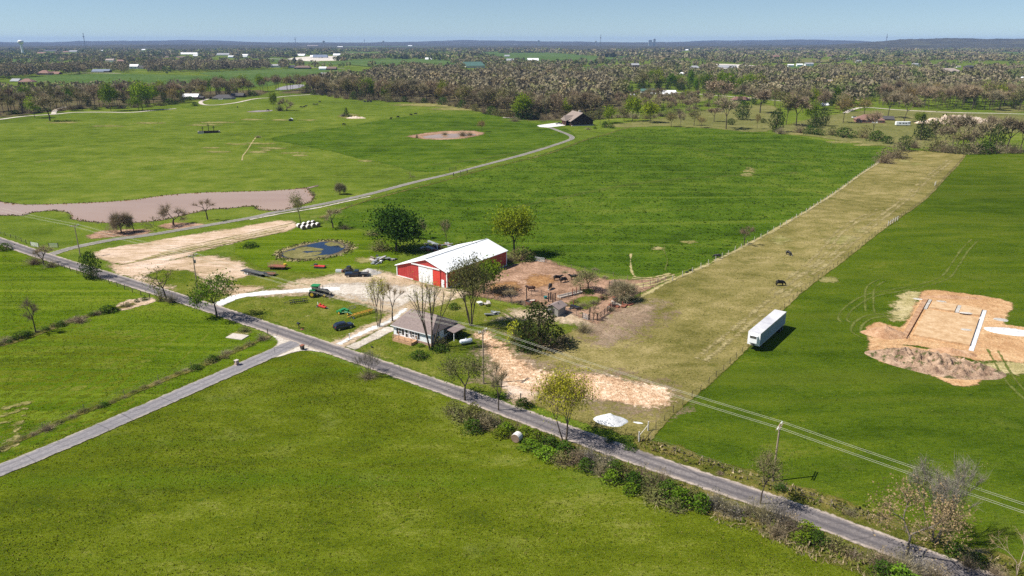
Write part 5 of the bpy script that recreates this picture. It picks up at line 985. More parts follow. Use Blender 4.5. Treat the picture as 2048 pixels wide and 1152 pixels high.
# keep the middle woods (already placed one by one) free
busy = [np.array(GP(q)) for q in ([(600, 190), (1200, 240), (1260, 195), (1700, 215), (2100, 232), (2100, 146), (1690, 142), (1180, 140), (840, 140), (600, 176)], [(-60, 162), (640, 140), (560, 131), (-60, 142)])]
for p in busy: kk = sdist(p1[:, 0], p1[:, 1], p) < 0; p1, k1 = p1[kk], k1[kk]
kk = clear_views(p1, 13.0); p1, k1 = p1[kk], k1[kk]
V, F, Cc = clump_mesh([(x, y, 15 * s, 14 * s, k) for (x, y), k, s in zip(p1, k1, rg.uniform(.7, 1.25, len(p1)))], PAL, 46, size=.16)
tag(link('far_woods', np_mesh('far_woods', V, F, [m_tint], colors=Cc)), kind='stuff')
p2 = outside(far_points(2500, 5600, 40, .12, 5, 16)); k2 = kinds_for(len(p2), 4); k2 = np.where((p2[:, 0] < 0) & (rg.random(len(p2)) < .4), rg.choice(['w_olive', 'w_green'], len(p2)), k2)
kk = clear_views(p2, 13.0); p2, k2 = p2[kk], k2[kk]
V, F, Cc = clump_mesh([(x, y, 13 * s, 40 * s, k) for (x, y), k, s in zip(p2, k2, rg.uniform(.7, 1.3, len(p2)))], PAL, 40, size=.13)
tag(link('far_woods', np_mesh('far_woods', V, F, [m_tint], colors=Cc)), kind='stuff')
print('WOODS', cnt, NWOOD, len(p1), len(p2))
# ------------------------------------------------------------------ painted and raw surfaces of the made things
m_white = plain('white paint', (.80, .80, .79), .5, var=.05, scale=1)
m_siding = plain('white siding', (.74, .75, .75), .6, var=.06, scale=1)
m_red = plain('barn red steel', (.42, .050, .042), .5, var=.18, scale=.5, spec=.35, dirt=(.30, .060, .050))
m_redd = plain('barn red steel panel', (.40, .038, .036), .45, var=.08, scale=.6, spec=.4)
m_redl = plain('bright red leaf', (.60, .05, .035), .4, var=.05, scale=.6)
m_roofw = plain('white roof steel', (.78, .79, .80), .45, var=.07, scale=.25, spec=.4, dirt=(.68, .68, .67))
m_shingle = plain('brown shingles', (.225, .175, .160), .9, var=.22, scale=2.5, bump=.02)
m_brick = plain('red brick', (.40, .26, .20), .9, var=.3, scale=4)
m_glass = plain('window glass', (.02, .025, .03), .06, var=.02, spec=.7)
m_black = plain('black paint', (.012, .013, .017), .25, var=.1, spec=.6)
m_navy = plain('dark blue car paint', (.012, .016, .03), .18, var=.08, spec=.7)
m_rubber = plain('black rubber', (.018, .018, .018), .85, var=.2)
m_steel = plain('grey steel', (.32, .33, .34), .45, .4, var=.15)
m_galv = plain('galvanised pipe', (.46, .47, .47), .45, .3, var=.12)
m_dsteel = plain('dark steel', (.06, .058, .056), .6, .2, var=.25)
m_rusty = plain('rusty steel', (.19, .075, .045), .85, var=.35, scale=2)
m_deck = plain('new deck lumber', (.46, .27, .15), .8, var=.2, scale=3)
m_post = plain('weathered post', (.22, .175, .135), .95, var=.3, scale=3)
m_pole = plain('pole timber', (.30, .235, .165), .9, var=.25, scale=2)
m_wpost = plain('pale fence post', (.52, .48, .42), .9, var=.2)
m_dark = plain('dark creosoted post', (.055, .036, .030), .9, var=.3)
m_wire = plain('aluminium conductor', (.60, .57, .46), .5, 0, var=.05)
m_fwire = plain('fence wire', (.25, .22, .19), .6, .3, var=.1)
m_jdg = plain('green machine paint', (.02, .21, .055), .35, var=.1, spec=.5)
m_jdy = plain('yellow machine paint', (.62, .40, .03), .45, var=.12)
m_impred = plain('red machine paint', (.52, .05, .035), .45, var=.15)
m_orange = plain('orange yellow rake paint', (.62, .34, .05), .5, var=.2)
m_wagon = plain('red brown planks', (.23, .085, .05), .85, var=.3, scale=3)
m_rackw = plain('pale rack wood', (.50, .36, .17), .85, var=.2)
m_log = plain('dark stained logs', (.045, .026, .018), .8, var=.3, scale=1)
m_croof = plain('taupe shingles', (.235, .185, .155), .9, var=.15, scale=.8)
m_net = plain('white net wrap', (.66, .63, .60), .8, var=.1, scale=2)
m_hay = plain('old hay', (.22, .145, .10), .95, var=.35, scale=3)
m_stone = plain('pale stone', (.48, .42, .36), .9, var=.2)
m_tank = plain('white tank paint', (.80, .82, .83), .35, var=.04)
m_chrome = plain('bright trim', (.6, .6, .62), .2, .7, var=.05)
m_lamp = plain('clear lamp lens', (.75, .77, .78), .1, var=.03, spec=.8)
m_tail = plain('red lamp lens', (.4, .01, .01), .2, var=.03)
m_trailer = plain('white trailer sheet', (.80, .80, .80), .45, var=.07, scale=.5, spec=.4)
m_trshade = plain('trailer side sheet', (.25, .31, .37), .55, var=.08, scale=.5, spec=.2)  # white sheet toned down to blue-grey: the long side's shade is in the colour
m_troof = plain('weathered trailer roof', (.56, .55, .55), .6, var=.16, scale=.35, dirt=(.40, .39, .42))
m_teal = plain('teal tub', (.03, .17, .16), .5, var=.1)

# ------------------------------------------------------------------ red barn
BA = -.64; BW, BL, HL_, HR_, HP_, UP = 18.27, 25.72, 3.2, 4.5, 6.7, 11.06; LT = 3.86
bx, by = -31.64, 193.04
barn = thing('barn', 'big red steel barn with white roof and white sliding door', 'barn', (bx, by, 0), BA)
hl = HL_ + (HP_ - HL_) * LT / UP
b = MB()
b.prism([(LT, -.1), (LT, hl), (UP, HP_), (BW, HR_), (BW, -.1)], 0, BL, 0)
b.build('wall', m_red, barn)
b = MB(); b.prism([(0, -.1), (0, HL_), (LT - .01, hl - .003), (LT - .01, -.1)], .06, BL - .06); b.build('lean_to_wall', m_redd, barn)
b = MB()
for i in range(int((BW) / .6)):                 # steel sheet ribs of the front and side walls
    u = .3 + i * .6
    if 8.2 < u < 13.5 or abs(u - LT) < .1: continue
    h = HL_ + (HP_ - HL_) * u / UP if u < UP else HP_ - (HP_ - HR_) * (u - UP) / (BW - UP)
    b.box((u, -.015 + (.06 if u < LT else 0), h / 2), (.05, .03, h - .1))
for i in range(int(BL / .6)): b.box((BW + .015, .3 + i * .6, HR_ / 2), (.03, .05, HR_ - .1))
tag(b.build('wall_rib', m_redd, barn), kind='stuff')
b = MB(); s0 = (HP_ - HL_) / UP; s1 = (HP_ - HR_) / (BW - UP); o = .45; th = .14
b.prism([(-o, HL_ - o * s0), (UP, HP_), (BW + o, HR_ - o * s1), (BW + o, HR_ - o * s1 + th), (UP, HP_ + th + .03), (-o, HL_ - o * s0 + th)], -.35, BL + .35)
b.build('roof', m_roofw, barn)
b = MB(); b.box((UP, BL / 2, HP_ + .2), (.35, BL + .7, .06)); b.build('ridge_cap', m_galv, barn)
b = MB()
for i in range(int((BL + .6) / .9)):
    y = -.2 + i * .9
    for x0, z0, x1, z1 in ((-o, HL_ - o * s0 + th, UP, HP_ + th + .03), (BW + o, HR_ - o * s1 + th, UP, HP_ + th + .03)): b.tube((x0, y, z0 + .005), (x1, y, z1 + .005), .022, n=4)
tag(b.build('roof_rib', m_roofw, barn), kind='stuff')
b = MB(); b.box((10.85, -.12, 2.15), (5.1, .10, 4.5)); b.build('sliding_door', m_white, barn)
b = MB(); b.box((7.15, -.10, 2.05), (2.2, .08, 4.2)); b.build('door_leaf', m_redd, barn)
b = MB(); b.box((14.75, -.11, 2.1), (2.5, .09, 4.3)); tag(b.build('door_leaf', m_redl, barn), 'bright red sliding door leaf')
b = MB(); b.box((10.9, -.22, 4.72), (10.2, .28, .28)); b.build('door_track', m_white, barn)
b = MB(); b.box((16.85, -.07, 1.05), (.95, .10, 2.1)); d = b.build('door', m_white, barn)
b = MB(); b.box((17.15, -.15, 1.0), (.06, .06, .12)); b.build('handle', m_dsteel, d)
for u, y, h in ((.0, -.02, HL_), (BW, -.02, HR_), (BW, BL, HR_)):
    b = MB(); b.box((u, y, h / 2), (.26, .26, h)); b.build('corner_trim', m_white, barn)
b = MB(); b.box((3.0, -.02, .1), (6, .16, .3)); b.box((BW + .03, BL / 2, .06), (.08, BL, .2)); b.build('base_trim', m_white, barn)
b = MB(); b.tube((-.45, -.36, HL_ - o * s0 - .02), (UP, -.36, HP_ - .02), .09, n=5); b.tube((UP, -.36, HP_ - .02), (BW + .45, -.36, HR_ - o * s1 - .02), .09, n=5); b.build('gable_trim', m_white, barn)

# ------------------------------------------------------------------ white house
HA = -.56
house = thing('house', 'small white house with brown shingle roof, dark shutters and wooden deck', 'house', (-25.9, 149.0, 0), HA)
W, D, EH, RH = 10.3, 8.7, 2.95, 5.5
b = MB(); b.box((W / 2, D / 2, EH / 2 + .3), (W, D, EH - .6)); b.build('wall', m_siding, house)
b = MB()
for k in range(8): b.box((W / 2, -.012, .75 + k * .28), (W, .03, .02)); b.box((W + .012, D / 2, .75 + k * .28), (.03, D, .02))
tag(b.build('siding_line', m_siding, house), kind='stuff')
b = MB(); b.box((W / 2, D / 2, .28), (W + .1, D + .1, .76)); b.build('brick_skirt', m_brick, house)
b = MB(); o = .45; ins = 1.5; e = EH - .1
vs = [(-o, -o, e), (W + o, -o, e), (W + o, D + o, e), (-o, D + o, e), (ins, D / 2, RH), (W - ins, D / 2, RH)]
b.add(vs, [(0, 1, 5, 4), (1, 2, 5), (2, 3, 4, 5), (3, 0, 4)]); b.add([(x, y, z - .16) for x, y, z in vs[:4]], [(3, 2, 1, 0)])
b.add([vs[0], vs[1], vs[2], vs[3]] + [(x, y, z - .16) for x, y, z in vs[:4]], [(0, 4, 5, 1), (1, 5, 6, 2), (2, 6, 7, 3), (3, 7, 4, 0)])
rf = b.build('roof', m_shingle, house)
b = MB()
for k in range(1, 22):
    t = k / 22; y = -o + (D / 2 + o) * t; z = e + (RH - e) * t; xl = -o + (ins + o) * t + .02; xr = W + o - (ins + o) * t - .02
    b.box(((xl + xr) / 2, y, z + .012), (xr - xl, .02, .022))
tag(b.build('shingle', m_shingle, rf), kind='stuff')
b = MB(); b.prism([(W + .2, 2.35), (W + 2.6, 1.9), (W + 2.6, 2.02), (W + .2, 2.5)], D * .55, D + .3); b.build('porch_roof', m_shingle, house)
b = MB(); b.box((W + 2.4, D * .55 + .15, 1.0), (.12, .12, 2.0)); b.build('porch_post', m_white, house)
b = MB(); b.box((W / 2, -.46, EH - .2), (W + .9, .05, .18)); b.build('fascia', m_white, house)
def window(par, u, z, w, h, side=0, shut=True, D0=0.0):
    # side 0: front wall (y = 0), 1: end wall (x = W)
    def pt(a, d, zz): return (a, D0 - d, zz) if side == 0 else (D0 + d, a, zz)
    def sz(a, d, zz): return (a, d, zz) if side == 0 else (d, a, zz)
    b = MB()
    for a, zz, ww, hh in ((u, z + h / 2 + .05, w + .2, .1), (u, z - h / 2 - .05, w + .2, .1), (u - w / 2 - .05, z, .1, h), (u + w / 2 + .05, z, .1, h), (u, z, w, .06)): b.box(pt(a, .04, zz), sz(ww, .08, hh))
    f = b.build('window', m_white, par)
    for q in (-1, 1):
        b = MB(); b.box(pt(u, .012, z + q * h / 4), sz(w - .002, .02, h / 2 - .064)); b.build('pane', m_glass, f)
    if shut:
        for q in (-1, 1):
            b = MB(); b.box(pt(u + q * (w / 2 + .36), .05, z), sz(.42, .06, h + .15)); b.build('shutter', m_black, par)
window(house, 1.9, 1.78, .85, 1.2); window(house, 5.55, 1.72, .6, 1.2, shut=False); window(house, 6.4, 1.72, .6, 1.2, shut=False)
for u in (4.95, 7.05):
    b = MB(); b.box((u, -.05, 1.72), (.36, .06, 1.35)); b.build('shutter', m_black, house)
window(house, 1.9, 1.75, .8, 1.1, 1, True, W); window(house, 5.6, 1.75, .8, 1.1, 1, True, W)
b = MB(); b.box((3.75, -.04, 1.66), (1.0, .09, 2.1)); d = b.build('door', m_white, house)
for z in (1.2, 2.15):
    b = MB(); b.box((3.75, -.093, z), (.62, .02, .78)); b.build('pane', m_glass, d)
dk = bpy.data.objects.new('deck', None); COL.objects.link(dk); dk.parent = house; dk.location = (1.4, -2.1, 0)
for k in range(8):
    b = MB(); b.box((2.6, .13 + k * .26, .62), (5.2, .24, .05)); b.build('plank', m_deck, dk)
b = MB(); b.box((2.6, .04, .30), (5.2, .05, .56)); b.box((5.18, 1.05, .30), (.05, 2.0, .56)); b.box((.03, 1.05, .30), (.05, 2.0, .56)); b.build('skirting', m_deck, dk)
for x, y in ((.06, .06), (1.75, .06), (3.45, .06), (5.12, .06), (5.12, 1.95), (.06, 1.95)):
    b = MB(); b.box((x, y, .8), (.1, .1, 1.6)); b.build('railing_post', m_deck, dk)
b = MB()
for z in (1.15, 1.5): b.box((2.6, .06, z), (5.1, .05, .08)); b.box((5.12, 1.0, z), (.05, 1.9, .08))
b.build('rail', m_deck, dk)

# ------------------------------------------------------------------ grey shed
P = G(1116, 634.5)
shed = thing('shed', 'small grey shed with brown roof beside the corral', 'shed', P, -.62)
b = MB(); b.prism([(-3.0, 0), (-3.0, 2.1), (-1.5, 2.75), (0, 2.1), (0, 0)], 0, 3.4); b.build('wall', plain('grey boards', (.24, .23, .21), .9, var=.25), shed)
b = MB(); b.prism([(-3.35, 1.95), (-1.5, 2.78), (.35, 1.95), (.35, 2.05), (-1.5, 2.9), (-3.35, 2.05)], -.3, 3.7); b.build('roof', m_shingle, shed)
b = MB(); b.box((-1.5, -.03, .95), (.9, .06, 1.9)); b.build('door', m_dsteel, shed)
b = MB(); b.tube((-1.0, 1.6, 2.6), (-1.0, 1.6, 3.05), .08, n=8); b.build('vent_pipe', m_dsteel, shed)

# ------------------------------------------------------------------ semi trailer
tr = thing('semi_trailer', 'long white semi trailer parked alone along the wire fence', 'trailer', (49.39, 142.15, hz(54, 148)), -.65)
TW, TL = 2.59, 16.4
b = MB(); b.box((TW / 2, TL / 2, 2.68), (TW - .02, TL, 2.74)); b.build('body', [m_trshade], tr, bevel=.03)
b = MB(); b.box((TW / 2, TL / 2, 4.08), (TW + .03, TL + .02, .08)); b.build('roof_sheet', m_troof, tr)
b = MB(); b.box((TW + .0, TL / 2, 3.93), (.06, TL, .2)); b.box((0, TL / 2, 3.93), (.06, TL, .2)); b.build('top_rail', m_galv, tr)
b = MB(); b.box((TW + .0, TL / 2, 1.36), (.08, TL, .2)); b.box((0, TL / 2, 1.36), (.08, TL, .2)); b.build('side_rail', m_galv, tr)
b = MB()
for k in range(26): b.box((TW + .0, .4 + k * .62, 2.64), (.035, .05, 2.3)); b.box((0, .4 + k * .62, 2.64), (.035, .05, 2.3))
tag(b.build('side_rib', m_trshade, tr), kind='stuff')
b = MB(); b.box((TW / 2, -.02, 2.68), (TW, .05, 2.74)); b.build('front_panel', m_trailer, tr)
cu = bpy.data.objects.new('cooling_unit', None); COL.objects.link(cu); cu.parent = tr; cu.location = (TW / 2, -.06, 0)
b = MB(); b.box((0, -.28, 2.72), (1.75, .52, 1.75)); b.build('unit_case', m_trailer, cu, bevel=.12)
b = MB(); b.box((0, -.56, 3.25), (1.35, .05, .52)); b.build('grille', m_dsteel, cu)
for k in range(4):
    b = MB(); b.box((-.45 + k * .3, -.592, 3.25), (.05, .03, .5)); b.build('grille_bar', m_chrome, cu)
b = MB(); b.tube((0, -.30, 1.72), (0, -.30, 1.36), .3, n=10); b.build('fuel_tank', m_dsteel, cu)
for y in (TL - 1.3, TL - 2.6):
    b = MB(); b.tube((.3, y, .5), (TW - .3, y, .5), .08, n=8); b.build('axle', m_dsteel, tr)
    for x in (.18, TW - .18, .5, TW - .5):
        b = MB(); b.lathe([(.2, -.14), (.46, -.14), (.5, -.08), (.5, .08), (.46, .14), (.2, .14)], 16, (x, y, .5), 'X'); w = b.build('wheel', m_rubber, tr)
        b = MB(); b.lathe([(.05, -.15), (.22, -.15), (.22, .15), (.05, .15)], 12, (x, y, .5), 'X'); b.build('rim', m_chrome, w)
for x in (.55, TW - .55):
    b = MB(); b.box((x, 3.2, .7), (.14, .14, 1.2)); b.box((x, 3.2, .06), (.3, .3, .06)); b.build('landing_leg', m_dsteel, tr)
b = MB(); b.box((TW / 2, TL + .03, 2.68), (TW, .06, 2.7)); b.build('rear_door', m_trailer, tr)
b = MB(); b.box((TW / 2, TL + .05, .62), (2.1, .1, .12)); b.box((.6, TL + .05, .95), (.1, .1, .6)); b.box((TW - .6, TL + .05, .95), (.1, .1, .6)); b.build('rear_guard', m_galv, tr)

# ------------------------------------------------------------------ cars and machines
def wheel(par, x, y, r, w, rim=m_chrome, mat=None, rr=.6):
    b = MB(); b.lathe([(r * .5, -w / 2), (r * .92, -w / 2), (r, -w * .3), (r, w * .3), (r * .92, w / 2), (r * .5, w / 2)], 18, (x, y, r), 'Y'); k = b.build('wheel', mat or m_rubber, par, smooth=False)
    b = MB(); b.lathe([(.04, -w / 2 - .015), (r * rr, -w / 2 - .015), (r * rr, w / 2 + .015), (.04, w / 2 + .015)], 12, (x, y, r), 'Y'); b.build('rim', rim, k); return k
P = G(687, 657)
suv = thing('car', 'black compact SUV parked on the grass beside the driveway', 'car', P, math.pi - .0 + .64)
def body_loft(b, secs):
    """cross sections (x, half width bottom, half width top, z bottom, z top) joined into one shell"""
    vs, fs = [], []
    for x, wb, wt, zb, zt in secs: vs += [(x, -wb, zb), (x, -wb * 1.02, zb + (zt - zb) * .55), (x, -wt, zt), (x, wt, zt), (x, wb * 1.02, zb + (zt - zb) * .55), (x, wb, zb)]
    n = len(secs)
    for i in range(n - 1):
        for j in range(6):
            a, c = i * 6 + j, i * 6 + (j + 1) % 6; fs.append((a, c, c + 6, a + 6))
    fs += [tuple(range(5, -1, -1)), tuple(range((n - 1) * 6, n * 6))]; b.add(vs, fs)
b = MB(); body_loft(b, [(-2.2, .72, .60, .42, .78), (-2.1, .86, .74, .32, .95), (-1.2, .91, .82, .28, 1.02), (-.9, .92, .84, .28, 1.06), (.9, .92, .86, .28, 1.10), (1.9, .90, .84, .30, 1.10), (2.2, .80, .74, .40, 1.02)])
b.build('body', m_navy, suv, smooth=False, bevel=.06)
b = MB(); body_loft(b, [(-1.15, .80, .62, .98, 1.05), (-.35, .84, .62, 1.02, 1.56), (.9, .84, .64, 1.04, 1.60), (1.75, .82, .62, 1.04, 1.52), (2.12, .78, .64, 1.02, 1.10)]); b.build('cabin', m_glass, suv, bevel=.03)
b = MB(); body_loft(b, [(-.42, .60, .56, 1.545, 1.58), (.3, .66, .60, 1.58, 1.64), (1.2, .66, .60, 1.58, 1.64), (1.85, .60, .52, 1.5, 1.55)]); b.build('roof', m_navy, suv, bevel=.02)
for x in (-1.38, 1.4):
    for y in (-.82, .82): wheel(suv, x, y, .36, .22)
for y in (-.62, .62):
    b = MB(); b.box((-2.12, y, .80), (.16, .34, .16)); b.build('headlight', m_lamp, suv, bevel=.03)
    b = MB(); b.box((2.17, y * 1.1, .92), (.1, .2, .24)); b.build('tail_lamp', m_tail, suv, bevel=.02)
    b = MB(); b.box((-.75, y * 1.6, 1.1), (.14, .16, .13)); b.build('mirror', m_navy, suv, bevel=.02)
b = MB(); b.box((-2.2, 0, .62), (.06, .9, .18)); b.build('grille', m_dsteel, suv)

P = G(713, 553)
pk = thing('pickup_truck', 'black flatbed pickup parked by the white gravel heap', 'truck', P, math.pi + .06)
b = MB(); body_loft(b, [(1.05, .9, .86, .55, 1.2), (2.0, .92, .88, .5, 1.22), (2.95, .9, .84, .5, 1.18), (3.1, .84, .78, .58, 1.08)]); b.build('hood', m_navy, pk, bevel=.05)
b = MB(); body_loft(b, [(-.6, .92, .86, .5, 1.2), (1.1, .92, .86, .5, 1.22)]); b.build('body', m_navy, pk, bevel=.04)
b = MB(); body_loft(b, [(-.62, .86, .70, 1.2, 1.82), (.3, .86, .72, 1.21, 1.86), (1.15, .84, .70, 1.2, 1.24)]); b.build('cabin', m_glass, pk, bevel=.03)
b = MB(); body_loft(b, [(-.58, .70, .66, 1.82, 1.88), (.32, .72, .68, 1.86, 1.92)]); b.build('roof', m_navy, pk)
b = MB(); b.box((-2.0, 0, .98), (2.7, 2.1, .12)); b.build('flatbed', m_dsteel, pk)
b = MB(); b.box((-.68, 0, 1.45), (.08, 2.0, .9)); b.build('headboard', m_dsteel, pk)
b = MB(); b.box((-3.3, .55, 1.4), (.08, .5, .75)); b.box((-3.3, -.55, 1.3), (.08, .1, .6)); b.build('bale_arm', m_rusty, pk)
b = MB(); b.box((-.2, 0, .55), (5.6, .8, .16)); b.build('frame', m_dsteel, pk)
for x in (2.1, -1.9):
    for y in (-.85, .85): wheel(pk, x, y, .40, .26)
for y in (-.65, .65):
    b = MB(); b.box((3.08, y, .95), (.08, .3, .16)); b.build('headlight', m_lamp, pk)
P = G(697, 545)
at = thing('skid_loader', 'dark machine parked close behind the flatbed pickup', 'machine', P, 2.9)
b = MB(); b.box((0, 0, .75), (2.2, 1.1, .7)); b.build('body', m_dsteel, at, bevel=.08)
b = MB(); b.box((-.2, 0, 1.5), (1.0, 1.0, .85)); b.build('cab', m_glass, at, bevel=.05)
b = MB(); b.box((1.55, 0, .45), (.5, 1.5, .55), ry=.3); b.build('bucket', m_rusty, at)
b = MB()
for y in (-.62, .62): b.tube((-.9, y, 1.25), (1.4, y, .6), .08, n=6)
b.build('lift_arm', m_dsteel, at)
for x in (-.65, .65):
    for y in (-.66, .66): wheel(at, x, y, .42, .28, m_dsteel)

P = G(637, 592)
tc = thing('tractor', 'green cab tractor with dual black wheels on the white farm lane', 'tractor', P, -.12)
b = MB(); body_loft(b, [(.3, .42, .38, 1.05, 1.95), (2.4, .40, .34, 1.05, 1.80), (2.75, .34, .28, 1.1, 1.65)]); b.build('hood', m_dsteel, tc, bevel=.06)
b = MB(); b.box((.6, 0, .95), (4.4, .55, .5)); b.build('chassis', m_dsteel, tc)
b = MB(); body_loft(b, [(-1.35, .75, .80, 1.3, 2.75), (.35, .72, .78, 1.3, 2.75)]); b.build('cab', m_glass, tc, bevel=.05)
b = MB(); b.box((-.5, 0, 2.86), (2.15, 1.85, .26)); b.build('cab_roof', m_jdg, tc, bevel=.1)
b = MB()
for y in (-.95, .95): b.box((-1.1, y, 1.85), (1.5, .7, .1)); b.box((-1.75, y, 1.55), (.1, .7, .6))
b.build('fender', m_jdg, tc)
for y in (-1.05, 1.05, -1.6, 1.6): wheel(tc, -1.0, y, .92, .46, m_jdy, rr=.5)
for y in (-.95, .95): wheel(tc, 2.0, y, .62, .38, m_jdy, rr=.5)
b = MB(); b.tube((1.2, .3, 1.9), (1.2, .3, 2.8), .06, n=8); b.build('exhaust_pipe', m_dsteel, tc)
b = MB()
for y in (-.7, .7): b.tube((.1, y, 1.8), (2.3, y * .85, 1.75), .08, n=6); b.tube((2.3, y * .85, 1.75), (3.4, y * .85, .5), .08, n=6)
b.build('loader_arm', m_dsteel, tc)
b = MB(); b.prism([(3.2, .1), (4.0, .1), (3.9, .2), (3.3, .25), (3.25, .85), (3.15, .85)], -1.1, 1.1); b.build('bucket', m_dsteel, tc)

P = G(597, 605)
dh = thing('disc_harrow', 'black disc harrow lying on the grass below the white farm lane', 'implement', P, .35)
b = MB(); b.box((0, 1.0, .5), (4.4, .12, .12)); b.box((0, -1.0, .5), (4.4, .12, .12)); b.box((-1.2, 0, .5), (.12, 2.2, .12)); b.box((1.2, 0, .5), (.12, 2.2, .12)); b.tube((-2.2, 0, .5), (-3.4, 0, .4), .07, n=6); b.build('frame', m_dsteel, dh)
for y, a in ((.9, .2), (-.9, -.2)):
    for k in range(9):
        b = MB(); b.lathe([(.02, -.05), (.3, .02), (.28, .05)], 12, (-2.0 + k * .5, y + (k - 4) * a * .1, .3), 'X'); b.build('disc', m_black, dh)
P = G(645, 616)
mw = thing('rotary_mower', 'narrow red implement lying on the grass beside the green planter', 'implement', P, -.62)
b = MB(); b.box((0, 0, .45), (2.6, .7, .4)); b.build('deck', m_impred, mw, bevel=.08)
b = MB(); b.lathe([(.05, 0), (.3, 0), (.22, .45), (.05, .5)], 10, (-.7, 0, .6)); b.lathe([(.05, 0), (.3, 0), (.22, .35), (.05, .4)], 10, (.4, 0, .6)); b.build('gear_case', m_impred, mw)
b = MB(); b.tube((1.2, 0, .5), (2.3, .1, .35), .07, n=6); b.build('drawbar', m_dsteel, mw)
b = MB(); b.tube((-1.1, -.35, .7), (-1.5, -.1, 1.3), .05, n=6); b.build('hitch', m_white, mw)
for y in (-.5, .5): wheel(mw, -1.3, y, .3, .16, m_steel)
P = G(690, 627)
pl = thing('planter', 'green farm implement with folded arms beside the yellow hay rake', 'implement', P, -.55)
b = MB(); b.box((-.8, 0, .75), (.9, 2.0, .5)); b.box((.2, .6, .8), (1.0, .5, .4)); b.build('hopper', m_jdg, pl, bevel=.08)
b = MB(); b.box((-.9, -.95, .5), (1.6, .5, .5)); b.build('side_pod', m_jdg, pl, bevel=.12)
b = MB(); b.tube((-.8, 0, .6), (2.6, -.2, .55), .1, n=6); b.tube((0, 1.0, .6), (1.6, .3, .6), .08, n=6); b.tube((0, -1.0, .6), (1.6, -.3, .6), .08, n=6); b.build('frame', m_jdg, pl)
b = MB(); b.tube((0, .5, .9), (1.2, 1.6, 1.7), .07, n=6); b.tube((.6, .6, .9), (2.2, 1.6, 1.5), .07, n=6); b.tube((1.2, 1.6, 1.7), (2.2, 1.6, 1.5), .06, n=6); b.build('folded_arm', m_dsteel, pl)
for x, y in ((-.6, 1.1), (-.6, -1.3), (1.6, -.7)): wheel(pl, x, y, .42, .22, m_jdy)
P = G(727, 632)
hr = thing('hay_rake', 'yellow wheel hay rake with slanted frame on the grass', 'implement', P, .45)
b = MB(); b.tube((-2.6, -.6, .75), (2.6, .9, .85), .1, n=6); b.tube((-2.6, .2, .75), (2.2, 1.7, .8), .09, n=6)
for k in range(6):
    t = -2.2 + k * .9; b.tube((t, -.5 + (t + 2.6) * .29, .78), (t + .3, .3 + (t + 2.6) * .29, .8), .05, n=5)
b.tube((-2.6, -.2, .75), (-4.0, -.3, .4), .08, n=6); b.build('frame', m_orange, hr)
for k in range(7):
    t = -2.3 + k * .75; b = MB(); c = (t + .1, -.25 + (t + 2.6) * .29, .58)
    for j in range(10):
        a = j * .6283; b.tube(c, (c[0] + .58 * math.cos(a) * .75, c[1] + .58 * math.cos(a) * .66, c[2] + .58 * math.sin(a)), .022, n=4)
    b.build('tine_wheel', m_orange, hr)
for x, y in ((-3.0, .3), (-2.6, -1.0), (1.9, 1.9)): wheel(hr, x, y, .32, .18, m_white)
P = G(556, 538)
hw = thing('hay_wagon', 'red brown hay wagon with pale slatted racks beside the pond', 'wagon', P, -.1)
b = MB()
for k in range(6): pass
for k in range(6):
    b = MB(); b.box((0, -.95 + k * .38, .98), (5.0, .36, .07)); b.build('plank', m_wagon, hw)
b = MB(); b.box((0, -1.15, .9), (5.0, .08, .2)); b.box((0, 1.15, .9), (5.0, .08, .2)); b.box((0, 0, .82), (4.6, .16, .16)); b.build('frame', m_rusty, hw)
for x0, x1, y in ((-2.4, -.9, -1.05), (-2.4, -.5, 1.1), (-.3, 1.2, 1.1)):
    b = MB()
    for x in (x0, (x0 + x1) / 2, x1): b.box((x, y, 1.6), (.08, .06, 1.2))
    for z in (1.3, 1.65, 2.0): b.box(((x0 + x1) / 2, y, z), (x1 - x0 + .1, .05, .12))
    b.build('rack', m_rackw, hw)
b = MB(); b.tube((2.5, 0, .7), (4.0, .1, .45), .07, n=6); b.build('tongue', m_rusty, hw)
b = MB(); b.lathe([(.1, 0), (.42, .05), (.45, .45), (.1, .55)], 10, (2.0, .5, 1.02)); b.build('feed_sack', m_jdy, hw)
for x in (-1.6, 1.6):
    for y in (-.9, .9): wheel(hw, x, y, .38, .2, m_rusty)
P = G(508, 549)
ft = thing('flatbed_trailer', 'long dark gooseneck flatbed trailer on the grass', 'trailer', P, -.52)
for k in range(5):
    b = MB(); b.box((0, -.84 + k * .42, .85), (8.2, .40, .07)); b.build('plank', m_dsteel, ft)
b = MB(); b.box((0, -1.06, .76), (8.2, .08, .26)); b.box((0, 1.06, .76), (8.2, .08, .26)); b.box((0, 0, .72), (8.0, .2, .18)); b.build('frame', m_black, ft)
b = MB(); b.box((4.8, 0, .95), (1.6, .3, .2)); b.box((5.5, 0, .55), (.2, .2, 1.0)); b.build('gooseneck', m_black, ft)
for x in (-1.2, -2.1):
    for y in (-1.15, 1.15): wheel(ft, x, y, .36, .22, m_white)
P = G(538, 551)
st = thing('utility_trailer', 'short open trailer with rust-coloured floor beside the long flatbed', 'trailer', P, -.18)
b = MB(); b.box((0, 0, .62), (3.6, 1.7, .08)); b.build('floor', m_rusty, st)
b = MB()
for y in (-.85, .85): b.box((0, y, .85), (3.6, .06, .08)); [b.box((x, y, .72), (.06, .06, .3)) for x in (-1.7, -.6, .6, 1.7)]
b.box((-1.8, 0, .85), (.06, 1.7, .08)); b.build('side_rail', m_steel, st)
b = MB(); b.tube((1.8, .4, .6), (3.0, 0, .5), .05, n=5); b.tube((1.8, -.4, .6), (3.0, 0, .5), .05, n=5); b.build('tongue', m_dsteel, st)
for y in (-.98, .98): wheel(st, -.3, y, .32, .18, m_white)
P = G(638, 536)
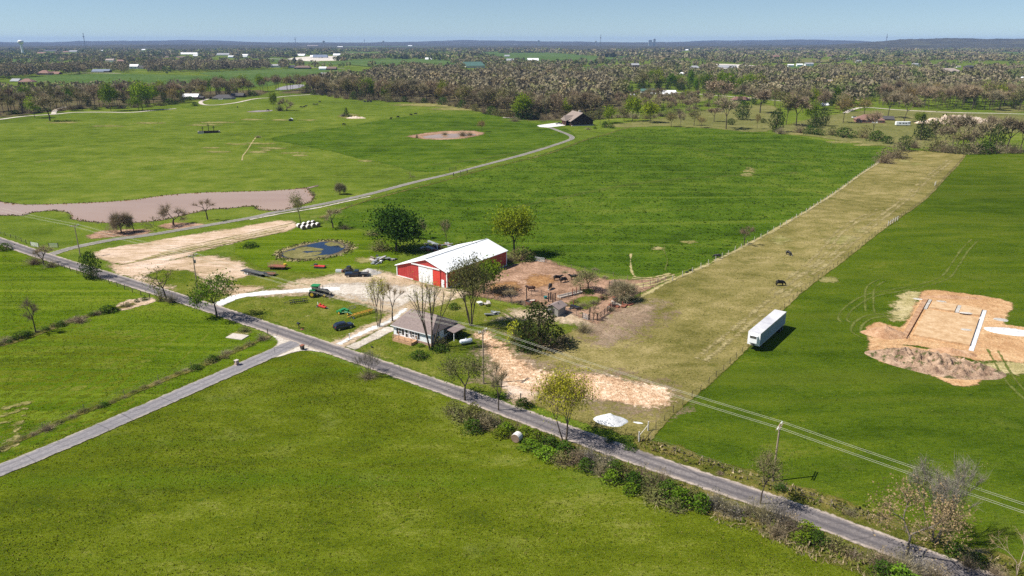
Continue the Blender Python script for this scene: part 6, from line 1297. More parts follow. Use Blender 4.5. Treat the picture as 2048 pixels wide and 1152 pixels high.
rm = thing('hay_mower', 'red hay mower parked on the grass below the pond', 'implement', P, -.1)
b = MB(); b.box((.3, 0, .6), (3.0, 1.3, .3), ry=.06); b.build('deck', m_impred, rm, bevel=.1)
b = MB(); b.box((.3, -.72, .32), (3.1, .06, .45)); b.build('curtain', m_dsteel, rm)
b = MB(); b.box((-1.0, .3, .95), (.9, .8, .4)); b.build('gear_case', m_dsteel, rm, bevel=.06)
b = MB(); b.tube((-1.4, .3, .7), (-2.6, .3, .5), .07, n=6); b.tube((1.8, .2, .7), (2.8, .5, .9), .06, n=6); b.build('drawbar', m_dsteel, rm)
for x in (-.9, 1.4): wheel(rm, x, .85, .36, .2, m_white)
P = G(678, 544)
wb = thing('stock_tank', 'low white box lying on the grass beside the dark machine', 'box', P, -.05)
b = MB(); b.box((0, 0, .35), (1.7, .95, .7)); b.build('shell', m_white, wb, bevel=.05)
b = MB(); b.box((0, 0, .72), (1.5, .8, .05)); b.build('lid', m_galv, wb)

# ------------------------------------------------------------------ hay bales
BALE = None
def bale(P, rz, label, group=None, tilt=0):
    global BALE
    if BALE is None:
        b = MB(); b.lathe([(.70, -.61), (.77, -.56), (.79, 0), (.77, .56), (.70, .61)], 20, (0, 0, 0), 'X'); wrap = b.mesh('wrap', m_net)
        e = MB(); [e.lathe([(.06, s * .62), (.72, s * .645), (.75, s * .60)] if s > 0 else [(.75, -.60), (.72, -.645), (.06, -.62)], 20, (0, 0, 0), 'X') for s in (-1, 1)]; BALE = (wrap, e.mesh('hay_end', m_hay))
    o = thing('hay_bale', label, 'hay bale', (P[0], P[1], P[2] + .74), rz, group)
    link('wrap', BALE[0], o); link('hay_end', BALE[1], o); return o
BL_ = [(598.5, 455.5, 'first round bale at the straw strip end of the back row'), (609, 453, 'second round bale of the back row'), (619, 450.5, 'third round bale of the back row, by the sparse tree'), (627, 449, 'last round bale of the back row'),
       (606.5, 459, 'front round bale standing out from the stack corner'), (617, 457.5, 'second round bale of the front row'), (627, 455, 'third round bale of the front row'), (636, 453.5, 'end round bale of the front row, beside the scrub')]
for x, y, lb in BL_: bale(G(x, y), -.85, lb + ', net-wrapped', 'round bales stacked by the straw strip')
bale(G(1034, 882), 1.05, 'single round hay bale against the roadside hedge')

# ------------------------------------------------------------------ gas tank, bins, mailboxes and small things
P = G(932, 689)
gt = thing('gas_tank', 'white propane tank lying on the grass beside the house', 'tank', P, .42)
b = MB(); b.lathe([(.05, -1.5), (.3, -1.42), (.47, -1.2), (.5, -1.0), (.5, 1.0), (.47, 1.2), (.3, 1.42), (.05, 1.5)], 18, (0, 0, .8), 'X'); b.build('shell', m_tank, gt, smooth=True)
b = MB(); b.lathe([(.2, 0), (.2, .15), (.05, .22)], 12, (0, 0, 1.27)); b.build('valve_dome', m_tank, gt)
for x in (-.8, .8):
    b = MB(); b.box((x, 0, .18), (.15, .8, .36)); b.build('leg', m_dsteel, gt)
P = G(605, 700)
tb = thing('trash_bin', 'dark wheeled trash bin standing at the road junction', 'bin', P, -.5)
b = MB(); b.add([(-.26, -.28, .08), (.26, -.28, .08), (.26, .28, .08), (-.26, .28, .08), (-.34, -.38, 1.05), (.34, -.38, 1.05), (.34, .38, 1.05), (-.34, .38, 1.05)], [(3, 2, 1, 0), (4, 5, 6, 7), (0, 1, 5, 4), (1, 2, 6, 5), (2, 3, 7, 6), (3, 0, 4, 7)]); b.build('body', m_black, tb)
b = MB(); b.box((0, -.02, 1.1), (.74, .86, .08), rx=.05); b.build('lid', m_wagon, tb)
for x in (-.3, .3):
    b = MB(); b.lathe([(.03, -.04), (.12, -.04), (.12, .04), (.03, .04)], 10, (x, .32, .12), 'X'); b.build('wheel', m_rubber, tb)
P = G(699.5, 680.5)
wp = thing('utility_pedestal', 'white marker post on the grass between the two driveways', 'post', P)
b = MB(); b.box((0, 0, .75), (.16, .16, 1.5)); b.build('post_body', m_white, wp); b = MB(); b.box((0, 0, 1.53), (.2, .2, .08)); b.build('cap', m_white, wp)
P = G(695.5, 682.5)
rk = thing('boulder', 'pale boulder beside the white marker post', 'boulder', P)
def rock_mesh(seed, sc, mat):
    bm = bmesh.new(); bmesh.ops.create_icosphere(bm, subdivisions=2, radius=1); 
    for v in bm.verts:
        k = mnoise.noise(v.co * 1.1 + Vector((seed * 3.1, seed, 0))); v.co *= 1 + .45 * k; v.co = Vector((v.co.x * sc[0], v.co.y * sc[1], max(v.co.z, -.35) * sc[2]))
    me = bpy.data.meshes.new('rock'); bm.to_mesh(me); bm.free(); me.materials.append(mat); return me
o = link('stone', rock_mesh(3, (.4, .32, .3), m_stone), rk, (0, 0, .12))
P = G(598, 657)
mb = thing('mailbox', 'dark mailbox on a leaning post beside the county road', 'mailbox', P, .9)
b = MB(); b.box((0, 0, .55), (.1, .1, 1.1), ry=.12); b.build('post', m_dark, mb)
b = MB(); b.prism([(-.3, 1.08), (.3, 1.08), (.3, 1.3), (.15, 1.42), (-.15, 1.42), (-.3, 1.3)], -.35, .35); b.build('box', m_black, mb)
b = MB(); b.box((.3, 0, .3), (.6, .1, .12), ry=.5); b.build('brace', m_dark, mb)
P = G(604, 659.5); o = link('boulder', rock_mesh(5, (.5, .3, .25), m_wagon), None, P); tag(o, 'reddish rock at the foot of the dark mailbox', 'boulder')
P = G(474, 731)
sg = thing('mailbox_pillar', 'stone mailbox pillar at the edge of the side road', 'mailbox', P, -.55)
b = MB()
b = MB(); b.box((0, 0, .55), (.62, .62, 1.1)); b.build('pillar', m_brick, sg)
for k in range(4):
    b = MB(); b.box((0, 0, .15 + k * .27), (.66, .66, .2)); b.build('stone_course', m_brick if k % 2 else m_stone, sg)
b = MB(); b.box((0, 0, 1.14), (.76, .76, .1)); b.build('cap_stone', m_stone, sg)
b = MB(); b.box((-.2, -.3, .85), (.24, .12, .26)); b.build('mail_slot', m_black, sg)
for k in range(5):
    a = k * 1.3; P2 = P + Vector((math.cos(a) * .8, math.sin(a) * .7, 0)); 
P = G(536, 670)
sp = thing('sign_post', 'dark wooden post at the junction corner', 'post', P)
b = MB(); b.tube((0, 0, 0), (0, 0, 1.5), .09, n=8); b.build('shaft', m_dark, sp); b = MB(); b.box((0, -.08, 1.35), (.25, .03, .3)); b.build('plate', m_post, sp)
P = G(475, 674); slab = link('old_slab', MB().box((0, 0, .08), (4.2, 2.6, .22), -.3).mesh('old_slab', m_stone, bevel=.05), None, P); tag(slab, 'broken pale concrete slab in the grass beside the road', 'slab')
P = G(1041, 802); gp = thing('gate_post', 'lone wooden gate post by the green bush above the road', 'post', P)
b = MB(); b.tube((0, 0, 0), (0, 0, 1.5), .12, n=8); b.build('shaft', m_post, gp); b = MB(); b.tube((0, 0, 1.5), (0, 0, 1.56), .13, .1, n=8); b.build('cap', m_post, gp)
P = G(823, 707); pt = thing('fire_pit', 'small dark bucket on the house lawn', 'bucket', G(744, 696)); b = MB(); b.lathe([(.15, 0), (.22, .35), (.19, .35), (.13, .04)], 12); b.build('pail', m_dsteel, pt); b = MB(); b.tube((-.21, 0, .34), (.21, 0, .36), .012, n=4); b.build('handle', m_steel, pt)
# ------------------------------------------------------------------ utility poles and lines
POLES = [((161, 513), 450, 'utility pole at the driveway mouth above the muddy pond'), ((395, 577), 509, 'utility pole with transformer beside the white farm lane'), ((967, 768), 660, 'utility pole beside the clay path and gas tank'), ((1545, 963), 850, 'utility pole casting a cross shadow on the long-grass field')]
ldir = Vector((math.cos(-.585), math.sin(-.585), 0)); lperp = Vector((-ldir.y, ldir.x, 0))
tops = []
for i, (pb, ty, lb) in enumerate(POLES):
    P = G(*pb); H = top_at(P, pb[0], ty); H = min(max(H, 8.8), 11)
    o = thing('utility_pole', lb, 'utility pole', P, math.atan2(ldir.y, ldir.x))
    b = MB(); b.tube((0, 0, 0), (0, 0, H), .17, .11, 9); b.build('shaft', m_pole, o)
    for q in (-.16, .16):
        b = MB(); b.box((q, 0, H - .25), (.10, 2.7, .13)); b.build('crossarm', m_pole, o)
    for y in (-1.2, -.75, .75, 1.2):
        b = MB(); b.lathe([(.03, 0), (.075, .05), (.045, .12), (.075, .17), (.03, .24)], 8, (0, y, H - .18)); b.build('insulator', m_tank, o)
    b = MB()
    for y in (-.9, .9): b.tube((.12, 0, H - 1.0), (.12, y, H - .3), .025, n=4)
    b.build('brace', m_steel, o)
    if i == 1:
        b = MB(); b.lathe([(.05, 0), (.24, .03), (.24, .85), (.1, .92)], 12, (0, .38, H - 2.4)); b.build('transformer', m_steel, o)
    tops.append((P + Vector((0, 0, H + .04)), H))
A0, Z0 = tops[0][0], tops[-1][0]
ends = [A0 - (tops[1][0] - A0).normalized() * 95] + [t[0] for t in tops] + [Z0 + (Z0 - tops[2][0]).normalized() * 85]
def wire(y, dz, label, r=.015):
    b = MB()
    for a, c in zip(ends[:-1], ends[1:]):
        L = (c - a).length; sag = L * L / 9000.0; pr = None
        for k in range(13):
            t = k / 12; p = a.lerp(c, t) + lperp * y + Vector((0, 0, dz - 4 * sag * t * (1 - t)))
            if pr is not None: b.tube(pr, p, r, n=4, cap=False)
            pr = p
    tag(b.build('power_line', m_wire), label, 'wire', 'power lines along the county road')
wire(1.2, 0.03, 'outer upper power line on the field side of the poles'); wire(.75, .03, 'inner upper power line on the field side of the poles')
wire(-.75, .03, 'inner lower power line on the road side of the poles'); wire(-1.2, .03, 'outer lower power line on the road side of the poles')

# ------------------------------------------------------------------ fences: every post a part, wires one part
def fence(name, label, pts, sp, pmat, h=1.25, r=.07, wires=(.4, .8, 1.15), wr=.012, jit=.05, rails=None, cat='fence', thick=1.0):
    c = smooth_poly(GP(pts), 3, False) if len(pts) > 2 else np.array(GP(pts), float); seg = np.r_[0, np.cumsum(np.hypot(*np.diff(c, axis=0).T))]; n = max(2, int(seg[-1] / sp) + 1)
    s = np.linspace(0, seg[-1], n); xs, ys = np.interp(s, seg, c[:, 0]), np.interp(s, seg, c[:, 1])
    P0 = Vector((xs[0], ys[0], hz(xs[0], ys[0]))); o = thing(name, label, cat, P0)
    b = MB(); b.tube((0, 0, -.1), (0, 0, h), r, r * .85, 6); pm = b.mesh('post', pmat); L = []
    for x, y in zip(xs, ys):
        q = Vector((x, y, hz(x, y))) - P0; L.append(q); p = link('post', pm, o, q, rnd.uniform(0, 6)); p.scale = (1, 1, rnd.uniform(.88, 1.15)); p.rotation_euler = (rnd.gauss(0, jit), rnd.gauss(0, jit), rnd.uniform(0, 6))
    if wires:
        b = MB()
        for z in wires:
            for a, d in zip(L[:-1], L[1:]): b.tube(a + Vector((0, 0, z)), d + Vector((0, 0, z)), wr, n=3, cap=False)
        b.build('wire' if rails is None else 'rail', m_fwire if rails is None else rails, o)
    return o
fence('wire_fence', 'fence of pale posts between the bright pasture and the mown strip', [(1757, 327), (1702, 364), (1612, 425), (1492, 491), (1410, 533), (1345, 562)], 5.2, m_wpost, 1.5, .10)
fence('wire_fence', 'fence of thin dark posts between the mown strip and the long grass', [(1929, 312), (1868, 382), (1790, 442), (1692, 517), (1592, 594), (1502, 688), (1422, 764), (1337, 834), (1296, 880)], 3.6, m_dark, 1.35, .055)
fence('brace_posts', 'pale timber corner brace posts at the road end of the wire fence', [(1278, 884), (1296, 862)], 3.0, m_wpost, 1.9, .15, (1.2,), .06, .02, m_wpost)
fence('brace_posts', 'pale brace posts midway along the wire fence of the mown strip', [(1776, 452), (1786, 446), (1795, 441)], 2.8, m_wpost, 1.8, .14, (1.1,), .06, .02, m_wpost)
fence('brace_post', 'single pale post far up the wire fence of the mown strip', [(1869, 372), (1871, 370)], 2.0, m_wpost, 1.8, .13, (1.0,), .05, .02, m_wpost)
fence('wire_fence', 'roadside fence of dark posts along the lush field', [(118, 532), (165, 552), (215, 566), (262, 584), (300, 597)], 4.0, m_dark, 1.3, .09)
fence('wire_fence', 'old wire fence along the grass bank of the side road', [(0, 900), (60, 870), (160, 826), (260, 788), (340, 752), (420, 722), (500, 688)], 6.5, m_post, 1.2, .06)
fence('wire_fence', 'fence row through the lush field to the county road', [(0, 692), (72, 667), (150, 642), (215, 624), (290, 600)], 5.5, m_dark, 1.2, .07)
fence('wire_fence', 'low wire fence between driveway and bright pasture', [(640, 437), (740, 400), (930, 350), (1050, 320), (1150, 288), (1262, 254)], 7.5, m_post, 1.2, .06)
fence('wire_fence', 'thin fence line crossing the pale pasture', [(560, 274), (640, 262), (730, 248), (800, 234), (870, 222)], 11, m_dark, 1.2, .08)
fence('wire_fence', 'wire fence along the bank of the long-grass field above the road', [(1300, 884), (1380, 916), (1460, 944), (1540, 974), (1620, 1000), (1740, 1042), (1860, 1084), (1980, 1128)], 4.6, m_post, 1.1, .05)
fence('wire_fence', 'fence above the corral along the bright pasture', [(1068, 522), (1110, 530), (1150, 540), (1190, 546), (1240, 556), (1290, 566), (1345, 562)], 4.0, m_post, 1.3, .08)
fence('wire_fence', 'short fence by the cattle gate near the driveway mouth', [(0, 468), (40, 482), (62, 492)], 4.0, m_dark, 1.3, .09)

# corral pens
fence('pipe_fence', 'pipe fence of the corral between the water tank and the cattle', [(1053, 598), (1062, 592), (1080, 592), (1100, 598)], 2.6, m_dsteel, 1.7, .06, (.5, 1.0, 1.5), .035, .01, m_dsteel)
fence('timber_fence', 'dark timber fence round the weedy corral pen', [(1161, 584), (1180, 584), (1200, 589), (1220, 592)], 1.8, m_dark, 1.5, .09, (.4, .8, 1.2), .07, .03, m_dark)
fence('timber_fence', 'corral fence from the shed to the sapling post', [(1133, 628), (1146, 631), (1163, 636), (1180, 641), (1186, 645)], 2.2, m_post, 1.5, .08, (.4, .8, 1.2), .03, .03, m_post)
fence('timber_fence', 'curved dark timber fence of the cattle chute', [(1194, 640), (1212, 628), (1226, 614), (1236, 604), (1254, 598), (1280, 595)], 1.9, m_dark, 1.6, .10, (.35, .7, 1.05, 1.4), .07, .03, m_dark)
fence('timber_fence', 'inner timber fence of the chute beside the weedy pen', [(1140, 622), (1165, 622), (1190, 612), (1206, 600), (1222, 592)], 2.2, m_dark, 1.4, .08, (.5, 1.0), .06, .03, m_dark)
fence('timber_fence', 'fence past the chute towards the mown strip', [(1262, 590), (1280, 580), (1300, 572), (1330, 562)], 2.8, m_post, 1.4, .08, (.5, 1.0), .03, .03, m_post)
fence('timber_fence', 'weathered fence between the water tank and the shed', [(1053, 602), (1042, 612), (1075, 617), (1108, 622)], 2.4, m_post, 1.4, .08, (.5, 1.0), .03, .03, m_post)
fence('timber_fence', 'short dark fence closing the chute towards the bright pasture', [(1222, 592), (1240, 585), (1262, 589)], 1.9, m_dark, 1.5, .09, (.4, .8, 1.2), .05, .03, m_dark)
fence('wire_fence', 'wire fence between the barn end and the garden lawn', [(975, 600), (1005, 604), (1030, 610), (1050, 612)], 3.2, m_post, 1.3, .07)
fence('timber_fence', 'alley fence beside the concrete feed bunk', [(1118, 600), (1135, 597), (1160, 584)], 2.2, m_post, 1.4, .08, (.5, 1.0), .04, .03, m_post)
for k, (x, y, tp_) in enumerate(((1097, 604, 586), (1101.5, 601, 584), (1105.5, 606, 588), (1110, 602, 586))):
    P = G(x, y); H = top_at(P, x, tp_); q = thing('timber_post', ['shortest-shaded tall dark post beside the teal tub', 'tall dark post rising at the rear of the four by the shed', 'tall dark post standing in front of the four by the shed', 'tall dark post on the chute end of the four by the shed'][k], 'post', P)
    b = MB(); b.tube((0, 0, 0), (0, 0, H), .17, .15, 8); b.build('shaft', m_dark, q)
for x, y, tp_, lb in ((1145, 592, 577, 'reddish post at the lower end of the concrete feed bunk'), (1152.5, 589, 575, 'reddish post midway along the concrete feed bunk'), (1147, 611, 600, 'red post standing in the weedy pen'), (1245, 613, 603, 'reddish post among the scrap by the chute'), (1179, 641, 614, 'tall post behind the sapling in the corral corner'), (1194, 642, 626, 'stout post beside the sapling in the corral corner'), (1221, 590, 577, 'dark gate post at the end of the pen fence'), (1053, 600, 572, 'tall thin light pole by the corral water tank')):
    P = G(x, y); H = top_at(P, x, tp_); q = thing('timber_post', lb, 'post', P); b = MB(); b.tube((0, 0, 0), (0, 0, H), .14, .12, 8); b.build('shaft', m_wagon if 'red' in lb else m_dark, q)
P = G(1140, 591); fb = thing('feed_bunk', 'pale concrete feed bunk lying in the corral', 'trough', P, .62)
b = MB(); b.prism([(-.6, 0), (.6, 0), (.75, .55), (.62, .55), (.45, .15), (-.45, .15), (-.62, .55), (-.75, .55)], -3.6, 3.6)
o = b.build('trough', m_stone, fb); o.rotation_euler = (0, 0, -math.pi / 2)
b = MB(); b.box((3.58, 0, .28), (.12, 1.3, .54)); b.box((-3.58, 0, .28), (.12, 1.3, .54)); b.build('end_wall', m_stone, fb)
P = G(1062, 607); wt_ = thing('water_tank', 'round rusty cattle water tank beside the pipe fence', 'tank', P)
b = MB(); b.lathe([(1.45, 0), (1.5, .7), (1.42, .72), (1.38, .12), (.05, .12)], 22); b.build('tank_shell', m_rusty, wt_)
b = MB(); b.lathe([(1.36, .42), (.02, .43)], 22); b.build('water', m_dsteel, wt_)
P = G(1091, 598); tt = thing('tub', 'small teal feed tub by the tall dark posts', 'tub', P); b = MB(); b.lathe([(.35, 0), (.45, .7), (.4, .7), (.32, .1), (.02, .1)], 14); b.build('tub_shell', m_teal, tt); b = MB(); b.lathe([(.47, .66), (.47, .74), (.43, .74)], 14); b.build('rim', m_teal, tt)
def gate(name, label, a, c, mat, h=1.3, bars=5):
    A, B = G(*a), G(*c); o = thing(name, label, 'gate', A); d = B - A
    for q in (Vector((0, 0, 0)), d):
        b = MB(); b.tube(q, q + Vector((0, 0, h + .25)), .08, n=8); b.build('post', m_dark, o)
    b = MB(); e = d.normalized() * .15
    for q in (e, d * .5, d - e): b.tube(q + Vector((0, 0, .15)), q + Vector((0, 0, h)), .03, n=5)
    b.build('frame', mat, o)
    for k in range(bars):
        z = .15 + k * (h - .15) / (bars - 1); b = MB(); b.tube(e + Vector((0, 0, z)), d - e + Vector((0, 0, z)), .045, n=5); b.build('bar', mat, o)
gate('field_gate', 'grey pipe gate between the barn lot and the bright pasture', (1068, 522), (1090, 525), m_galv)
gate('field_gate', 'galvanised gate in the corral fence near the sapling', (1165, 637), (1177, 641), m_galv)
gate('field_gate', 'grey gate standing open at the head of the chute', (1218, 577), (1228, 572), m_steel, 1.7)
gate('field_gate', 'second grey panel beside the open gate at the chute', (1229, 572), (1241, 576), m_steel, 1.6)
gate('cattle_gate', 'pale pipe gate at the road corner near the driveway mouth', (62, 492), (78, 495), m_white)
gate('cattle_gate', 'second pipe gate beside the bare scrubby roadside tree', (98, 495), (117, 495), m_galv)
gate('cattle_gate', 'dark panel gate on the pasture side of the long driveway', (899, 343), (912, 340), m_dsteel, 1.7, 4)
gate('cattle_gate', 'long dark panel gate on the bright pasture side of the driveway', (921, 349), (934, 346), m_dsteel, 1.6, 4)
gate('cattle_gate', 'end panel adjoining the long dark gate on the driveway', (935, 346), (950, 341), m_post, 1.3, 3)
gate('wire_gate', 'wire gate beside the thin bare tree above the road', (986, 774), (1003, 775), m_dsteel, 1.5)
P = G(855, 355 + 0); gs = thing('timber_post', 'short dark post on the verge by the driveway gates', 'post', G(907, 352)); b = MB(); b.tube((0, 0, 0), (0, 0, 1.5), .2, n=8); b.build('shaft', m_dark, gs)

# ------------------------------------------------------------------ cattle
def cow_mesh(graze, name='cow'):
    J = {'rump': (-.95, 0, 1.18, .26, .34), 'hip': (-.70, 0, 1.18, .36, .42), 'belly': (-.15, 0, 1.02, .42, .46), 'chest': (.45, 0, 1.04, .36, .46), 'shoulder': (.72, 0, 1.12, .27, .38)}
    if graze: J.update({'neck': (1.05, 0, .92, .16, .24), 'poll': (1.32, 0, .58, .14, .16), 'face': (1.42, .0, .36, .11, .12), 'muzzle': (1.47, 0, .17, .09, .09)})
    else: J.update({'neck': (1.0, 0, 1.38, .17, .25), 'poll': (1.28, 0, 1.52, .15, .16), 'face': (1.52, 0, 1.42, .11, .12), 'muzzle': (1.70, 0, 1.33, .09, .09)})
    for s, n in ((1, 'l'), (-1, 'r')):
        J.update({'fk' + n: (.58, .2 * s, .72, .13, .17), 'fn' + n: (.60, .2 * s, .42, .075, .085), 'ff' + n: (.60, .2 * s, .04, .075, .085), 'st' + n: (-.78, .2 * s, .78, .15, .22), 'hk' + n: (-.92, .2 * s, .48, .075, .095), 'hf' + n: (-.84, .2 * s, .04, .075, .085)})
        J['ear' + n] = (J['poll'][0] - .02, .26 * s, J['poll'][2] + .02, .03, .06)
    J.update({'tail': (-1.2, 0, 1.1, .045, .045), 'tailend': (-1.24, 0, .5, .05, .05)})
    E = [('rump', 'hip'), ('hip', 'belly'), ('belly', 'chest'), ('chest', 'shoulder'), ('shoulder', 'neck'), ('neck', 'poll'), ('poll', 'face'), ('face', 'muzzle'), ('rump', 'tail'), ('tail', 'tailend')]
    for n in 'lr': E += [('chest', 'fk' + n), ('fk' + n, 'fn' + n), ('fn' + n, 'ff' + n), ('hip', 'st' + n), ('st' + n, 'hk' + n), ('hk' + n, 'hf' + n), ('poll', 'ear' + n)]
    keys = list(J); me = bpy.data.meshes.new('tmp'); me.from_pydata([J[k][:3] for k in keys], [(keys.index(a), keys.index(c)) for a, c in E], [])
    o = bpy.data.objects.new('tmp', me); COL.objects.link(o); sk = o.modifiers.new('skin', 'SKIN'); o.modifiers.new('sub', 'SUBSURF').levels = 1
    for i, k in enumerate(keys):
        sv = me.skin_vertices[0].data[i]; sv.radius = J[k][3:5]; sv.use_root = (k == 'belly')
    dg = bpy.context.evaluated_depsgraph_get(); m2 = bpy.data.meshes.new_from_object(o.evaluated_get(dg)); m2.name = name
    bpy.data.objects.remove(o); bpy.data.meshes.remove(me); m2.polygons.foreach_set('use_smooth', [True] * len(m2.polygons)); return m2
def hide(name, base, patch=None, thr=.55):
    t = NT(name); v = t.obj(); c = t.mul(base, t.rng(t.noise(v, 2, 3), .3, .7, .8, 1.25))
    if patch: c = t.mix(t.rng(t.noise(v, 1.2, 1, .4), thr, thr + .03), c, patch)
    return t.done(t.principled(c, .55, 0, None, .3))
m_cowb = hide('black hide', (.011, .010, .010)); m_cowr = hide('dark brown hide', (.045, .018, .012)); m_cowp = hide('patched hide', (.012, .011, .011), (.55, .52, .48), .60)
CG, CS = cow_mesh(True), cow_mesh(False)
COWV = {}
def cow(x, y, rz, graze, mat, label, s=1.0, lying=False):
    key = (graze, mat.name)
    if key not in COWV:
        m = (CG if graze else CS).copy(); m.materials.clear(); m.materials.append(mat); m.name = 'cow'; COWV[key] = m
    P = G(x, y); o = link('cow', COWV[key], None, P, rz); o.scale = (s, s, s)
    if lying: o.scale = (s, s, s * .55)
    return tag(o, label, 'cow', 'cattle on the farm')
cow(1560, 572, .05, True, m_cowb, 'largest black cow grazing on the mown strip', 1.08)
cow(1577, 511, -1.1, True, m_cowp, 'black cow with a white patch grazing high on the mown strip', .95)
cow(1434, 517, 2.9, True, m_cowb, 'black cow grazing beside the pale fence posts', .95)
cow(1373.5, 546, .6, True, m_cowb, 'small black calf resting under the pale fence, lower of two', .55, True)
cow(1381.5, 542, .4, False, m_cowb, 'small black calf resting under the pale fence, upper of two', .6, True)
cow(1062, 583, 3.0, False, m_cowr, 'dark brown cow standing by the corral pipe fence')
cow(1100, 579, -1.9, True, m_cowp, 'white-marked black cow feeding alone in the corral')
cow(1115, 561, .1, False, m_cowb, 'black cow standing broadside behind another in the corral')
cow(1127, 565, .7, True, m_cowb, 'black cow turned away in front of the broadside one')
cow(1147, 559.5, 3.1, False, m_cowb, 'black cow standing near the low spreading corral tree')
for i, (x, y, rz, gz, lb) in enumerate([(602, 216, .4, True, 'first of the tiny black cattle near the far grey pond'), (608, 215.5, 2.7, True, 'grazing black cow in the far herd beside the first'), (612, 214, 0, False, 'standing black cow in the middle of the far herd'), (628, 210.5, .2, True, 'black cow grazing up the slope in the far herd'), (634, 210.5, 3, True, 'black cow next to the slope-grazing one'), (639.5, 205, 0, False, 'topmost black cow of the far herd'),
                                      (536, 222, 0, True, 'black cow drinking at the far grey pond'), (475, 216, 2, True, 'lone black cow west of the far grey pond'), (688, 251, .3, True, 'black cow alone by the thin pasture fence'), (782, 239, 1, False, 'dark cow on the thin fence line, lowest of its line'), (796, 236, .4, True, 'dark cow second along the thin fence line'), (822, 231.5, 0, True, 'dark cow third along the thin fence line'), (831, 229.5, .2, False, 'dark cow at the top of the thin fence line')]):
    cow(x, y, rz, gz, m_cowb, lb, 1.1)
P = G(735, 204); 

# ------------------------------------------------------------------ heaps of gravel, soil and stone
def heap(name, label, px, rx, ry, h, mat, rz=0.0, rough=.25, seed=1, n=26, ring=14, cat='heap', freq=1.0, peak=1.0):
    P = G(*px); V = []; F = []
    for i in range(ring + 1):
        t = i / ring
        for k in range(n):
            a = 2 * math.pi * k / n; e = 1 + .22 * mnoise.noise(Vector((math.cos(a) * 1.3 + seed * 7, math.sin(a) * 1.3, 1.7)))
            x, y = math.cos(a) * t * rx * e, math.sin(a) * t * ry * e
            z = h * (1 - t) ** peak * (1 + .3 * mnoise.noise(Vector((x * .35, y * .35, seed)))) + rough * min(1, 2.2 * (1 - t)) * (mnoise.fractal(Vector((x * freq, y * freq, seed * 3.3)), .8, 2.1, 4)) - (.12 if i == ring else 0)
            V.append((x, y, max(z, .03 + .1 * (1 - t)) if i < ring else -.1))
    for i in range(ring):
        for k in range(n): F.append((i * n + k, (i + 1) * n + k, (i + 1) * n + (k + 1) % n, i * n + (k + 1) % n))
    me = np_mesh(name, V, F, [mat], smooth=True); o = link(name, me, None, P, rz); return tag(o, label, cat)
def loose(name, stops, fine=2.0, bump=1.0, grass=None):
    t = NT(name); p = t.pos(); f = t.math('MULTIPLY_ADD', t.noise(p, .5, 5, .65), .6, t.math('MULTIPLY', t.noise(p, fine, 3, .7), .4)); c = t.ramp(t.rng(f, .36, .64), stops)
    if grass: c = t.mix(t.rng(t.noise(p, .55, 4, .7), .54, .62), c, grass)
    return t.done(t.principled(c, .95, 0, t.bump(t.noise(p, fine * 1.5, 4, .7), bump, .2), .1))
m_wgrav = loose('white crushed stone', [(0, (.42, .42, .42)), (.5, (.60, .60, .60)), (1, (.74, .74, .74))], 2.5, .5)
m_tgrav = loose('pale grey gravel', [(0, (.32, .29, .25)), (.5, (.45, .42, .38)), (1, (.58, .55, .51))], 4, .8)
m_soil = loose('orange clay heap', [(0, (.30, .155, .08)), (.5, (.43, .255, .145)), (1, (.54, .36, .23))], 2.5, 1)
m_sod = loose('clods of sod and clay', [(0, (.13, .08, .055)), (.45, (.34, .225, .15)), (1, (.52, .37, .26))], 1.6, 1.6, (.085, .09, .03))
heap('gravel_heap', 'white gravel heap on the grass beside the yellow-green tree', (1221, 842), 3.0, 1.9, 1.5, m_wgrav, -.25, .10, 2, freq=.9)
heap('gravel_heap', 'little spill of white gravel past the white heap', (1276, 846), 1.2, .45, .16, m_wgrav, -.3, .08, 5, 16, 6)
heap('gravel_heap', 'pale gravel heap behind the dark flatbed pickup', (737, 547), 3.6, 2.6, 1.5, m_tgrav, .1, .15, 3, freq=.7)
heap('dirt_heap', 'smooth orange clay heap at the corner of the building site', (1768, 668), 4.9, 3.4, 2.0, m_soil, -.2, .35, 4, freq=.8)
heap('dirt_heap', 'long rough heap of sod and clay beside the building site', (1862, 728), 12.5, 6.4, 1.8, m_sod, -.52, 1.25, 6, 90, 36, freq=.8, peak=.7)
heap('dirt_heap', 'orange clay bank behind the rough sod heap', (1905, 706), 5.5, 1.8, 1.2, m_soil, -.35, .3, 8, freq=.9)
heap('dirt_heap', 'low clay bank along the top of the building site', (1905, 596), 8.5, 1.2, .8, m_soil, -.13, .25, 9, freq=.9)
heap('rubble_heap', 'long pale rubble and clay mound past the white motorhome', (1912, 247), 32, 7, 6.5, loose('rubble', [(0, (.40, .27, .17)), (.5, (.55, .42, .31)), (1, (.75, .70, .63))], .6, 1), -.04, 2.5, 10, 44, 16, freq=.25, peak=.7)
heap('stone_heap', 'pale heap of stones beside the small dark cedar', (712, 236), 9, 4.5, 1.3, loose('stones', [(0, (.36, .26, .18)), (.5, (.55, .43, .33)), (1, (.70, .60, .50))], 1, 1), -.2, .7, 11, 34, 12, freq=.5)
heap('stone_heap', 'heap of reddish stones at the corral edge', (993, 543), 3.4, 1.6, .7, m_soil, .2, .5, 12, freq=1)
heap('manure_heap', 'trodden bedding heap beside the barn lot tree', (1010, 575), 4.5, 2.6, .8, m_manure if False else loose('bedding', [(0, (.16, .085, .035)), (.5, (.28, .16, .07)), (1, (.42, .26, .13))], 2, 1), .1, .3, 13, freq=.8)
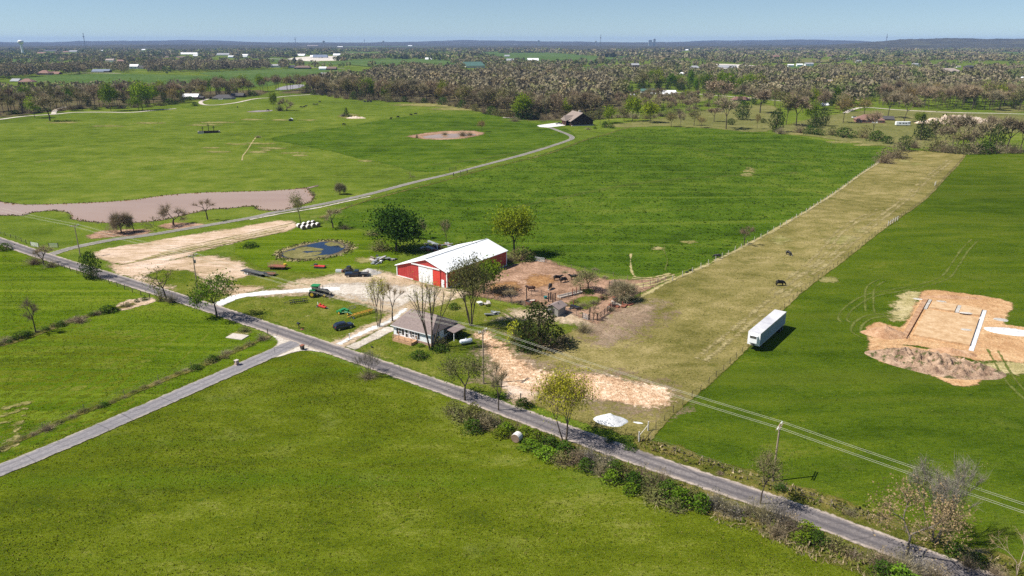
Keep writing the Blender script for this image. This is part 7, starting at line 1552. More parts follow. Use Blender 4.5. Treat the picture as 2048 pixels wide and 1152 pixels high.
# building site: floor pad with trenches left open round it, white stone in them
m_pad = loose('packed clay floor', [(0, (.38, .235, .12)), (.5, (.49, .325, .18)), (1, (.58, .42, .26))], 1.5, .5)
SITE = GP([(1847, 582), (1900, 584), (1960, 592), (2027, 606), (2012, 632), (2010, 650), (2060, 656), (2150, 668), (2150, 735), (2060, 726), (1990, 722), (1950, 722), (1880, 700), (1800, 690), (1740, 700), (1735, 655), (1760, 645), (1800, 655), (1822, 630)])
sheet('clay_ground', SITE, m_clay, .10, .8, 1.0, 2)
SHN[0] += 3
sheet('clay_ground', GP([(1738, 700), (1780, 688), (1850, 700), (1940, 722), (1962, 745), (1952, 772), (1906, 770), (1838, 740), (1766, 726)]), m_clay, .12, .8, 1.0, 2)
sheet('bare_patch', GP([(1800, 592), (1840, 586), (1836, 612), (1810, 640), (1778, 634)]), m_bare, .09, .7, 1.6, 2); sheet('bare_patch', GP([(1960, 724), (2060, 728), (2060, 748), (1990, 742)]), m_bare, .09, .7, 1.6, 2)
q = [G(1815, 677), G(1949, 702), G(1976, 620), G(1858, 600)]
U_, V_ = (q[1] - q[0]), (q[3] - q[0]); org = q[0]; zb = org.z
site = thing('building_site', 'orange clay house pad with white gravel in its footing trenches', 'excavation', org)
def slab(name, u0, u1, v0, v1, h, mat, zz=0.0):
    b = MB(); c = [U_ * u + V_ * v for u, v in ((u0, v0), (u1, v0), (u1, v1), (u0, v1))]
    b.add([(p.x, p.y, zz) for p in c] + [(p.x, p.y, zz + h) for p in c], [(3, 2, 1, 0), (4, 5, 6, 7), (0, 1, 5, 4), (1, 2, 6, 5), (2, 3, 7, 6), (3, 0, 4, 7)])
    return tag(b.build(name, mat, site), None)
slab('pad', .055, .915, .06, .70, .55, m_pad); slab('pad', .085, .50, .765, .95, .55, m_pad); slab('pad', .575, .915, .765, .95, .55, m_pad)
slab('berm', -.10, -.012, -.02, 1.0, .5, m_soil)
slab('gravel_bed', .918, .99, -.02, .95, .18, m_wgrav, .01); slab('gravel_bed', .51, .57, .765, .95, .40, m_tgrav, .01); slab('gravel_bed', .0, .05, .72, .99, .3, m_tgrav, .01)
heap('gravel_heap', 'flat white gravel spread at the edge of the building site', (2016, 664), 5.2, 2.6, .7, m_wgrav, -.3, .3, 14, 40, 16, freq=.9, peak=.6)
for x, y, rx, ry, lb in ((1882, 607, 1.2, .7, 'small gravel patch on the upper clay pad'), (1932, 630, 1.5, .5, 'white gravel streak across the middle of the clay pad'), (1931, 664, 1.3, .7, 'white gravel spot on the lower clay pad'), (2000, 640, 1.8, 1.3, 'square of pale gravel outside the long trench'), (1838, 599, 1.6, .6, 'pale gravel at the top corner of the clay pad')):
    o = heap('gravel_patch', lb, (x, y), rx, ry, .10, m_tgrav, -.3, .16, hash(lb) % 50 if False else int(x) % 50, 16, 5, 'gravel'); o.location.z += .55 if x < 1960 and 1850 < x else .1
# scrap and boards
def scrap(label, px, n, sp, seed, mats, name='scrap_heap', cat='junk', L=(1.0, 3.0)):
    P = G(*px); o = thing(name, label, cat, P); r = random.Random(seed)
    for k in range(n):
        b = MB(); b.box((0, 0, 0), (r.uniform(*L), r.uniform(.3, 1.3), r.uniform(.08, .4)), 0, 0, r.uniform(-.25, .25), r.uniform(-.2, .2)); c = b.build(r.choice(['board', 'sheet_metal', 'board']), r.choice(mats), o, (r.gauss(0, sp), r.gauss(0, sp * .6), r.uniform(.1, .8)), r.uniform(0, 3.1))
    return o
scrap('junk heap of grey boards and metal by the big dark green tree', (765, 520), 16, 1.9, 3, [m_steel, m_stone, m_post, m_galv, m_dsteel])
scrap('white sheets and boards lying at the junk heap end', (752, 526), 5, 1.0, 4, [m_white, m_galv, m_steel])
scrap('rusty junk behind the barn roof beside the slender tree', (860, 498), 14, 3.0, 5, [m_rusty, m_dsteel, m_steel, m_wagon, m_galv], L=(1, 4))
scrap('long grey planks behind the barn', (872, 490), 5, 2.0, 6, [m_stone, m_galv], L=(2.5, 5))
scrap('scrap timber dumped beside the cattle chute', (1240, 612), 9, 1.6, 7, [m_post, m_dark, m_stone, m_wagon], L=(1, 3.5))
scrap('pale stones and boards on the lawn behind the dusky tree', (968, 610), 6, .9, 8, [m_stone, m_white], L=(.6, 1.5))
scrap('grey cut logs beside the shaded house garden', (985, 628), 5, 1.3, 9, [m_steel, m_galv, m_post], L=(.8, 2.4))
scrap('fallen pale branches in the brush at the wood edge', (1018, 236), 6, 4, 10, [m_stone, m_post], L=(4, 9))
scrap('rusty feeder panels leaning at the chute fence', (1228, 600), 6, 1.0, 21, [m_rusty, m_dsteel, m_post], L=(1, 2.6))
scrap('loose boards and bedding by the corral tank', (1070, 606), 6, 1.1, 22, [m_post, m_stone, m_wagon], L=(.8, 2))
scrap('black feed panels lying in the chute alley', (1148, 619), 3, .8, 11, [m_black, m_dsteel], L=(2, 3.5))
P = G(735, 204); o = thing('feeder', 'dark hay feeder row at the wood edge above the pasture', 'feeder', P, .05)
for k in range(3):
    b = MB(); b.lathe([(1.2, 0), (1.2, 1.4), (1.1, 1.4), (1.1, .1)], 12, (k * 3.2 - 3, 0, 0)); b.build('ring', m_dsteel, o)
P = G(582, 242); o = thing('feed_shelter', 'small white-roofed feed shelter alone in the pale pasture', 'shelter', P, .1)
b = MB(); b.prism([(-1.7, 1.5), (0, 2.3), (1.7, 1.5), (1.7, 1.62), (0, 2.42), (-1.7, 1.62)], -1.5, 1.5); b.build('roof', m_roofw, o); b = MB(); b.box((0, .2, .7), (3, 2.4, 1.4)); b.build('wall', m_dsteel, o)
for x in (-1.5, 1.5):
    b = MB(); b.box((x, -1.4, .78), (.12, .12, 1.5)); b.build('post', m_post, o)
# three crosses in a low walled plot
P = G(396, 267.5); cr = thing('cross_memorial', 'three dark crosses standing in a low walled plot in the pale pasture', 'memorial', P, .22)
for k, (x, h) in enumerate(((3.0, 4.6), (7.0, 7.0), (10.4, 5.2))):
    b = MB(); b.box((x, 2.2, h / 2), (.32, .32, h)); b.box((x, 2.2, h * .78), (1.9, .3, .3)); b.build('cross', m_dark, cr)
for (cx, cy, sx, sy) in ((2, 0, 4, .4), (0, 2.2, .4, 4.4), (7, 4.4, 14, .4), (14, 2.2, .4, 4.4), (9.2, 0, 10, .4)):
    b = MB(); b.box((cx, cy, .75), (sx, sy, 1.5 if sx != 4 else 1.6)); b.build('wall', m_stone if (sx, sy) in ((4, .4), (.4, 4.4)) else m_dark, cr)
for k in range(7):
    b = MB(); b.box((5 + k * 1.4, -.05, .95), (.16, .2, 1.9)); b.build('paling', m_dark, cr)

# ------------------------------------------------------------------ log cabin
cb = thing('log_cabin', 'dark log cabin with taupe gable roof beyond the bright pasture', 'house', (45.5, 569.0, 0), .30)
w, l, he, hr = 17.5, 20.0, 4.0, 9.4
b = MB(); b.prism([(0, 0), (0, he), (w / 2, hr - .25), (w, he), (w, 0)], 0, l); b.build('wall', m_log, cb)
b = MB()
for k in range(16):
    z = .3 + k * .5; hw = w / 2 if z < he else w / 2 * (hr - z) / (hr - he)
    if hw > .4: b.tube((w / 2 - hw, -.02, z), (w / 2 + hw, -.02, z), .2, n=5)
    if z < he: b.tube((-.02, 0, z), (-.02, l, z), .2, n=5)
tag(b.build('log', m_log, cb), kind='stuff')
b = MB(); s = (hr - he) / (w / 2); b.prism([(-1.2, he - 1.2 * s), (w / 2, hr), (w + 1.2, he - 1.2 * s), (w + 1.2, he - 1.2 * s + .3), (w / 2, hr + .3), (-1.2, he - 1.2 * s + .3)], -.9, l + .9); b.build('roof', m_croof, cb)
b = MB(); gz = 3.4
b.add([(-3.4, 4.4, gz), (-3.4, 12.4, gz), (-3.4, 8.4, 7.4), (5.6, 8.4, 7.4), (1.0, 4.4, 5.2), (1.0, 12.4, 5.2)], [(0, 2, 3, 4), (2, 1, 5, 3), (0, 4, 3, 5, 1), (0, 1, 2)]); b.build('cross_gable', m_croof, cb)
b = MB(); b.prism([(4.4 + .4, 0), (4.4 + .4, gz), (8.4, 7.0), (12.0, gz), (12.0, 0)], 2.6, 2.8)
o = b.build('gable_wall', m_log, cb); o.rotation_euler = (0, 0, math.pi / 2)
for y in (4.8, 12.0, 8.4):
    b = MB(); b.box((-3.2, y, gz / 2), (.35, .35, gz)); b.build('porch_post', m_rusty, cb)
b = MB(); b.box((w / 2 + 1.2, 9, hr + .3), (1.5, 1.2, 2.4)); b.build('chimney', m_stone, cb)
b = MB(); b.box((w / 2, -.5, .3), (w + .6, 1.0, .6)); b.build('porch_floor', m_stone, cb)
for x in (3, 6.2, 11, 14.4):
    b = MB(); b.box((x, -.24, 2.2), (1.4, .1, 1.7)); f = b.build('window', m_rusty, cb); b = MB(); b.box((x, -.31, 2.2), (1.1, .06, 1.4)); b.build('pane', m_glass, f)
P = G(1118, 249); cv = thing('car', 'silver pickup parked on the pad beside the log cabin', 'car', P, .3)
b = MB(); body_loft(b, [(-2.7, .9, .85, .5, 1.1), (2.6, .9, .82, .5, 1.1)]); b.build('body', m_chrome, cv, bevel=.05); b = MB(); body_loft(b, [(-.6, .85, .68, 1.1, 1.75), (.9, .85, .68, 1.1, 1.7)]); b.build('cabin', m_glass, cv)
for x in (-1.8, 1.8):
    for y in (-.85, .85): wheel(cv, x, y, .4, .25)
P = G(1164, 249.5); o = thing('awning', 'small white canopy beside the log cabin end wall', 'canopy', P); b = MB(); b.prism([(-1.6, 2.0), (0, 3.0), (1.6, 2.0)], -1.4, 1.4); b.build('cover', m_white, o)
for x in (-1.4, 1.4):
    b = MB(); b.box((x, -1.2, 1.0), (.12, .12, 2.0)); b.build('pole', m_white, o)

# ------------------------------------------------------------------ houses and sheds beyond
HP = {}
def col(name, c, **k):
    if name not in HP: HP[name] = plain(name, c, .8, var=.1, scale=.3, **k)
    return HP[name]
CW = {'white': (.78, .78, .76), 'cream': (.62, .58, .50), 'brick': (.30, .15, .11), 'grey': (.42, .42, .42), 'tan': (.45, .36, .26), 'brown': (.14, .09, .07), 'blue': (.30, .40, .52), 'pink': (.45, .30, .27)}
CR = {'red roof': (.22, .12, .09), 'grey roof': (.30, .30, .31), 'dark roof': (.07, .065, .065), 'white roof': (.82, .82, .82), 'brown roof': (.17, .115, .09), 'green roof': (.07, .14, .11), 'taupe roof': (.32, .26, .22), 'blue roof': (.16, .19, .25)}
def far_house(px, py, wpx, label, wc='white', rc='grey roof', hpx=5.0, dep=None, rz=0.0, hip=False, cat='house', name='house', rise=.45, wins=0, door=False):
    P = G(px, py); m = mpp(P); W = wpx * m; H = max(hpx * m * .9, 2.4); D = dep or min(max(W * .55, 7), 26)
    o = thing(name, label, cat, P, rz); mw, mr = col('house ' + wc, CW[wc]), col(rc, CR[rc])
    rh = min(D * .5 * rise * 1.25, H * .85); e = H - rh
    b = MB(); b.box((0, D / 2, e / 2), (W, D, e)); 
    if not hip: b.add([(-W / 2, .01, e), (-W / 2, D - .01, e), (-W / 2, D / 2, H - .2), (W / 2, .01, e), (W / 2, D - .01, e), (W / 2, D / 2, H - .2)], [(0, 1, 2), (3, 5, 4)])
    b.build('wall', mw, o)
    ov = .5; i = D * .45 if hip else -ov; b = MB()
    vs = [(-W / 2 - ov, -ov, e - .15), (W / 2 + ov, -ov, e - .15), (W / 2 + ov, D + ov, e - .15), (-W / 2 - ov, D + ov, e - .15), (-W / 2 + i, D / 2, H), (W / 2 - i, D / 2, H)]
    b.add(vs, [(0, 1, 5, 4), (1, 2, 5), (2, 3, 4, 5), (3, 0, 4)]); b.add([(x, y, z - .2) for x, y, z in vs[:4]], [(3, 2, 1, 0)]); b.build('roof', mr, o)
    for k in range(wins):
        x = -W / 2 + W * (k + .6) / (wins + .2); b = MB(); b.box((x, -.04, e * .55), (min(1.6, W * .08), .12, min(1.5, e * .5))); f = b.build('window', m_white if wc != 'white' else m_dsteel, o); b = MB(); b.box((x, -.12, e * .55), (min(1.3, W * .065), .06, min(1.2, e * .4))); b.build('pane', m_glass, f)
    if door:
        b = MB(); b.box((W * .15, -.05, e * .42), (min(4.5, W * .25), .14, e * .84)); b.build('door', m_dsteel if wc == 'white' else m_white, o)
    return o
FH = far_house
FH(1741, 246, 52, 'brick ranch house with rust-red hip roof beyond the pasture', 'brick', 'red roof', 17, 13, -.25, True, wins=4, door=True)
FH(1778, 241, 18, 'dark-walled wing at the end of the rust-roofed ranch house', 'brown', 'dark roof', 9, 8, -.25)
FH(1296, 186, 26, 'green-roofed farmhouse among the dark evergreens', 'grey', 'green roof', 9, 9, 0, wins=3); FH(1304, 189, 14, 'low white trailer home before the green-roofed farmhouse', 'white', 'white roof', 5, 5, 0)
FH(1340, 191.5, 30, 'white metal shed beside the concrete lane', 'white', 'white roof', 11, 16, .12, wins=0, door=True, cat='shed', name='shed'); FH(1484, 202, 36, 'brown low house half hidden by the largest rust-brown tree', 'tan', 'red roof', 9, 10, 0.05, True, wins=3)
FH(380, 199, 30, 'white-roofed shed at the loop of the far road', 'tan', 'white roof', 12, 11, .05, cat='shed', name='shed', door=True); FH(398, 199, 15, 'dark red lean-to shed beside the white-roofed shed', 'brick', 'dark roof', 7, 7, .05, cat='shed', name='shed')
FH(444, 199, 40, 'dark-roofed ranch house behind the far road loop', 'grey', 'dark roof', 10, 12, .04, True, wins=4); FH(474, 195, 24, 'dark outbuilding beside the dark-roofed ranch house', 'brown', 'dark roof', 9, 9, .04, wins=1)
FH(650, 153, 21, 'white barn with dark doorway in the middle distance', 'white', 'grey roof', 8, 14, -.1, cat='barn', name='barn_far', door=True); FH(951, 136, 42, 'broad barn with green roof and pale gable side', 'cream', 'green roof', 13, 40, .5, cat='barn', name='barn_far', rise=.35)
FH(645, 140, 14, 'white gabled shed beside a brown-roofed one', 'white', 'white roof', 7, 12, 0, cat='shed', name='shed'); FH(663, 140, 18, 'brown-roofed shed next to the white gabled shed', 'brown', 'brown roof', 7, 14, 0, cat='shed', name='shed')
FH(604, 138, 32, 'long dark brown ranch house on the middle lane', 'brown', 'brown roof', 7, 14, 0, True, wins=3); FH(583, 136, 13, 'bluish house beside the long dark ranch house', 'blue', 'dark roof', 6, 12, 0); FH(550, 135, 20, 'white house with grey roof on the middle lane', 'white', 'grey roof', 7, 12, 0, wins=2)
FH(640, 116, 28, 'large blue-white steel building on the gravel yard', 'white', 'blue roof', 7, 30, .1, name='warehouse', cat='warehouse', door=True); FH(624, 115, 8, 'narrow white block beside the large blue-white building', 'white', 'white roof', 5, 20, 0, name='warehouse', cat='warehouse'); FH(601, 112, 15, 'white hall at the end of the gravel yard', 'white', 'white roof', 4.5, 25, 0, name='warehouse', cat='warehouse'); FH(673, 111.5, 14, 'white hall past the large blue-white building', 'white', 'white roof', 4.5, 25, 0, name='warehouse', cat='warehouse')
FH(857, 119, 13, 'long white shed in the open far field', 'white', 'white roof', 4, 20, 0, name='shed', cat='shed'); FH(773, 113, 7, 'tiny white shed beyond the gravel yard', 'white', 'white roof', 3.5, 18, 0, name='shed', cat='shed'); FH(1066, 122, 22, 'long white-roofed barn on the far green slope', 'grey', 'white roof', 6, 24, 0, name='barn_far', cat='barn'); FH(1020, 122, 14, 'white shed by the far lane near the green slope', 'white', 'grey roof', 5, 20, 0, name='shed', cat='shed'); FH(1014, 113.5, 10, 'small white house above the far lane', 'white', 'grey roof', 4, 18, 0)
FH(1270, 136, 17, 'red brick house with pale gables in the far fields', 'brick', 'grey roof', 10, 14, .1, wins=2); FH(1456, 137, 36, 'long white ranch house with grey roof on the far lane', 'white', 'grey roof', 7, 18, 0, wins=3, door=True); FH(1390, 137, 22, 'grey-roofed house on the far lane', 'tan', 'grey roof', 6, 16, 0, True, wins=2); FH(1365, 151, 12, 'white gabled cottage among the trees', 'white', 'white roof', 7, 12, 0)
FH(1296, 160, 17, 'white-roofed shed above the evergreen screen', 'white', 'white roof', 6, 14, 0, name='shed', cat='shed'); FH(85, 150, 24, 'pinkish brick house with wide hip roof at the far lane', 'pink', 'red roof', 10, 18, 0, True, wins=3); FH(108, 149, 18, 'dark open garage beside the pinkish brick house', 'brown', 'red roof', 6, 14, 0, name='garage', cat='garage', door=True); FH(50, 165, 26, 'brown roofed house behind the far tree row', 'pink', 'red roof', 8, 16, .1, True, wins=2); FH(28, 163, 16, 'white and grey house beside the brown roofed house', 'white', 'grey roof', 6, 14, 0)
FH(196, 145, 26, 'long blue-grey roofed house on the far lane', 'grey', 'blue roof', 7, 16, 0, wins=3); FH(213, 145, 11, 'dark garage at the end of the blue-grey house', 'brown', 'blue roof', 7, 12, 0, name='garage', cat='garage'); FH(267, 138, 17, 'tall white farmhouse on the far lane', 'white', 'white roof', 10, 16, .1, wins=2); FH(281, 138, 13, 'dark-windowed wing beside the tall white farmhouse', 'white', 'dark roof', 7, 14, 0, wins=2); FH(219, 124, 16, 'pale house in the far wood', 'white', 'taupe roof', 7, 16, 0); FH(240, 124, 14, 'brown house beside the pale one in the far wood', 'tan', 'red roof', 5, 16, 0)
for i, (x, y, w_, lb, wc, rc, h_) in enumerate([(380, 109, 40, 'long white warehouse in the far woods', 'white', 'white roof', 4), (392, 114, 12, 'white block below the long white warehouse', 'white', 'white roof', 5), (330, 115.5, 14, 'brown low building left in the far woods', 'brick', 'brown roof', 3), (360, 115.5, 16, 'dark brown low building under the long warehouse', 'brown', 'brown roof', 3), (448, 111, 30, 'white school-like building in the far woods', 'white', 'grey roof', 5), (462, 116, 12, 'white hall nearest in the far woods cluster', 'white', 'white roof', 5), (492, 112, 16, 'pale hall ending the far woods cluster', 'cream', 'white roof', 4), (490, 115, 8, 'small white hut by the pale hall', 'white', 'white roof', 3.5),
                          (145, 104.5, 16, 'white house cluster below the water tower', 'white', 'grey roof', 4), (130, 105, 14, 'rose-roofed house near the water tower', 'pink', 'red roof', 3), (82, 107, 18, 'red roof showing under the water tower', 'pink', 'red roof', 3), (100, 103, 26, 'long dark teal roof beside the water tower', 'grey', 'dark roof', 3.5), (205, 103, 8, 'pink-walled house in the far trees', 'pink', 'white roof', 3), (288, 101, 10, 'tiny white house on the far ridge', 'white', 'white roof', 3), (322, 92, 10, 'white speck building under the far hills', 'white', 'white roof', 2.5),
                          (588, 91, 30, 'row of white blocks on the horizon plain', 'white', 'white roof', 3.5), (592, 95, 36, 'long pale plant on the horizon plain', 'cream', 'white roof', 3), (625, 92.5, 22, 'tan low hall beside the long pale plant', 'tan', 'taupe roof', 2.2), (680, 95, 10, 'white hut out on the horizon plain', 'white', 'white roof', 2.5), (1032, 90.5, 8, 'white domed building on the horizon plain', 'white', 'white roof', 2.2), (1372, 101.5, 12, 'white house on the far slope', 'white', 'white roof', 3), (820, 93, 8, 'pale hut on the distant plain', 'white', 'white roof', 2.5),
                          (1555, 115, 20, 'red-brown hip roofed house in the far woods', 'brick', 'red roof', 5), (1582, 134, 11, 'first white house in a row of three', 'white', 'white roof', 6), (1600, 133, 12, 'middle white house in a row of three', 'white', 'white roof', 6), (1619, 132, 16, 'largest white house in a row of three', 'white', 'grey roof', 7), (1595, 110, 9, 'pale house in the far woods', 'cream', 'taupe roof', 3.5), (1664, 113, 14, 'brick house near the far gravel lane', 'brick', 'brown roof', 4), (1698, 119.5, 12, 'white garage on the far gravel lane', 'white', 'white roof', 4),
                          (1718, 125, 10, 'white gable showing among bare trees', 'white', 'grey roof', 5), (1833, 134, 14, 'white house with steep roof in the wood', 'white', 'grey roof', 8), (1805, 135, 9, 'orange-walled hut in the wood', 'tan', 'brown roof', 6), (1868, 132, 10, 'grey roof in the green trees', 'grey', 'dark roof', 4), (1902, 145, 40, 'big pale-roofed house in the wood', 'cream', 'taupe roof', 9), (1940, 139, 18, 'dark steep roof behind the big pale-roofed house', 'brown', 'dark roof', 9), (1918, 135, 8, 'small house over the big pale roof', 'white', 'taupe roof', 4),
                          (1796, 164, 15, 'white house deep in the bare wood', 'white', 'white roof', 12), (1660, 168, 24, 'tan-roofed house deep in the bare wood', 'tan', 'taupe roof', 9), (2042, 163, 18, 'white house at the wood end', 'white', 'white roof', 10), (1652, 212, 12, 'white shed on the lawn beyond the clump of cedars', 'white', 'white roof', 6)]):
    FH(x, y, w_, lb, wc, rc, h_, None, 0, 'roofed house' in lb, rise=.4)
P = G(1806, 252); mh = thing('motorhome', 'white motorhome parked beside the brick ranch house', 'motorhome', P, -.08)
b = MB(); b.box((0, 1.2, 1.9), (10.5, 2.5, 2.7)); b.build('body', m_white, mh, bevel=.2); b = MB(); b.box((4.4, 1.2, 2.4), (2.0, 2.56, .9)); b.build('windscreen', m_glass, mh)
for x in (-2.5, 0, 2): b = MB(); b.box((x, -.07, 2.2), (1.4, .06, .7)); b.build('window', m_glass, mh)
for x in (-3, 3.4): wheel(mh, x, .1, .45, .3); wheel(mh, x, 2.3, .45, .3)
P = G(1265, 192); ft2 = thing('gas_tank', 'white fuel tank at the edge of the evergreen screen', 'tank', P); b = MB(); b.lathe([(.1, -3.2), (.9, -2.8), (1.1, -2.4), (1.1, 2.4), (.9, 2.8), (.1, 3.2)], 12, (0, 0, 1.4), 'X'); b.build('shell', m_tank, ft2, smooth=True)
for x in (-2, 2): b = MB(); b.box((x, 0, .3), (.3, 1.6, .6)); b.build('leg', m_dsteel, ft2)
for x, y, lb, m_ in ((442, 199.5, 'white car parked before the dark-roofed ranch house', m_white), (1410, 132, 'white van parked on the far lane', m_white), (1421, 131.5, 'white box truck next to the white van on the far lane', m_white), (1432, 131.5, 'white trailer last in the row on the far lane', m_white), (1709, 236, 'white car at the brick ranch house drive', m_white)):
    P = G(x, y); o = thing('car', lb, 'car', P, .1); s = 1.0 if y > 150 else 1.8
    b = MB(); body_loft(b, [(-2.2 * s, .9 * s, .8 * s, .4, 1.0 * s), (2.2 * s, .9 * s, .8 * s, .4, .95 * s)]); b.build('body', m_, o); b = MB(); body_loft(b, [(-1.5 * s, .8 * s, .65 * s, 1.0 * s, 1.55 * s), (.9 * s, .8 * s, .65 * s, .98 * s, 1.5 * s)]); b.build('cabin', m_glass, o)

# ------------------------------------------------------------------ water tower and masts on the skyline
def at_dist(px, dist): d = ray(px, 300); t = dist / d[1]; return Vector((d[0] * t, dist, 0.0))
P = at_dist(85, 3300); z = lambda py: CAMH + ray(85, py)[2] * (3300 / ray(85, py)[1])
wtw = thing('water_tower', 'white single-pedestal water tower above the far woods', 'water tower', P); m = 3300 / FPX
H0, H1, H2 = z(87.5), z(84), z(80)
b = MB(); b.lathe([(3.2 * m, 0), (2.0 * m, 8), (1.7 * m, H0 - 4), (2.6 * m, H0)], 18); b.build('pedestal', m_white, wtw, smooth=True)
b = MB(); b.lathe([(2.6 * m, H0 - .5), (4.4 * m, H0 + 2.5), (5.1 * m, H1), (4.7 * m, H2 - 4), (3.0 * m, H2 - 1), (.3 * m, H2)], 24); b.build('bowl', m_white, wtw, smooth=True)
b = MB(); b.box((1.0 * m, -5.0 * m, H1 + 1.0), (5.0 * m, .4 * m, 3.4)); b.build('band', m_dsteel, wtw)
for px, dist, top, wd, lb in ((207, 5200, 66, 2.0, 'slender radio mast beside the water tower'), (37, 6000, 73, 2.0, 'short mast on the far skyline near the water tower'), (1193, 5000, 69, 2.2, 'tall radio mast in the middle of the skyline'), (610, 7000, 74, 1.8, 'mast over the white blocks on the horizon'), (742, 7000, 78, 1.5, 'faint mast on the open horizon'), (1739, 6000, 68, 1.8, 'radio mast on the far hill'), (1760, 6000, 72, 0, '')):
    if not wd: continue
    P = at_dist(px, dist); d = ray(px, top); H = CAMH + d[2] * (dist / d[1]); mm = dist / FPX * .35 * wd; o = thing('radio_mast', lb, 'mast', P)
    b = MB()
    for a in range(3): b.tube((math.cos(a * 2.1) * mm, math.sin(a * 2.1) * mm, 0), (math.cos(a * 2.1) * mm * .6, math.sin(a * 2.1) * mm * .6, H), mm * .28, n=4)
    for k in range(10): b.box((0, 0, H * (k + .5) / 10), (mm * 1.5, mm * 1.5, mm * .3))
    b.build('lattice', m_steel, o); b = MB(); b.box((0, 0, H * .8), (mm * 3, mm * 3, mm * 2)); b.build('antenna', m_steel, o)
for px, top, wd, lb in ((664, 80.5, 5, 'small bulb water tower on the open horizon'), (778, 81, 4, 'tiny bulb water tower farther along the horizon'), (1184, 81, 4, 'tiny bulb water tower beside the tall radio mast')):
    P = at_dist(px, 8000); d = ray(px, top); H = CAMH + d[2] * (8000 / d[1]); mm = 8000 / FPX * wd * .5; o = thing('water_tower', lb, 'water tower', P)
    b = MB(); b.lathe([(mm * .3, 0), (mm * .25, H - mm)], 10); b.build('pedestal', m_steel, o); b = MB(); b.lathe([(mm * .3, H - mm * 1.6), (mm, H - mm), (mm * .9, H - mm * .4), (.2, H)], 12); b.build('bowl', m_steel, o)
for px, top, wd, lb in ((1296, 78, 4, 'tall block building alone on the horizon'), (1288, 80.2, 6, 'lower block beside the tall one on the horizon'), (1075, 81, 4, 'low block on the horizon west of the tall mast')):
    P = at_dist(px, 9000); d = ray(px, top); H = CAMH + d[2] * (9000 / d[1]); mm = 9000 / FPX; o = thing('tower_block', lb, 'building', P)
    b = MB(); b.box((0, 0, H / 2), (wd * mm, wd * mm, H)); b.build('wall', m_steel, o); b = MB(); b.box((0, 0, H + mm * .2), (wd * mm * .6, wd * mm * .6, mm * .4)); b.build('roof', m_dsteel, o)
# ------------------------------------------------------------------ grass that stands up: tufts in the fields, dry stalks along the hedge
def tufts(poly, n, size, cols, hr=(.5, 1.0), name='grass', lean=.5, seed=1, blades=2, slim=.5, zoff=.03):
    rng = np.random.default_rng(seed); poly = np.array(poly); lo, hi = poly.min(0), poly.max(0)
    P = rng.uniform(lo, hi, (n * 3, 2)); dist = np.hypot(P[:, 0], P[:, 1])
    P = P[sdist(P[:, 0], P[:, 1], poly) > .6][:n]
    cl = np.sin(P[:, 0] / 5.3 + 2 * np.sin(P[:, 1] / 9)) + np.sin(P[:, 1] / 4.1 + P[:, 0] / 13); P = P[rng.random(len(P)) < .6 + .2 * cl]; m = len(P)
    C = np.repeat(P, blades, 0) + rng.normal(0, size * .3, (m * blades, 2)); k = len(C); a = rng.uniform(0, 6.283, k); s = size * rng.uniform(.5, 1.2, k); h = s * rng.uniform(*hr, k)
    z = hgt(C[:, 0], C[:, 1]) + zoff; dx, dy = np.cos(a) * s * slim, np.sin(a) * s * slim; tx, ty = rng.normal(0, lean, k) * s, rng.normal(0, lean, k) * s
    V = np.stack([np.stack([C[:, 0] - dx, C[:, 1] - dy, z - .03], 1), np.stack([C[:, 0] + dx, C[:, 1] + dy, z - .03], 1), np.stack([C[:, 0] + tx, C[:, 1] + ty, z + h], 1)], 1).reshape(-1, 3)
    col = np.array(cols)[rng.integers(0, len(cols), k)] * rng.uniform(.7, 1.3, (k, 1))
    tag(link(name, np_mesh(name, V, np.arange(k * 3).reshape(-1, 3), [m_tint], colors=np.repeat(col, 3, 0))), kind='stuff')
GF = [(0.110, 0.131, 0.008), (0.140, 0.153, 0.012), (0.087, 0.110, 0.007), (0.193, 0.183, 0.040)]
tufts([RU(*k) for k in ((-118, 91), (-73, 91), (-44, 90), (-16, 88.5), (10, 87), (30, 84), (30, 40), (-60, 20), (-120, 30), (-130, 80))], 60000, .24, GF, (.3, .7), seed=2)
GR = [(0.074, 0.113, 0.007), (0.101, 0.136, 0.008), (0.058, 0.092, 0.006), (0.127, 0.149, 0.018)]
tufts(GP([(1300, 876), (1420, 766), (1590, 598), (1700, 520), (1860, 392), (1930, 318), (2100, 330), (2100, 1090), (1980, 1110), (1700, 1020), (1420, 930)]), 45000, .27, GR, (.3, .7), seed=3)
GL = [(0.087, 0.131, 0.007), (0.118, 0.157, 0.008), (0.066, 0.101, 0.007), (0.157, 0.175, 0.026)]
tufts(GP([(0, 500), (110, 540), (260, 590), (400, 632), (540, 680), (420, 735), (240, 810), (0, 900)]), 22000, .22, GL, (.3, .7), seed=4)
GB = [(0.026, 0.051, 0.003), (0.040, 0.069, 0.006), (0.020, 0.044, 0.003)]
tufts(GP([(660, 440), (930, 352), (1260, 256), (1540, 268), (1750, 300), (1690, 362), (1490, 488), (1340, 548), (1060, 510), (860, 478), (740, 460)]), 15000, .75, GB, (.3, .45), seed=5)
tufts(GP([(1020, 790), (1330, 820), (1500, 685), (1690, 512), (1860, 380), (1905, 325), (1780, 330), (1490, 496), (1330, 570), (1130, 700)]), 26000, .30, [(.24, .205, .085), (.16, .15, .04), (.32, .265, .13), (.12, .125, .03)], (.4, .8), seed=6)
tufts(GP([(460, 606), (680, 580), (760, 622), (900, 600), (1040, 625), (1130, 680), (1040, 720), (990, 780), (800, 730), (620, 665)]), 11000, .26, [(.12, .165, .012), (.17, .19, .02), (.09, .135, .01), (.24, .22, .07)], (.3, .7), seed=7)
VERGE = [(.26, .205, .10), (.36, .29, .17), (.14, .145, .03), (.09, .115, .014), (.20, .17, .06)]
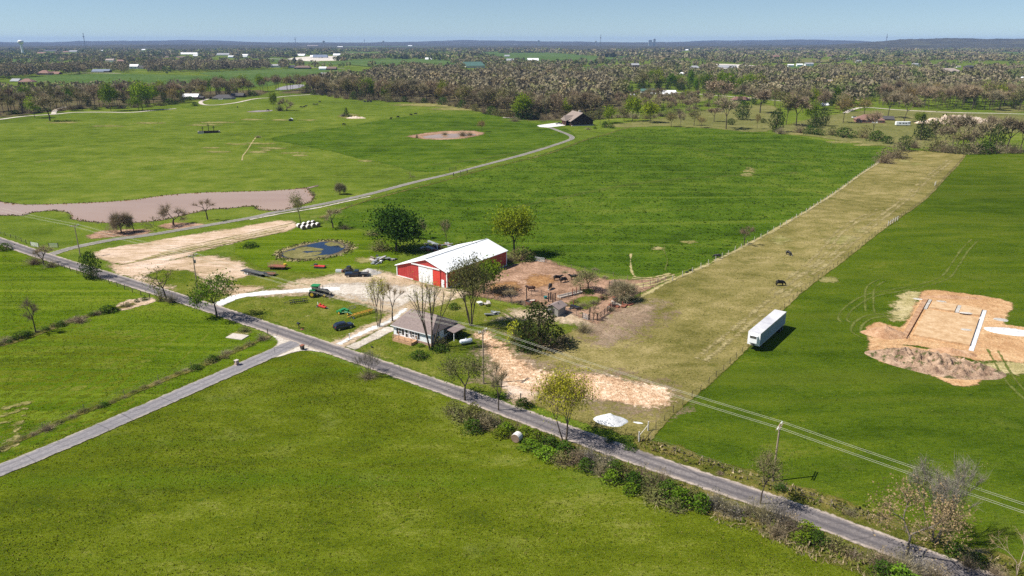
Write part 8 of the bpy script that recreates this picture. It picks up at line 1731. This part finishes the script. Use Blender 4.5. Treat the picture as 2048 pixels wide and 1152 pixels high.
tufts([RU(u, roadv(u) + 6.6) for u in range(-44, 64, 4)] + [RU(u, roadv(u) + 2.6) for u in range(60, -48, -6)], 9000, .5, VERGE, (.6, 1.3), seed=8)
tufts([RU(u, roadv(u) - 2.5) for u in range(-72, 62, 4)] + [RU(u, roadv(u) - 7.4) for u in range(60, -72, -6)], 13000, .55, VERGE + [(.10, .15, .012), (.12, .17, .015)], (.7, 1.5), seed=9)
# tall pale stalks on the field side of the hedge
DRY = [(.30, .235, .13), (.38, .30, .18), (.26, .20, .10), (.18, .17, .05)]
tufts([RU(u, roadv(u) - 6.2) for u in range(-36, 62, 4)] + [RU(u, roadv(u) - 9.0 + .8 * math.sin(u * .6)) for u in range(60, -38, -4)], 15000, .55, DRY, (.8, 1.4), lean=.8, seed=10, slim=.16)
# twiggy brush and loose leaves that knit the hedge together
HEDGEW = [RU(u, roadv(u) - 3.0) for u in range(-68, 60, 4)] + [RU(u, roadv(u) - 6.6) for u in range(58, -70, -6)]
tufts(HEDGEW, 7000, .62, [(.20, .16, .12), (.27, .225, .18), (.15, .115, .085)], (2.2, 4.2), name='undergrowth', lean=.9, seed=21, slim=.05)
tufts(HEDGEW, 5200, .30, [(.11, .16, .014), (.14, .18, .02), (.075, .11, .012), (.19, .18, .05)], (.5, 1.2), name='undergrowth', lean=.9, seed=22, slim=.5, zoff=.7)
# brambles on the pond bank and round the corral fences
SHORE_ = [(.20, .165, .08), (.26, .21, .11), (.10, .13, .02)]
for pl, n, sd in ((POND, 1500, 11), (RP, 700, 12)):
    w = np.array(GP(pl)); c = w.mean(0); rng = np.random.default_rng(sd)
    i = rng.integers(0, len(w), n); tt = rng.random(n)[:, None]; Q = w[i] * (1 - tt) + w[(i + 1) % len(w)] * tt + rng.normal(0, .7, (n, 2)); sgn = np.array([1.0])
    k = n; a = rng.uniform(0, 6.283, k); s = rng.uniform(.12, .42, k); z = hgt(Q[:, 0], Q[:, 1]) + .08
    V = np.stack([np.stack([Q[:, 0] - np.cos(a) * s, Q[:, 1] - np.sin(a) * s, z], 1), np.stack([Q[:, 0] + np.cos(a) * s, Q[:, 1] + np.sin(a) * s, z], 1), np.stack([Q[:, 0], Q[:, 1], z + s * 1.1], 1)], 1).reshape(-1, 3)
    tag(link('reeds', np_mesh('reeds', V, np.arange(k * 3).reshape(-1, 3), [m_tint], colors=np.repeat(np.array(SHORE_)[rng.integers(0, 3, k)], 3, 0))), kind='stuff')
# ------------------------------------------------------------------ haze
def build_haze():
    t = NT('haze air'); v = t.n('ShaderNodeVolumePrincipled'); v.inputs['Color'].default_value = (.40, .58, 1.0, 1); v.inputs['Density'].default_value = HAZE_D
    v.inputs['Anisotropy'].default_value = 0.0
    t.t.links.new(v.outputs[0], t.out.inputs[1])
    b = MB(); x, y0, y1, z0, z1 = 15100, -1250, 16600, -6.0, HAZE_TOP
    b.box((0, (y0 + y1) / 2, (z0 + z1) / 2), (2 * x, y1 - y0, z1 - z0))
    tag(b.build('haze', t.m), kind='stuff')
HAZE_D, HAZE_TOP = 4.6e-5, 130.0
build_haze()
